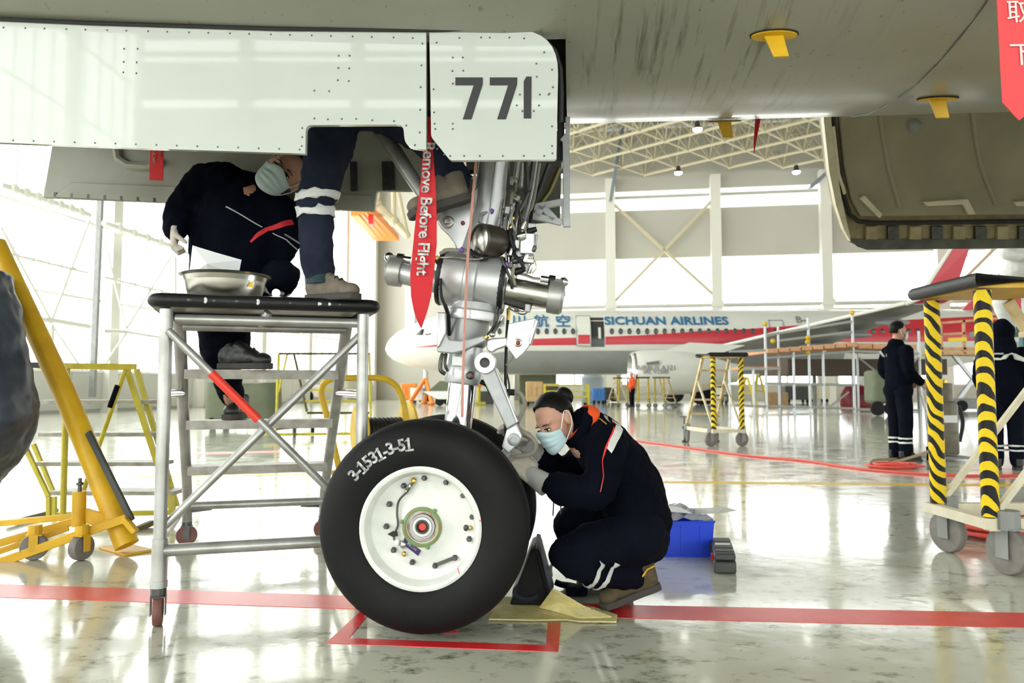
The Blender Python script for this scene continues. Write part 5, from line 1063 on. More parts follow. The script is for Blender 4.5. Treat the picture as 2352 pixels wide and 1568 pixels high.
def patch(par, rows, target, mt, name, off=.004):     # strip of cloth laid on a garment (rows of point lists)
    m_ = MB(); n = len(rows[0]); m_.add([p for r in rows for p in r], [(i * n + j, i * n + j + 1, (i + 1) * n + j + 1, (i + 1) * n + j) for i in range(len(rows) - 1) for j in range(n - 1)])
    def f(o):
        b = o.modifiers.new('sub', 'SUBSURF'); b.subdivision_type = 'SIMPLE'; b.levels = b.render_levels = 2
        w = o.modifiers.new('wrap', 'SHRINKWRAP'); w.target = target; w.wrap_method = 'PROJECT'; w.use_negative_direction = w.use_positive_direction = True; w.use_project_y = True; w.offset = off; w.wrap_mode = 'ABOVE_SURFACE'
    return m_.build(name, M[mt], par, mods=f)

# ---- squatting worker reaching between the wheels
wo = thing('person', 'worker in navy jacket with hair bun and blue mask squatting beside the nose wheel', 'person', floor_at(1450, 1388))
hd = Head(at(1275, 968, 3.08), (-.63, -.60, -.52), (-.46, -.12, .86), .87)
neck = at(1330, 990, 3.12)
b = MB(); hd.add_to(b); b.limb([hd.p(0, -.035, -.06), neck, at(1350, 1005, 3.12)], [.05, .052, .07])
b.limb([at(1350, 1005, 3.12), at(1405, 1070, 3.12), at(1450, 1160, 3.13), at(1462, 1225, 3.14)], [(.13, .09), (.14, .095), (.13, .09), (.14, .10)])
SHn, ELn, WRn = at(1392, 1022, 2.95), at(1366, 1128, 2.87), at(1253, 1112, 2.955)
SHf, ELf, WRf = at(1372, 1020, 3.28), at(1300, 1082, 3.36), at(1236, 1046, 3.18)
for q in ((SHn, ELn, WRn), (SHf, ELf, WRf)): b.limb(q, [.048, .042, .03])
HPn, KNn, ANn = at(1462, 1235, 3.04), at(1308, 1273, 3.0), at(1478, 1318, 3.10)
HPf, KNf, ANf = at(1462, 1225, 3.26), at(1308, 1206, 3.27), at(1420, 1335, 3.33)
for q in ((HPn, KNn, ANn), (HPf, KNf, ANf)): b.limb(q, [.07, .055, .035])
b.limb([WRn, at(1222, 1092, 2.985)], [.028, .024]); b.limb([WRf, at(1205, 1022, 3.14)], [.028, .024])
b.build('body', M['skin'], wo, mods=organic(.0055, 4))
hd.extras(wo, low=-.045, bun=True)
j = MB()
j.limb([at(1347, 985, 3.12), at(1378, 1020, 3.12), at(1425, 1085, 3.12), at(1460, 1165, 3.13), at(1462, 1225, 3.14)], [(.155, .085), (.20, .115), (.205, .135), (.20, .13), (.195, .125)], 20)
j.limb([SHn, at(1385, 1080, 2.90), ELn, at(1305, 1125, 2.905), at(1262, 1113, 2.945)], [.082, .076, .073, .062, .045], 16)
j.limb([SHf, ELf, at(1243, 1048, 3.19)], [.078, .07, .05], 16)
jk = j.build('jacket', M['navy'], wo, mods=organic(.0095, 6, .036, .085))
tr = MB(); tr.limb([at(1465, 1222, 3.0), at(1472, 1235, 3.15), at(1465, 1222, 3.3)], [.112, .115, .11], 16)
tr.limb([HPn, at(1385, 1248, 3.0), KNn], [.105, .092, .080], 16); tr.limb([KNn + V((.012, 0, -.012)), at(1370, 1305, 3.03), at(1448, 1318, 3.09)], [.078, .072, .062], 16)
tr.limb([HPf, at(1385, 1212, 3.27), KNf], [.105, .09, .078], 16); tr.limb([KNf, at(1340, 1270, 3.3), at(1405, 1325, 3.33)], [.072, .07, .06], 16)
trs = tr.build('trousers', M['navy2'], wo, mods=organic(.0095, 6, .026, .075))
sh_d = (at(1448, 1318, 3.09) - at(1330, 1292, 3.01)).normalized()
for px, py in ((1352, 1300), (1380, 1305)):
    c = at(px, py, 3.035); band(wo, c - sh_d * .009, c + sh_d * .009, .098, target=trs)
# orange collar, shoulder tape, piping, badge
m_ = MB(); cx_ = (at(1372, 1012, 3.12) - at(1322, 985, 3.10)).normalized()
def ring(c, ax_, r0, r1, h, n=24, gap=0):
    x, y, a = basis(ax_); c = V(c); vs = []
    for i in range(2): vs += [c + a * (h * i) + x * (r0 if i == 0 else r1) * cos(2 * pi * k_ / n) + y * (r0 if i == 0 else r1) * sin(2 * pi * k_ / n) for k_ in range(n)]
    return vs, [(k_, (k_ + 1) % n, n + (k_ + 1) % n, n + k_) for k_ in range(n)]
m_.add(*ring(at(1346, 982, 3.115), (at(1310, 960, 3.10) - at(1352, 990, 3.12)), .098, .084, .055)); m_.build('collar', M['orange'], wo, mods=thick(.012, 1))
m_ = MB(); m_.add(*ring(at(1337, 985, 3.10), (at(1300, 975, 3.09) - at(1345, 1000, 3.11)), .094, .082, .045)); m_.build('inner_collar', M['navy'], wo, mods=thick(.012, 1))
patch(wo, [[at(1424, 972, 2.85), at(1442, 984, 2.85)], [at(1412, 1000, 2.82), at(1428, 1010, 2.82)], [at(1396, 1030, 2.80), at(1408, 1044, 2.80)]], jk, 'refl', 'reflective_tape')
patch(wo, [[at(1421, 970, 2.85), at(1425, 972, 2.85)], [at(1395, 1028, 2.8), at(1399, 1030, 2.8)], [at(1385, 1060, 2.8), at(1387, 1061, 2.8)], [at(1386, 1095, 2.8), at(1388, 1095, 2.8)], [at(1378, 1130, 2.78), at(1380, 1131, 2.78)]], jk, 'redp', 'piping')
patch(wo, [[at(1385, 966, 2.9), at(1388, 965, 2.9)], [at(1395, 978, 2.88), at(1398, 977, 2.88)]], jk, 'amber', 'badge_slash')
m_ = MB(); glyphs(m_, 'AIRLINES', .03, frame_m((0, 0, 0), (1, 0, 0), (0, 0, 1)), .0002)
patch(wo, [[at(1398, 958, 2.9), at(1407, 961, 2.9)], [at(1401, 968, 2.88), at(1408, 975, 2.88)]], jk, 'cuffg', 'badge_lettering')
hand(wo, at(1222, 1092, 2.985), at(1172, 1040, 3.03) - at(1222, 1092, 2.985), (-.2, .6, -.5), (.2, .2, .8), .35, cuff=at(1256, 1114, 2.95), name='glove', k=1.02)
hand(wo, at(1205, 1020, 3.14), at(1172, 985, 3.10) - at(1205, 1020, 3.14), (-.3, -.7, -.5), (-.2, -.5, .8), .55, cuff=at(1240, 1048, 3.19), name='glove', mt='glove', k=1.0)
shoe(wo, at(1514, 1352, 3.10), at(1408, 1392, 3.085) - at(1514, 1352, 3.10), (.35, 0, 1), mt='shoe', L_=.255, trim='amber')
fh = floor_at(1440, 1362); shoe(wo, fh + V((.02, 0, .0)), (-1, .05, 0), mt='shoe', L_=.25, trim='amber')
m_ = MB(); m_.tube([ANn + V((.0, 0, .012)), at(1490, 1312, 3.1)], [.044, .042], 14); m_.build('sock', M['paper'], wo)
m_ = MB(); m_.bar(at(1272, 1148, 2.96), at(1270, 1184, 2.96), .008, .005); m_.bar(at(1288, 1155, 2.96), at(1288, 1180, 2.96), .006, .005); m_.build('cord_end', M['blackp'], wo)

# ---- worker on the far side of the ladder
def tread_at(px, z):
    a, b = st_pt(0, z), st_pt(1, z); best = min((abs((lambda q: 1176 + F * q.x / ((q - V((0, 0, CAMZ))).dot(FW)))(a.lerp(b, i / 60)) - px), i) for i in range(61))[1]; return a.lerp(b, best / 60) + bk * .06
f1 = tread_at(560, .97); f2 = tread_at(528, .725)
mn = thing('person', 'worker in dark jacket and pale mask climbing the ladder behind the platform', 'person', f2)
YB = 3.37
hm_ = Head(at(652, 396, YB - .05), (.10, -.94, -.20), (.72, .05, .66), 1.0)
nk = at(596, 440, YB)
b = MB(); hm_.add_to(b); b.limb([hm_.p(0, -.03, -.07), nk, at(575, 462, YB + .02)], [.052, .055, .07])
b.limb([at(575, 462, YB), at(550, 560, YB + .03), at(545, 660, YB + .06)], [(.10, .15), (.10, .14), (.10, .14)])
SL, EL, WL = at(474, 420, YB), at(412, 482, YB - .02), at(402, 535, YB - .10)
SR2, ER, WR = at(648, 492, YB), at(660, 545, YB), at(632, 608, YB + .02)
for q in ((SL, EL, WL), (SR2, ER, WR)): b.limb(q, [.05, .042, .03])
A1, A2 = f1 + V((-.03, 0, .10)), f2 + V((0, .0, .10))
H1 = at(590, 668, YB + .08); H2, K2 = at(505, 676, YB + .10), at(498, 790, YB + .26)
K1b = at(648, 634, YB - .02)
b.limb([H1, at(618, 650, YB + .06), K1b], [.06, .05, .045]); b.limb([K1b, f1 + V((-.03, -.01, .26)), A1], [.045, .04, .035]); b.limb([H2, K2, A2], [.07, .05, .035])
b.limb([WL, at(404, 538, YB - .1)], [.02, .016]); b.build('body', M['skin'], mn, mods=organic(.0065, 4)); hm_.extras(mn, low=-.02, maskm='maskg')
M_ = M
j = MB(); j.limb([at(572, 448, YB + .02), at(562, 490, YB + .02), at(550, 560, YB + .04), at(543, 640, YB + .06)], [(.11, .17), (.14, .215), (.15, .225), (.15, .215)], 20)
j.limb([SL, at(440, 450, YB - .01), EL, at(404, 526, YB - .085)], [.088, .075, .066, .05], 16); j.limb([at(515, 420, YB), SL], [.10, .088], 16)
j.limb([SR2, ER, at(640, 590, YB + .02)], [.082, .066, .055], 16); j.limb([at(600, 472, YB), SR2], [.10, .082], 16)
jk2 = j.build('jacket', M['navy'], mn, mods=organic(.010, 6, .036, .085))
t_ = MB(); t_.limb([H1, at(548, 665, YB + .08), H2], [.125, .13, .125], 16); t_.limb([H1, at(618, 650, YB + .06), K1b], [.11, .092, .078], 16); t_.limb([K1b, f1 + V((-.03, -.01, .26)), f1 + V((-.035, 0, .10))], [.078, .072, .062], 16)
t_.limb([H2, K2, at(520, 860, YB + .42), f2 + V((0, .02, .12))], [.11, .08, .068, .06], 16); t2 = t_.build('trousers', M['navy2'], mn, mods=organic(.010, 6, .03, .075))
shoe(mn, f1 + V((-.10, -.04, .002)), (1, -.18, 0), mt='shoeb', L_=.27); shoe(mn, f2 + V((.0, .16, .002)), (.12, -1, 0), mt='shoeb', L_=.27)
hand(mn, at(401, 528, YB - .10), (.05, -.1, -1), (.8, .3, 0), (.2, -1, 0), 1.75, k=.95, mt='glove')
hand(mn, at(630, 612, YB + .03), (-.5, .3, -.7), (0, -.3, -.6), (.3, -.8, .2), .5, cuff=at(638, 594, YB + .02), cm='glove', k=.95, mt='glove')
patch(mn, [[at(519, 524, 3.0), at(523, 527, 3.0)], [at(535, 504, 3.0), at(542, 510, 3.0)], [at(556, 487, 3.0), at(562, 495, 3.0)], [at(590, 476, 3.0), at(595, 488, 3.0)], [at(616, 463, 3.0), at(621, 475, 3.0)]], jk2, 'red', 'red_placket')
patch(mn, [[at(464, 441, 3.0), at(467, 439, 3.0)], [at(506, 464, 3.0), at(508, 462, 3.0)], [at(547, 488, 3.0), at(549, 486, 3.0)]], jk2, 'cuffg', 'chest_piping')
patch(mn, [[at(570, 500, 3.0), at(572, 498, 3.0)], [at(603, 516, 3.0), at(605, 514, 3.0)], [at(622, 536, 3.0), at(624, 534, 3.0)]], jk2, 'cuffg', 'chest_piping')
patch(mn, [[at(601, 504, 3.0), at(603, 501, 3.0)], [at(628, 521, 3.0), at(630, 517, 3.0)]], jk2, 'mgrey', 'badge_lettering')
patch(mn, [[at(427, 590, 3.0), at(431, 592, 3.0)], [at(432, 574, 3.0), at(437, 577, 3.0)]], jk2, 'red', 'pocket_trim')
c1 = K1b.lerp(f1 + V((-.03, -.01, .26)), .30); band(mn, c1 - V((0, 0, .016)), c1 + V((0, 0, .016)), .085, target=t2); c2 = f2 + V((0, .01, .30)); band(mn, c2 - V((0, 0, .012)), c2 + V((0, 0, .012)), .085, target=t2)

# ---- worker standing on the platform with the upper body inside the wheel bay
FB = at(704, 672, 3.06); FB.z = PZ + .0
lg = thing('person', 'worker in washed navy trousers with reflective bands, upper body inside the wheel bay', 'person', FB)
AK, KN, HP = at(733, 622, 3.08), at(737, 425, 3.06), at(775, 255, 3.06)
F2, K3, H2_ = at(1040, 452, 2.93), at(985, 315, 2.98), at(845, 235, 3.1)
b = MB(); b.limb([HP, at(758, 330, 3.06), at(742, 395, 3.06), at(727, 470, 3.07), at(728, 560, 3.08), AK], [.06, .05, .045, .042, .038, .035]); b.limb([H2_, K3, at(1035, 428, 2.95)], [.07, .055, .04])
pel = (HP + H2_) / 2 + V((0, 0, .08)); ch = pel + V((.02, .0, .40)); hh_ = ch + V((.04, -.02, .30))
b.limb([pel, pel.lerp(ch, .5), ch], [(.09, .13), (.09, .12), (.10, .15)]); hl = Head(hh_, (.9, -.2, .3), (-.3, 0, 1), 1.0); b.limb([ch, hh_ + V((-.02, 0, -.1))], [.06, .05]); hl.add_to(b)
for sgn in (-1, 1): b.limb([ch + V((.0, .17 * sgn, .05)), ch + V((.18, .20 * sgn, -.06)), ch + V((.34, .10 * sgn, .08))], [.05, .042, .032])
b.build('body', M['skin'], lg, mods=organic(.008, 4)); hl.extras(lg, low=-.02)
j = MB(); j.limb([pel, pel.lerp(ch, .5), ch + V((0, 0, .05))], [(.16, .15), (.17, .15), (.15, .14)], 18)
for sgn in (-1, 1): j.limb([ch + V((.0, .15 * sgn, .04)), ch + V((.18, .19 * sgn, -.06)), ch + V((.33, .11 * sgn, .07))], [.085, .07, .055], 14)
j.build('jacket', M['navy'], lg, mods=organic(.012, 6))
for sgn in (-1, 1): hand(lg, ch + V((.35, .10 * sgn, .09)), (.8, -.1 * sgn, .4), (0, -sgn, .2), (0, 0, 1), .6, k=1)
t_ = MB(); t_.limb([HP, pel, H2_], [.12, .13, .12], 16); t_.limb([HP, at(758, 330, 3.06), at(742, 395, 3.06), at(727, 470, 3.07), at(728, 560, 3.08), at(733, 618, 3.08)], [.105, .096, .085, .074, .065, .063], 18)
t_.limb([H2_, K3, at(1030, 392, 2.96), at(1040, 415, 2.95)], [.11, .08, .072, .066], 16); t3 = t_.build('trousers', M['navy3'], lg, mods=organic(.009, 5, .03, .08))
for y0, y1 in ((443, 463), (479, 497)): band(lg, at(726, y0, 3.068), at(726.5, y1, 3.07), .10, target=t3)
shoe(lg, FB + V((.0, .03, .0)), (1, -.30, 0), mt='shoeg', L_=.225, k=1.08)
m_ = MB(); m_.tube([AK + V((.0, .0, .03)), AK + V((.003, 0, -.055))], [.05, .054], 18); m_.build('shoe_collar', mat('dark_teal_cloth', (.012, .035, .045), .8, bump=.3, bs=120), lg)
shoe(lg, at(1080, 462, 2.90), at(985, 490, 2.84) - at(1080, 462, 2.90), (.1, .2, 1), mt='shoeg', L_=.225, k=1.15)
FLASH = None
# ---- standing workers in the background
def stander(label, px, py, ht, face, hood=False, k=1.0, group=None, orange=True, low=False, suit='navy', pants='navy2', mask=True):
    c = floor_at(px, py); t = thing('person', label, 'person', c, 0, group); fx = V((cos(face), sin(face), 0)); rx_ = V((sin(face), -cos(face), 0))
    def p(r, f, z): return c + (rx_ * r + fx * f) * k + V((0, 0, z * ht))
    vx = .013 if not low else .03
    hd = Head(p(0, .03, .925), fx + V((0, 0, -.1)), (0, 0, 1), ht / 1.72); b = MB(); hd.add_to(b); b.limb([p(0, .0, .88), p(0, -.01, .80)], [.05, .07]); b.limb([p(0, 0, .80), p(0, .01, .65), p(0, 0, .52)], [(.09, .14)] * 3)
    for q in (-1, 1): b.limb([p(.09 * q, 0, .50), p(.09 * q, .02, .28), p(.09 * q, 0, .05)], [.07, .055, .035]); b.limb([p(.19 * q, 0, .79), p(.24 * q, -.01, .64), p(.17 * q, .18, .56)], [.05, .04, .03])
    b.build('body', M['skin'], t, mods=organic(vx * .7, 3))
    if not low: hd.extras(t, low=-.03, mask=mask, maskm='maskw')
    j = MB(); j.limb([p(0, -.01, .825), p(0, 0, .76), p(0, .01, .62), p(0, 0, .50)], [(.10, .13), (.14, .19), (.145, .185), (.15, .20)] if abs(fx.y) > .7 else [(.10, .13), (.19, .14), (.185, .145), (.20, .15)], 18)
    for q in (-1, 1): j.limb([p(.185 * q, 0, .78), p(.25 * q, -.02, .64), p(.18 * q, .17, .565)], [.082, .07, .055], 14)
    if hood: j.ball(p(0, -.01, .93), (.12, .125, .15), 18, 12); j.limb([p(0, -.02, .88), p(0, -.02, .80)], [.11, .14])
    jk_ = j.build('jacket', M[suit], t, mods=organic(vx, 6, .02, .1))
    tr_ = MB(); tr_.limb([p(-.09, 0, .5), p(.09, 0, .5)], [.125, .125], 14)
    for q in (-1, 1): tr_.limb([p(.095 * q, 0, .49), p(.10 * q, .02, .28), p(.10 * q, 0, .055)], [.105, .085, .072], 14)
    tq = tr_.build('trousers', M[pants], t, mods=organic(vx, 5, .015, .1))
    if suit == 'navy':
        for q in (-1, 1):
            for z in (.125, .155): band(t, p(.10 * q, .0, z), p(.10 * q, .0, z + .012), .10, target=tq, n=18)
        if orange: m_ = MB(); m_.add(*ring(p(0, 0, .815), (0, 0, 1), .088, .075, .065)); m_.build('collar', M['orange'], t, mods=thick(.012, 1))
    for q in (-1, 1): shoe(t, p(.10 * q, -.07, 0), fx + rx_ * .15 * q, mt='shoeb', L_=.27); hand(t, p(.17 * q, .20, .558), fx * .8 - V((0, 0, .4)) - rx_ * .3 * q, -rx_ * q, V((0, 0, 1)), .6, k=1, mt='skin', name='hand')
    return t, p, jk_
t, p, jk_ = stander('worker in navy jacket with orange collar standing in profile left of the taped stand', 2068, 1057, 1.72, R(8))
patch(t, [[p(.0, -.25, .78), p(.0, -.22, .79)], [p(.1, -.26, .74), p(.1, -.23, .74)]], jk_, 'refl', 'reflective_tape')
t, p, jk_ = stander('worker in navy hooded jacket seen from behind at the right edge', 2314, 1078, 1.62, R(75), hood=True, orange=False)
band(t, p(0, 0, .735), p(0, 0, .752), (.34, .24), target=jk_, n=40, off=.006)
patch(t, [[p(-.10, -.3, .785), p(.0, -.3, .785)], [p(-.10, -.3, .775), p(.0, -.3, .775)]], jk_, 'cuffg', 'badge_lettering'); patch(t, [[p(-.13, -.3, .79), p(-.12, -.3, .79)], [p(-.135, -.3, .77), p(-.125, -.3, .77)]], jk_, 'amber', 'badge_slash')
t, p, jk_ = stander('distant worker in an orange vest beside the leftmost small ladder stand', 1452, 934, 1.7, R(200), low=True, suit='orange', orange=False, mask=False)

# ------------------------------------------------------------------ far airliner
PY, PZC, PR = 46.0, 3.70, 1.97
def fx_(px, Y=PY): return (px - 1176) / F * Y
NX = fx_(885, PY)
pl = thing('airliner', 'white and red passenger jet parked along the far wall lettered SICHUAN AIRLINES', 'airplane', (NX, PY, 0))
st_ = [(0, .03, 3.28), (.12, .34, 3.28), (.4, .66, 3.30), (.9, .98, 3.36), (1.6, 1.27, 3.44), (2.4, 1.50, 3.51), (3.3, 1.72, 3.60), (4.4, 1.88, 3.66), (5.8, PR, PZC), (12, PR, PZC), (20, PR, PZC), (28, PR, PZC), (34, 1.75, 3.95), (40, 1.0, 4.5), (44, .3, 5.0)]
def secr(x):
    for i in range(len(st_) - 1):
        a, b = st_[i], st_[i + 1]
        if a[0] <= x <= b[0]:
            t = (x - a[0]) / (b[0] - a[0]); return a[1] + (b[1] - a[1]) * t, a[2] + (b[2] - a[2]) * t
    return st_[-1][1:]
m_ = MB(); m_.tube([(NX + x, PY, z) for x, r, z in st_], [r for x, r, z in st_], 40, sq=(0, 1, 0)); m_.build('fuselage_skin', M['ship'], pl, ang=60)
def skin(x, z, off=.012):                      # point on the near side of that fuselage, x from the nose
    r, zc = secr(x); dz = max(-r * .98, min(r * .98, z - zc)); return V((NX + x, PY - sqrt(r * r - dz * dz) - off, z))
def zrow(py): return CAMZ + (893 - py) / F * PY * .965
def skin_patch(nm, xs, lo, hi, mt, k=4, off=.015):
    mb = MB(); n = k + 1; vs = []
    for i, x in enumerate(xs):
        for j in range(n): vs.append(skin(x, lo[i] + (hi[i] - lo[i]) * j / k, off))
    mb.add(vs, [(i * n + j, (i + 1) * n + j, (i + 1) * n + j + 1, i * n + j + 1) for i in range(len(xs) - 1) for j in range(k)]); return mb.build(nm, M[mt], pl)
def sx(px): return fx_(px, PY - 1.8) - NX
pxs = [955, 1000, 1100, 1217, 1324]; skin_patch('red_stripe', [sx(p) for p in pxs], [zrow(p) for p in (797, 796, 795, 794, 793)], [zrow(p) for p in (796, 792, 785, 779, 776)], 'shipred')
pxs = [1390, 1465, 1560, 1620, 1700, 1800, 1950, 2050, 2200, 2330]; skin_patch('red_stripe', [sx(p) for p in pxs], [zrow(p) for p in (792, 791, 791, 790, 790, 788, 786, 786, 784, 780)], [zrow(p) for p in (774, 771, 765, 760, 757, 750, 738, 736, 728, 720)], 'shipred', 8, .05)
skin_patch('grey_belly', [sx(p) for p in (1085, 1120, 1170, 1300, 1500, 1700, 1940)], [PZC - PR * .55, PZC - PR * .9] + [PZC - PR * .97] * 5, [PZC - PR * .50, zrow(814)] + [zrow(806)] * 5, 'wing', 10, .035)
proto_w = None
for px in [1147] + [1195 + 20.1 * i for i in range(7)] + [1405 + 20.2 * i for i in range(17)] + [1760 + 20.5 * i for i in range(18)]:
    if 1318 < px < 1392: continue
    p = skin(sx(px), zrow(761.5), .02)
    if proto_w is None:
        m_ = MB(); m_.ball((0, 0, 0), (.125, .02, .18), 12, 6); proto_w = o = m_.build('cabin_window', M['glassd'], pl); o.data.transform(Matrix.Identity(4)); base_ = pl.matrix_world
    else: o = proto_w.copy(); COL.objects.link(o); o.parent = pl
    o.location = p - V((NX, PY + .045, 0))
for v in proto_w.data.vertices: v.co += V((NX, PY, 0))
for poly in ([(948, 768), (960, 755), (968, 754), (965, 769)], [(972, 754), (984, 756), (984, 768), (970, 769)]):
    m_ = MB(); vs = [skin(sx(x + 4), zrow(y), .02) for x, y in poly]; m_.add(vs, [(0, 1, 2, 3)]); m_.build('cockpit_window', M['glassd'], pl, mods=thick(.02))
def spanel(nm, x0, x1, y0, y1, mt, off): return skin_patch(nm, [sx(x0), sx((x0 + x1) / 2), sx(x1)], [zrow(y1)] * 3, [zrow(y0)] * 3, mt, 4, off)
spanel('door_opening', 1357, 1388, 728, 797, 'glassd', .02); spanel('door_seat', 1374, 1380, 752, 778, 'ship', .03)
dr = spanel('cabin_door', 1324, 1356, 724, 795, 'ship', .18); spanel('door_stripe', 1327, 1354, 770, 791, 'shipred', .2)
m_ = MB(); q = [skin(sx(x), zrow(y), .19) for x, y in ((1324, 724), (1324, 760), (1324, 795), (1356, 795), (1356, 760), (1356, 724))]; m_.tube(q, .035, 6, closed=True); m_.build('door_edge', M['wing'], pl)
m_ = MB(); q = [skin(sx(x), zrow(y), .02) for x, y in ((1769, 752), (1769, 735), (1802, 735), (1802, 752))]; m_.tube(q, .04, 6); m_.build('wing_exit', M['wing'], pl)
def skin_text(s, px, py, size, mt, bold=.0, spc=1.0):
    x = sx(px); c = skin(x, zrow(py), .04); r, zc = secr(x); nrm = V((0, c.y - PY, c.z - zc)).normalized(); m_ = MB()
    glyphs(m_, s, size, frame_m(c, (1, 0, 0), V((0, nrm.z, -nrm.y))), .01, spc, bold); m_.build('lettering', M[mt], pl, smooth=False)
skin_text('SICHUAN AIRLINES', 1533, 737, .83, 'shipblue', .022, 1.02)
for ch, px in (('四', 1141), ('川', 1192), ('航', 1243), ('空', 1294)): skin_text(ch, px, 739, .95, 'shipblue', .012)
skin_text('B-', 1845, 734, .7, 'mgrey', .01)
# wing, winglet, engine
LR, LT = V((fx_(1600, 44.4), 44.4, 3.02)), V((fx_(2085, 32.3), 32.3, 4.50)); TR, TT = LR + V((6.4, .4, -.1)), LT + V((1.7, .1, .05))
m_ = MB(); vs = []
for i in range(6):
    t = i / 5; a, b = LR.lerp(LT, t), TR.lerp(TT, t); b = b.copy()
    if t < .35: b = b.lerp(a, 0.0)
    th = .32 * (1 - t * .7); c = a.lerp(b, .35); vs += [a, c + V((0, 0, th)), b, c - V((0, 0, th * .7))]
m_.add(vs, [(i * 4 + k, i * 4 + (k + 1) % 4, (i + 1) * 4 + (k + 1) % 4, (i + 1) * 4 + k) for i in range(5) for k in range(4)] + [(0, 1, 2, 3), (20, 21, 22, 23)]); wg = m_.build('wing', M['wing'], pl, ang=20)
m_ = MB(); m_.tube([LR + V((0, 0, .03)), LT + V((0, 0, .03))], .09, 8); m_.build('leading_edge', M['ship'], pl)
for t in (.32, .55, .78):
    a, b = LR.lerp(LT, t), TR.lerp(TT, t); m_ = MB(); m_.ball(a.lerp(b, .78) - V((0, 0, .25)), (1.2 * (1 - t * .4), .15, .17), 14, 8); m_.build('flap_fairing', M['wing'], pl)
WT = LT + V((1.75, -.55, 2.35)); m_ = MB(); m_.add([LT, TT, WT + V((.75, 0, 0)), WT, LT + V((.35, -.3, .15)), TT + V((.2, -.3, .15))], [(0, 4, 5, 1), (4, 3, 2, 5)]); m_.build('winglet', M['shipred'], pl, mods=thick(.07), smooth=False)
m_ = MB(); m_.tube([LT, LT + V((.35, -.3, .15)), WT], [.1, .1, .06], 8); m_.build('winglet_edge', M['ship'], pl)
EX, EY, EZ = fx_(1447, 40.2), 40.2, CAMZ + 37 / F * 40.2
m_ = MB(); m_.lathe([(.82, .25), (1.0, .0), (1.08, .08), (1.18, .6), (1.2, 1.6), (1.12, 3.0), (.86, 4.3), (.55, 5.2), (.5, 5.6)], (EX, EY, EZ), (1, 0, 0), 36); en = m_.build('engine', M['ship'], pl, ang=50)
m_ = MB(); m_.lathe([(.83, .24), (.98, .0), (1.07, .06), (1.12, .22)], (EX, EY, EZ), (1, 0, 0), 36, cap=False); m_.build('intake_lip', M['chrome'], en)
m_ = MB(); m_.lathe([(.86, .6), (.1, .7)], (EX, EY, EZ), (1, 0, 0), 24); m_.build('fan', M['dsteel'], en)
m_ = MB(); m_.prism([V((EX + 1.6, EY, EZ + 1.1)), V((EX + 4.4, EY, EZ + .9)), V((EX + 6.2, EY + .3, 3.2)), V((EX + 3.2, EY + .2, 3.35))], .35, (0, 1, 0)); m_.build('pylon', M['ship'], pl)
for s_, px, py, z_ in (('AIRBUS A321', 1507, 845, .36), ('IAE V2500', 1505, 854, .30)):
    zz = CAMZ + (893 - py) / F * 39.1; c = V((fx_(px, 39.1), EY - sqrt(max(.1, 1.23 ** 2 - (zz - EZ) ** 2)), zz)); m_ = MB(); glyphs(m_, s_, z_, frame_m(c, (1, 0, 0), (0, 0, 1)), .01); m_.build('lettering', M['mgrey'], en, smooth=False)
m_ = MB(); m_.prism([V((fx_(p, 40), 39.0, CAMZ + (893 - y) / F * 39)) for p, y in ((1477, 832), (1506, 828), (1506, 836), (1478, 838))], .05, (0, 1, 0)); m_.build('vent_mark', M['wingd'], en)
m_ = MB(); m_.prism([V((NX + 34.6, PY - .12, 5.4)), V((NX + 43.2, PY - .12, 5.6)), V((NX + 44.6, PY - .12, 12)), V((NX + 41.8, PY - .12, 12))], .24, (0, 1, 0)); m_.build('tail_fin', M['shipred'], pl)
gx = fx_(976, PY); m_ = MB(); m_.tube([(gx, PY, 2.2), (gx, PY, .4)], .09, 10); m_.build('nose_strut', M['ship'], pl)
for dy in (-.26, .26): m_ = MB(); m_.lathe([(.1, -.12), (.34, -.12), (.39, 0), (.34, .12), (.1, .12)], (gx, PY + dy, .39), (0, 1, 0), 20); m_.build('wheel', M['rubber'], pl)
mgx = NX + 18.2
for yy in (PY - 3.8, PY + 3.8):
    m_ = MB(); m_.tube([(mgx, yy, 2.9), (mgx, yy, .6)], .14, 10); m_.build('main_strut', M['ship'], pl)
    for dy in (-.45, .45): m_ = MB(); m_.lathe([(.15, -.2), (.52, -.2), (.58, 0), (.52, .2), (.15, .2)], (mgx, yy + dy, .58), (0, 1, 0), 20); m_.build('wheel', M['rubber'], pl)

# ------------------------------------------------------------------ scaffolding under that wing
sf = thing('scaffold', 'grey tube scaffold with orange planks built around the far wing', 'scaffold', floor_at(1900, 940))
def sbar(nm, a, b, r=.05, mt='scaf'): mb = MB(); mb.tube([a, b], r, 8); return mb.build(nm, M[mt], sf)
Ya, Yb = 29.5, 33.0
for px, y0, y1, Y in ((1757, 742, 0, Ya), (1787, 750, 0, Yb), (1822, 808, 0, Ya), (1856, 730, 0, Ya), (1890, 806, 0, Ya), (1957, 716, 0, Ya), (1968, 790, 0, Yb), (2025, 812, 0, Yb), (2070, 812, 0, Ya), (2110, 760, 0, Yb), (1700, 845, 0, Yb), (1730, 845, 0, Ya), (1675, 822, 0, Ya)):
    t_ = at(px, y0, Y); sbar('standard', V((t_.x, t_.y, 0)), t_)
for (x0, y0, x1, y1, Y) in ((1757, 770, 1957, 738, Ya), (1790, 782, 1957, 762, Ya), (1675, 808, 1822, 801, Ya), (1757, 822, 1960, 806, Ya), (1757, 815, 1960, 799, Yb), (1700, 848, 1790, 846, Ya), (1757, 932, 1960, 938, Ya), (1675, 930, 1757, 933, Ya), (1960, 940, 2110, 942, Ya), (1960, 806, 2110, 812, Ya), (1757, 880, 1960, 884, Ya)): sbar('ledger', at(x0, y0, Y), at(x1, y1, Y))
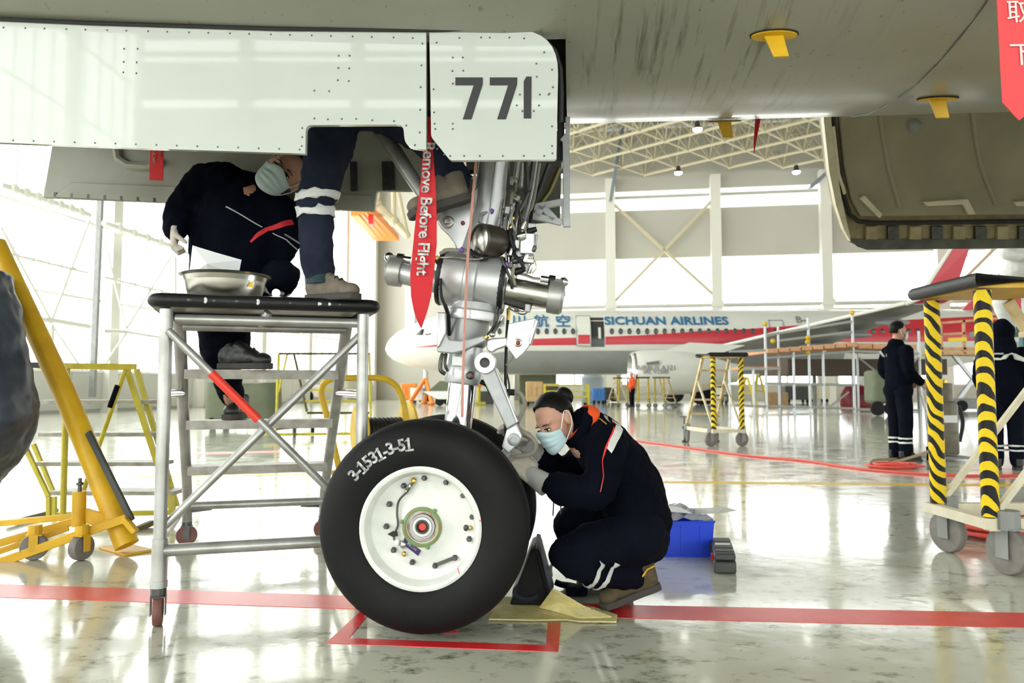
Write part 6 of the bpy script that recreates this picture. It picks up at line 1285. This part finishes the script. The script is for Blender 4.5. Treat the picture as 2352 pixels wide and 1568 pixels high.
for (x0, y0, x1, y1) in ((1968, 818, 2040, 875), (1905, 935, 1950, 900), (2110, 820, 2060, 870)): sbar('brace', at(x0, y0, Yb), at(x1, y1, Yb), .04)
for i in range(8):
    x0 = 1764 + i * 26; m_ = MB(); a, b = at(x0, 806 - i * 2.0, Ya - .3), at(x0 + 23, 804 - i * 2.0, Ya - .3); m_.box((a + b) / 2 + V((0, 1.7, 0)), ((b - a).length, 3.4, .16)); m_.build('plank', M['plank'], sf, smooth=False)
for i in range(4):
    x0 = 1972 + i * 34; m_ = MB(); a, b = at(x0, 794 + i, Ya), at(x0 + 31, 794 + i, Ya); m_.box((a + b) / 2 + V((0, 1.7, 0)), ((b - a).length, 3.4, .2)); m_.build('plank', M['plank'], sf, smooth=False)
for i in range(3):
    x0 = 1692 + i * 30; m_ = MB(); a, b = at(x0, 846, Yb), at(x0 + 27, 846, Yb); m_.box((a + b) / 2, ((b - a).length, 1.6, .12)); m_.build('plank', M['plank'], sf, smooth=False)
for px, py in ((1856, 775), (1855, 785), (1775, 783), (1855, 808), (1957, 718), (1757, 744)): m_ = MB(); m_.ball(at(px, py, Ya - .05), .1, 8, 6); m_.build('coupler', M['yellow'], sf)
t = thing('dock_deck', 'long dark brown dock deck behind the scaffold tubes', 'deck', floor_at(1930, 925)); a, b = at(1775, 845, 36), at(2120, 845, 36)
m_ = MB(); m_.box((a + b) / 2, ((b - a).length, 4, .7)); m_.build('deck', mat('deck_brown', (.085, .06, .045), .7), t, smooth=False)
for px in (1790, 1870, 1960, 2040, 2110): q = at(px, 855, 36); m_ = MB(); m_.bar(V((q.x, q.y, 0)), q, .14); m_.build('leg', M['mgrey'], t, smooth=False)
# yellow scissor lift and basket by the tail
t = thing('lift_basket', 'cream and orange lift basket raised beside the red fuselage', 'lift', floor_at(2225, 935))
def lb(nm, a, b, w=.09, mt='plank'): mb = MB(); mb.bar(a, b, w); return mb.build(nm, M[mt], t, smooth=False)
YL = 30.0
for (x0, y0, x1, y1) in ((2160, 742, 2163, 812), (2213, 735, 2215, 812), (2300, 730, 2302, 812), (2160, 742, 2300, 730), (2162, 768, 2215, 765), (2162, 812, 2302, 812), (2162, 800, 2302, 800)): lb('rail', at(x0, y0, YL), at(x1, y1, YL))
m_ = MB(); a, b = at(2162, 808, YL), at(2302, 808, YL); m_.box((a + b) / 2 + V((0, .7, 0)), ((b - a).length, 1.4, .22)); m_.build('basket_floor', M['tan'], t, smooth=False)
m_ = MB(); m_.bar(at(2180, 781, YL - .1), at(2218, 779, YL - .1), .16); m_.build('yellow_box', M['tapey'], t, smooth=False)
q0, q1 = at(2190, 815, YL + .6), at(2275, 815, YL + .6)
for a, b in ((q0, V((q1.x, q1.y, .3))), (q1, V((q0.x, q0.y, .3)))): lb('scissor_arm', a, b, .14, 'scaf')
m_ = MB(); m_.box((V((q0.x, q0.y, .3)) + V((q1.x, q1.y, .3))) / 2, (2.4, 1.4, .4)); m_.build('chassis', M['mgrey'], t, bevel=.03)
for x in (-.9, .9):
    for y in (-.65, .65): m_ = MB(); m_.lathe([(.1, -.1), (.22, -.1), (.22, .1), (.1, .1)], V(((q0.x + q1.x) / 2 + x, YL + .6 + y, .22)), (0, 1, 0), 16); m_.build('wheel', M['rubber'], t)

# ------------------------------------------------------------------ floor clutter under the far airliner
def boxthing(name, label, cat, px, py, w, h, d, mt, wheels=0, lid=None, Y=None, group=None, legs=False, rot=0):
    c = floor_at(px, py); t = thing(name, label, cat, c, rot, group); z0 = .22 if wheels or legs else 0; RM = Matrix.Rotation(rot, 3, 'Z')
    m_ = MB(); m_.box(c + RM @ V((0, d / 2, z0 + h / 2)), (w, d, h), RM); m_.build('body', M[mt], t, bevel=min(w, h) * .05)
    if lid: m_ = MB(); m_.box(c + RM @ V((0, d / 2, z0 + h + .03)), (w * 1.05, d * 1.04, .08), RM); m_.build('top', M[lid], t, smooth=False)
    for i in range(3): m_ = MB(); m_.box(c + RM @ V((-w * .3 + i * w * .3, -.012, z0 + h * .55)), (w * .22, .03, h * .5), RM); m_.build('panel', M[mt], t, smooth=False)
    if wheels:
        for sx_ in (-1, 1):
            for y in (.12, d - .12): m_ = MB(); m_.lathe([(.04, -.05), (.12, -.05), (.13, 0), (.12, .05), (.04, .05)], c + RM @ V((sx_ * w * .36, y, .13)), RM @ V((1, 0, 0)), 14); m_.build('wheel', M['rubber'], t)
    return t
def frame_cart(name, label, cat, px, py, w, h, d, mt, deck=.35, rails=3, wheels=True, r=.04, shelf=None):
    c = floor_at(px, py); t = thing(name, label, cat, c)
    for x in (-w / 2, w / 2):
        for y in (0, d): m_ = MB(); m_.bar(c + V((x, y, .12)), c + V((x, y, h)), r * 2); m_.build('post', M[mt], t, smooth=False)
    for k in range(rails):
        z = deck + (h - deck) * k / max(1, rails - 1); m_ = MB(); m_.tube([c + V((-w / 2, 0, z)), c + V((w / 2, 0, z)), c + V((w / 2, d, z)), c + V((-w / 2, d, z))], r, 6, closed=True); m_.build('rail', M[mt], t)
    m_ = MB(); m_.box(c + V((0, d / 2, deck)), (w, d, .05)); m_.build('shelf', M[shelf or mt], t, smooth=False)
    if wheels:
        for x in (-w * .45, w * .45):
            for y in (.05, d - .05): m_ = MB(); m_.lathe([(.03, -.04), (.10, -.04), (.11, 0), (.10, .04), (.03, .04)], c + V((x, y, .11)), (1, 0, 0), 12); m_.build('wheel', M['rubber'], t)
    return t
boxthing('equipment_cabinet', 'orange equipment box on the floor left of the jet nose tripod', 'box', 938, 926, .95, 1.0, .8, 'orangep', 1)
t = thing('tripod_jack', 'orange tripod jack under the nose of the far jet', 'jack', floor_at(968, 928)); ap = at(978, 868, 43.2)
for px, py in ((940, 930), (992, 930), (975, 927)): q = floor_at(px, py); m_ = MB(); m_.tube([ap, q + V((0, 0, .1))], [.1, .13], 8); m_.ball(q + V((0, 0, .1)), (.25, .25, .1), 8, 6); m_.build('leg', M['orangep'], t)
m_ = MB(); m_.tube([ap - V((0, 0, .9)), ap + V((0, 0, .4))], .13, 10); m_.build('ram', M['scaf'], t); m_ = MB(); m_.box(at(958, 905, 43), (.7, .5, .7)); m_.build('pump_box', M['paper'], t, bevel=.03)
t = thing('tow_cart', 'white cart with dark green load on small black wheels below the jet', 'cart', floor_at(1014, 932)); c = floor_at(1014, 932)
m_ = MB(); m_.prism([c + V((-1.0, 0, .75)), c + V((1.0, 0, .75)), c + V((.4, 0, .35)), c + V((-.2, 0, .35))], 1.0, (0, 1, 0)); m_.build('tray', M['paper'], t)
m_ = MB(); m_.prism([c + V((-.7, .1, .78)), c + V((.9, .1, .78)), c + V((1.0, .1, 1.25)), c + V((-.1, .1, 1.3))], .8, (0, 1, 0)); m_.build('load', M['green'], t)
for x in (-.1, .35): m_ = MB(); m_.lathe([(.05, -.08), (.22, -.08), (.24, 0), (.22, .08), (.05, .08)], c + V((x, .1, .24)), (0, 1, 0), 16); m_.build('wheel', M['rubber'], t)
boxthing('storage_container', 'tall grey green container standing behind the landing gear under the jet', 'container', 1235, 925, 2.4, 2.3, 1.6, 'green', 0, 'mgrey')
boxthing('crate', 'orange brown crate left of the dark machine below the jet', 'crate', 1228, 932, .9, 1.05, .8, 'wood', 1)
t = boxthing('machine', 'dark engine stand machine with cardboard on top below the jet windows', 'machine', 1262, 928, 1.1, .9, 1.0, 'dgrey', 1, 'wood')
frame_cart('railing_trolley', 'long yellow railing trolley behind the worker with the hair bun', 'trolley', 1302, 936, 2.05, 1.05, 1.0, 'yellowg', .5, 3)
frame_cart('railing_trolley', 'low yellow trolley beside the blue drum and small ladder stands', 'trolley', 1396, 926, 1.15, .65, .8, 'yellowg', .35, 2)
t = thing('drum', 'pale blue grey storage drum standing behind the low yellow trolley', 'drum', floor_at(1362, 924)); c = floor_at(1362, 924); m_ = MB(); m_.lathe([(.7, 0), (.75, .05), (.75, .7), (.78, .75), (.75, .8), (.75, 1.6), (.6, 1.8)], c, (0, 0, 1), 24); m_.build('shell', mat('drum_blue', (.42, .48, .56), .5), t)
boxthing('tool_cabinet', 'blue tool cabinet on the floor left of the low yellow trolley', 'cabinet', 1376, 929, .7, .7, .6, 'bluefar', 1); boxthing('tool_cabinet', 'dark tool cabinet right of the blue one below the jet', 'cabinet', 1400, 927, .6, .75, .6, 'dgrey', 1)
t = thing('yellow_stand', 'yellow hydrant stand beside the piston under the jet', 'stand', floor_at(1100, 930)); c = floor_at(1100, 930); m_ = MB(); m_.tube([c, c + V((0, 0, 1.0))], .09, 10); m_.build('post', M['yellowg'], t); m_ = MB(); m_.ball(c + V((0, 0, 1.1)), .17, 10, 8); m_.build('head', M['orangep'], t); m_ = MB(); m_.box(c + V((0, 0, .1)), (.7, .6, .15)); m_.build('base', M['yellowg'], t, smooth=False)
boxthing('cable_box', 'dark rubber lined box standing right of the yellow hydrant stand', 'box', 1118, 927, .8, .75, .7, 'dgrey')
# ground level windows in the back wall
for i in range(1, 6):
    a, b = cols[i] + .7, cols[i + 1] - .7; fr = MB(); hbox(fr, a, b, -.06, .0, 1.15, 1.25); hbox(fr, a, b, -.06, 0, 2.75, 2.85)
    for k in range(4): x = a + (b - a) * k / 3; hbox(fr, x - .06, x + .06, -.06, 0, 1.15, 2.85)
    wf = struct(fr, 'window_%d' % (130 + i), M['mull'], smooth=False)
    for k in range(3): p = MB(); hbox(p, a + (b - a) * k / 3 + .08, a + (b - a) * (k + 1) / 3 - .08, -.03, -.01, 1.25, 2.75); p.build('pane', M['paneB'], wf, smooth=False)
dd = MB(); c = at(955, 690, 58); hbox(dd, hu_of(930), hu_of(952), -.12, 0, 4, 10.5); struct(dd, 'door_1', M['mull'], smooth=False)
# distant yellow stand left of the engine group
for i, (px, py, h) in enumerate(((1718, 932, 1.5), (1746, 928, 1.7))):
    c = floor_at(px, py); t = thing('yellow_trestle', ['bright yellow trestle standing at the left foot of the scaffold', 'bright yellow trestle leaning behind the scaffold tubes'][i], 'trestle', c)
    for s_ in (-1, 1): m_ = MB(); m_.bar(c + V((.45 * s_, 0, 0)), c + V((.05 * s_, .2, h)), .12); m_.build('leg', M['tapey'], t, smooth=False)
    m_ = MB(); m_.bar(c + V((-.28, .1, h * .45)), c + V((.28, .1, h * .45)), .09); m_.build('rail', M['tapey'], t, smooth=False)
# green covered trolley and small objects left of the wheel
c = floor_at(540, 985); t = thing('covered_trolley', 'trolley covered with a sagging grey green canvas seen through the ladder', 'trolley', c)
m_ = MB(); n_ = 24; vs = []; prof_ = [(0.18, 1.0), (.5, 1.0), (.85, .98), (1.0, .96)]
for z, k_ in prof_:
    for q in range(n_):
        a = 2 * pi * q / n_; ex = abs(cos(a)) ** .35 * (1 if cos(a) > 0 else -1); ey = abs(sin(a)) ** .35 * (1 if sin(a) > 0 else -1)
        sag = (-.07 * (1 - abs(ex) ** 2) if z > .9 else 0) + random.uniform(-.01, .01); vs.append(c + V((ex * .77 * k_, .55 + ey * .5 * k_, z + sag + .03)))
m_.add(vs, [(i * n_ + k, i * n_ + (k + 1) % n_, (i + 1) * n_ + (k + 1) % n_, (i + 1) * n_ + k) for i in range(3) for k in range(n_)] + [tuple(3 * n_ + k for k in range(n_))]); m_.build('canvas', M['green'], t)
for x in (-.55, .5):
    for y in (.15, .95): m_ = MB(); m_.lathe([(.05, -.06), (.13, -.06), (.14, 0), (.13, .06), (.05, .06)], c + V((x, y, .14)), (1, .3, 0), 16); m_.build('wheel', M['rubber'], t)
m_ = MB(); m_.box(c + V((0, .55, .22)), (1.3, .9, .06)); m_.build('deck', M['dgrey'], t, smooth=False)
t = thing('yellow_steps', 'tall thin yellow step frame standing behind the ladder to the right of the canvas trolley', 'steps', floor_at(740, 1000))
for a, b, r_, mt in (((640, 812, 13.4), (850, 812, 13.8), .02, 'olive'), ((640, 812, 13.4), (634, 990, 13.4), .025, 'yellowg'), ((660, 812, 14), (640, 900, 14), .02, 'yellowg'), ((675, 812, 13.6), (705, 945, 13.6), .022, 'olive'), ((848, 812, 13.8), (852, 1000, 13.8), .022, 'yellowg'), ((690, 868, 13.6), (850, 868, 13.9), .02, 'yellowg'), ((700, 895, 13.6), (850, 895, 13.9), .02, 'yellowg'), ((700, 921, 13.6), (850, 921, 13.9), .02, 'yellowg'), ((705, 948, 13.6), (850, 948, 13.9), .02, 'olive'), ((606, 998, 13.2), (850, 995, 13.8), .025, 'yellowg'), ((636, 985, 13.2), (760, 975, 14.5), .02, 'olive'), ((675, 970, 13.5), (676, 1002, 13.3), .02, 'dgrey')):
    m_ = MB(); m_.tube([at(*a), at(*b)], r_, 8); m_.build('frame_tube', M[mt], t)
for px in (676, 718, 845): q = floor_at(px, 1000); m_ = MB(); m_.lathe([(.03, -.03), (.09, -.03), (.1, 0), (.09, .03), (.03, .03)], q + V((0, 0, .1)), (1, .2, 0), 14); m_.build('wheel', M['rubber'], t)
# tow tractor far behind
c = floor_at(672, 925); t = thing('tow_tractor', 'white, yellow and blue tow tractor parked at the far end beside the glazing', 'tractor', c)
m_ = MB(); m_.box(c + V((0, .9, .75)), (2.6, 1.6, .8)); m_.build('body', M['paper'], t, bevel=.05); m_ = MB(); m_.box(c + V((.1, .9, 1.55)), (1.5, 1.4, .9)); m_.build('cab', M['tapey'], t, bevel=.06); m_ = MB(); m_.box(c + V((.1, .15, 1.6)), (1.0, .06, .5)); m_.build('cab_window', M['glassd'], t); m_ = MB(); m_.box(c + V((.5, .08, .95)), (1.4, .05, .3)); m_.build('blue_stripe', M['bluefar'], t)
for x in (-.9, .9): m_ = MB(); m_.lathe([(.1, -.12), (.36, -.12), (.4, 0), (.36, .12), (.1, .12)], c + V((x, .1, .4)), (0, 1, 0), 18); m_.build('wheel', M['rubber'], t)
c = floor_at(2034, 955); t = thing('covered_cart', 'pale green covered cart on black wheels behind the standing worker', 'cart', c); m_ = MB(); m_.box(c + V((0, .5, .95)), (.62, .8, 1.1)); m_.build('cover', M['green'], t, bevel=.12)
for x in (-.2, .25): m_ = MB(); m_.lathe([(.06, -.06), (.22, -.06), (.24, 0), (.22, .06), (.06, .06)], c + V((x, .1, .24)), (0, 1, 0), 16); m_.build('wheel', M['rubber'], t)
# ------------------------------------------------------------------ gas cylinder trolley, hoses on the right
c = floor_at(2182, 1058); t = thing('gas_cylinder', 'brushed steel cylinder with label standing on the white hand truck', 'cylinder', c + V((0, 0, .06)))
sc_ = c.y / F; c0 = c + V((.055, .16, .07)); 
m_ = MB(); m_.lathe([(.13, 0), (.14, .02), (.14, .60), (.125, .64), (.095, .66), (.09, .68), (.09, .86), (.085, .88), (.001, .89)], c0, (0, 0, 1), 28); m_.build('shell', mat('brushed_steel', (.23, .205, .16), .5, .35, var=.25, vs=12), t)
m_ = MB(); m_.box(c0 + V((-.02, -.141, .44)), (.17, .004, .09)); m_.build('label', M['paper'], t); m_ = MB(); m_.box(c0 + V((0, -.141, .27)), (.12, .004, .025)); m_.build('label', M['green'], t)
m_ = MB(); m_.lathe([(.03, .88), (.03, .92), (.01, .93)], c0, (0, 0, 1), 12); m_.build('valve', M['brass'], t)
for x in (.14, .165): m_ = MB(); m_.tube(spline([c0 + V((x, -.02, .6)), c0 + V((x + .05, -.02, .4)), c0 + V((x, -.02, .15))], 5), .012, 8); m_.build('black_hose', M['blackp'], t)
t = thing('hand_truck', 'white tubular hand truck with black wheels carrying the steel cylinder', 'hand truck', c)
for x in (-.26, ): m_ = MB(); m_.tube(spline([c + V((x + .10, .1, .05)), c + V((x + .06, .1, .5)), c + V((x - .02, .1, .82)), c + V((x - .03, .1, .90)), c + V((x + .02, .1, .93)), c + V((x + .10, .1, .91))], 5), .016, 10); m_.build('handle', M['paper'], t); m_ = MB(); m_.tube([c + V((x + .17, .3, .05)), c + V((x + .12, .3, .9))], .014, 8); m_.build('handle', M['paper'], t)
m_ = MB(); m_.box(c + V((0, .18, .035)), (.5, .36, .03)); m_.build('toe_plate', M['mgrey'], t, smooth=False)
for y in (-.03, .40): 
    m_ = MB(); m_.lathe([(.03, -.03), (.085, -.03), (.09, 0), (.085, .03), (.03, .03)], c + V((-.27, y, .09)), (.9, -.45, 0), 18); w_ = m_.build('wheel', M['rubber'], t); m_ = MB(); m_.lathe([(.001, -.035), (.055, -.034), (.055, .034), (.001, .035)], c + V((-.27, y, .09)), (.9, -.45, 0), 16); m_.build('wheel_hub', M['paper'], w_)
m_ = MB(); m_.tube(spline([c0 + V((-.22, -.25, .55)), c0 + V((-.24, -.3, .3)), c0 + V((-.34, -.35, .1)), floor_at(2050, 1062, .02), floor_at(2000, 1068, .02), floor_at(2010, 1056, .03), floor_at(2060, 1054, .02)], 7), .017, 10); props(m_.build('hose', mat('tan_hose', (.38, .30, .19), .6)), 'tan rubber hose looping from the hand truck down to the floor', 'hose')
m_ = MB(); cc = floor_at(2045, 1075)
for k in range(9):
    r0 = .12 + .022 * (k % 6); m_.tube([cc + V((r0 * 1.35 * cos(a) + .03 * (k % 3), r0 * .8 * sin(a) + .02 * k % .05, .012 + .018 * (k // 3) + .004 * sin(3 * a + k))) for a in [2 * pi * q / 28 for q in range(28)]], .011, 6, closed=True)
props(m_.build('hose_coil', M['redhose']), 'small coil of red hose on the floor at the feet of the standing worker', 'hose')
m_ = MB(); m_.tube(spline([floor_at(1440, 1008, .012), floor_at(1480, 1014, .012), floor_at(1600, 1030, .012), floor_at(1720, 1046, .012), floor_at(1850, 1058, .012), floor_at(1960, 1074, .012), floor_at(2090, 1086, .012), floor_at(2230, 1092, .012), floor_at(2420, 1090, .012)], 7), .013, 8); props(m_.build('air_hose', M['redhose']), 'long thin red hose running across the floor toward the right edge', 'hose')
m_ = MB(); cc = floor_at(2390, 1232)
for k in range(16):
    r0 = .20 + .024 * (k % 8); m_.tube([cc + V((r0 * 1.5 * cos(a), r0 * .9 * sin(a), .014 + .022 * (k // 4) + .006 * sin(2 * a + k))) for a in [2 * pi * q / 36 for q in range(36)]], .012, 6, closed=True)
props(m_.build('hose_coil', M['redhose']), 'large coil of red hose on the floor under the right ladder stand', 'hose')
# teal work stand and the worker in white coveralls on it
c = at(2338, 800, 10); c.z = 0; t = thing('teal_work_stand', 'teal steel work stand at the right edge behind the taped ladder stand', 'stand', c)
for x in (.08, .8):
    for y in (0, .8): m_ = MB(); m_.bar(c + V((x, y, 0)), c + V((x, y, 1.62)), .075); m_.build('post', M['tealfar'], t, smooth=False)
m_ = MB(); m_.box(c + V((.42, .4, 1.655)), (1.0, 1.0, .07)); m_.build('deck', M['tealfar'], t, smooth=False)
for x in (.2, .5): m_ = MB(); m_.box(c + V((x, .85, 1.1)), (.25, .02, .9)); m_.build('back_panel', M['paper'], t, smooth=False)
wt = thing('person', 'worker in white coveralls half hidden behind the taped stand at the right edge', 'person', c + V((.1, .3, 1.69)))
b = MB(); k0 = c + V((.12, .35, 1.69))
b.limb([k0 + V((.0, 0, .08)), k0 + V((-.12, -.05, .42)), k0 + V((.1, 0, .8))], [.04, .055, .07]); b.limb([k0 + V((.28, 0, .08)), k0 + V((.28, -.05, .42)), k0 + V((.16, 0, .8))], [.04, .055, .07]); b.limb([k0 + V((.13, 0, .8)), k0 + V((.18, .02, 1.1)), k0 + V((.25, 0, 1.35))], [(.09, .14)] * 3)
hw = Head(k0 + V((.28, .0, 1.60)), (.7, .6, .2), (0, 0, 1)); b.limb([k0 + V((.25, 0, 1.35)), hw.p(0, -.03, -.07)], [.06, .05]); hw.add_to(b); b.limb([k0 + V((.05, 0, 1.33)), k0 + V((-.08, -.1, 1.05)), k0 + V((.12, -.18, .95))], [.05, .04, .03]); b.limb([k0 + V((.42, 0, 1.33)), k0 + V((.5, -.1, 1.05)), k0 + V((.5, -.25, 1.2))], [.05, .04, .03]); b.build('body', M['skin'], wt, mods=organic(.009, 3))
hw.extras(wt, low=-.03, maskm='maskw'); j = MB()
j.limb([k0 + V((.13, 0, .8)), k0 + V((.17, .02, 1.05)), k0 + V((.24, 0, 1.36))], [(.16, .19), (.15, .19), (.12, .17)], 16); j.limb([k0 + V((.0, 0, .10)), k0 + V((-.12, -.05, .42)), k0 + V((.08, 0, .8))], [.09, .11, .13], 14); j.limb([k0 + V((.28, 0, .10)), k0 + V((.28, -.05, .42)), k0 + V((.2, 0, .8))], [.09, .11, .13], 14)
j.limb([k0 + V((.06, 0, 1.34)), k0 + V((-.09, -.1, 1.05)), k0 + V((.10, -.17, .96))], [.09, .08, .06], 14); j.limb([k0 + V((.42, 0, 1.34)), k0 + V((.5, -.1, 1.06)), k0 + V((.5, -.24, 1.19))], [.09, .08, .06], 14)
j.build('coveralls', mat('white_coverall', (.78, .78, .75), .85, bump=.3, bs=30), wt, mods=organic(.013, 5, .03, .1))
for x in (0, .28): shoe(wt, k0 + V((x, .1, .0)), (-.2, -1, 0), mt='paper')
hand(wt, k0 + V((.13, -.2, .95)), (.8, -.4, 0), (0, 0, -1), (0, -1, 0), .7, name='hand', mt='skin'); hand(wt, k0 + V((.5, -.27, 1.22)), (0, -.6, .6), (-1, 0, 0), (0, 0, 1), .7, name='hand', mt='skin')

# more odds and ends standing behind the scaffold
boxthing('machine', 'dark machine on wheels behind the middle scaffold tubes', 'machine', 1835, 926, 1.6, .8, 1.0, 'dgrey', 1, 'mgrey')
boxthing('machine', 'pale grey generator behind the scaffold beside the dark machine', 'machine', 1885, 924, 1.3, 1.0, 1.0, 'cream', 1)
t = thing('engine_cover', 'dark red rounded engine cover on the floor behind the right scaffold tubes', 'cover', floor_at(1978, 934)); c = floor_at(1978, 934); m_ = MB(); m_.lathe([(.75, 0), (.78, .1), (.74, .6), (.5, 1.0), (.001, 1.15)], c + V((0, .5, 0)), (0, 0, 1), 24); m_.build('cover', mat('dark_red_cover', (.28, .02, .03), .5), t); m_ = MB(); m_.bar(c + V((-.5, -.29, .5)), c + V((.5, -.29, .5)), .09); m_.build('strap', M['dgrey'], t)
boxthing('cabinet', 'white cabinet standing right of the dark red engine cover', 'cabinet', 2008, 928, 1.0, 1.9, .8, 'paper', 0)
boxthing('crate', 'low brown crate behind the left scaffold tubes', 'crate', 1790, 931, 1.0, .7, .9, 'wood', 0)
frame_cart('yellow_trolley', 'green yellow rail trolley between engine and scaffold', 'trolley', 1640, 928, 1.6, 1.0, 1.0, 'olive', .5, 2)
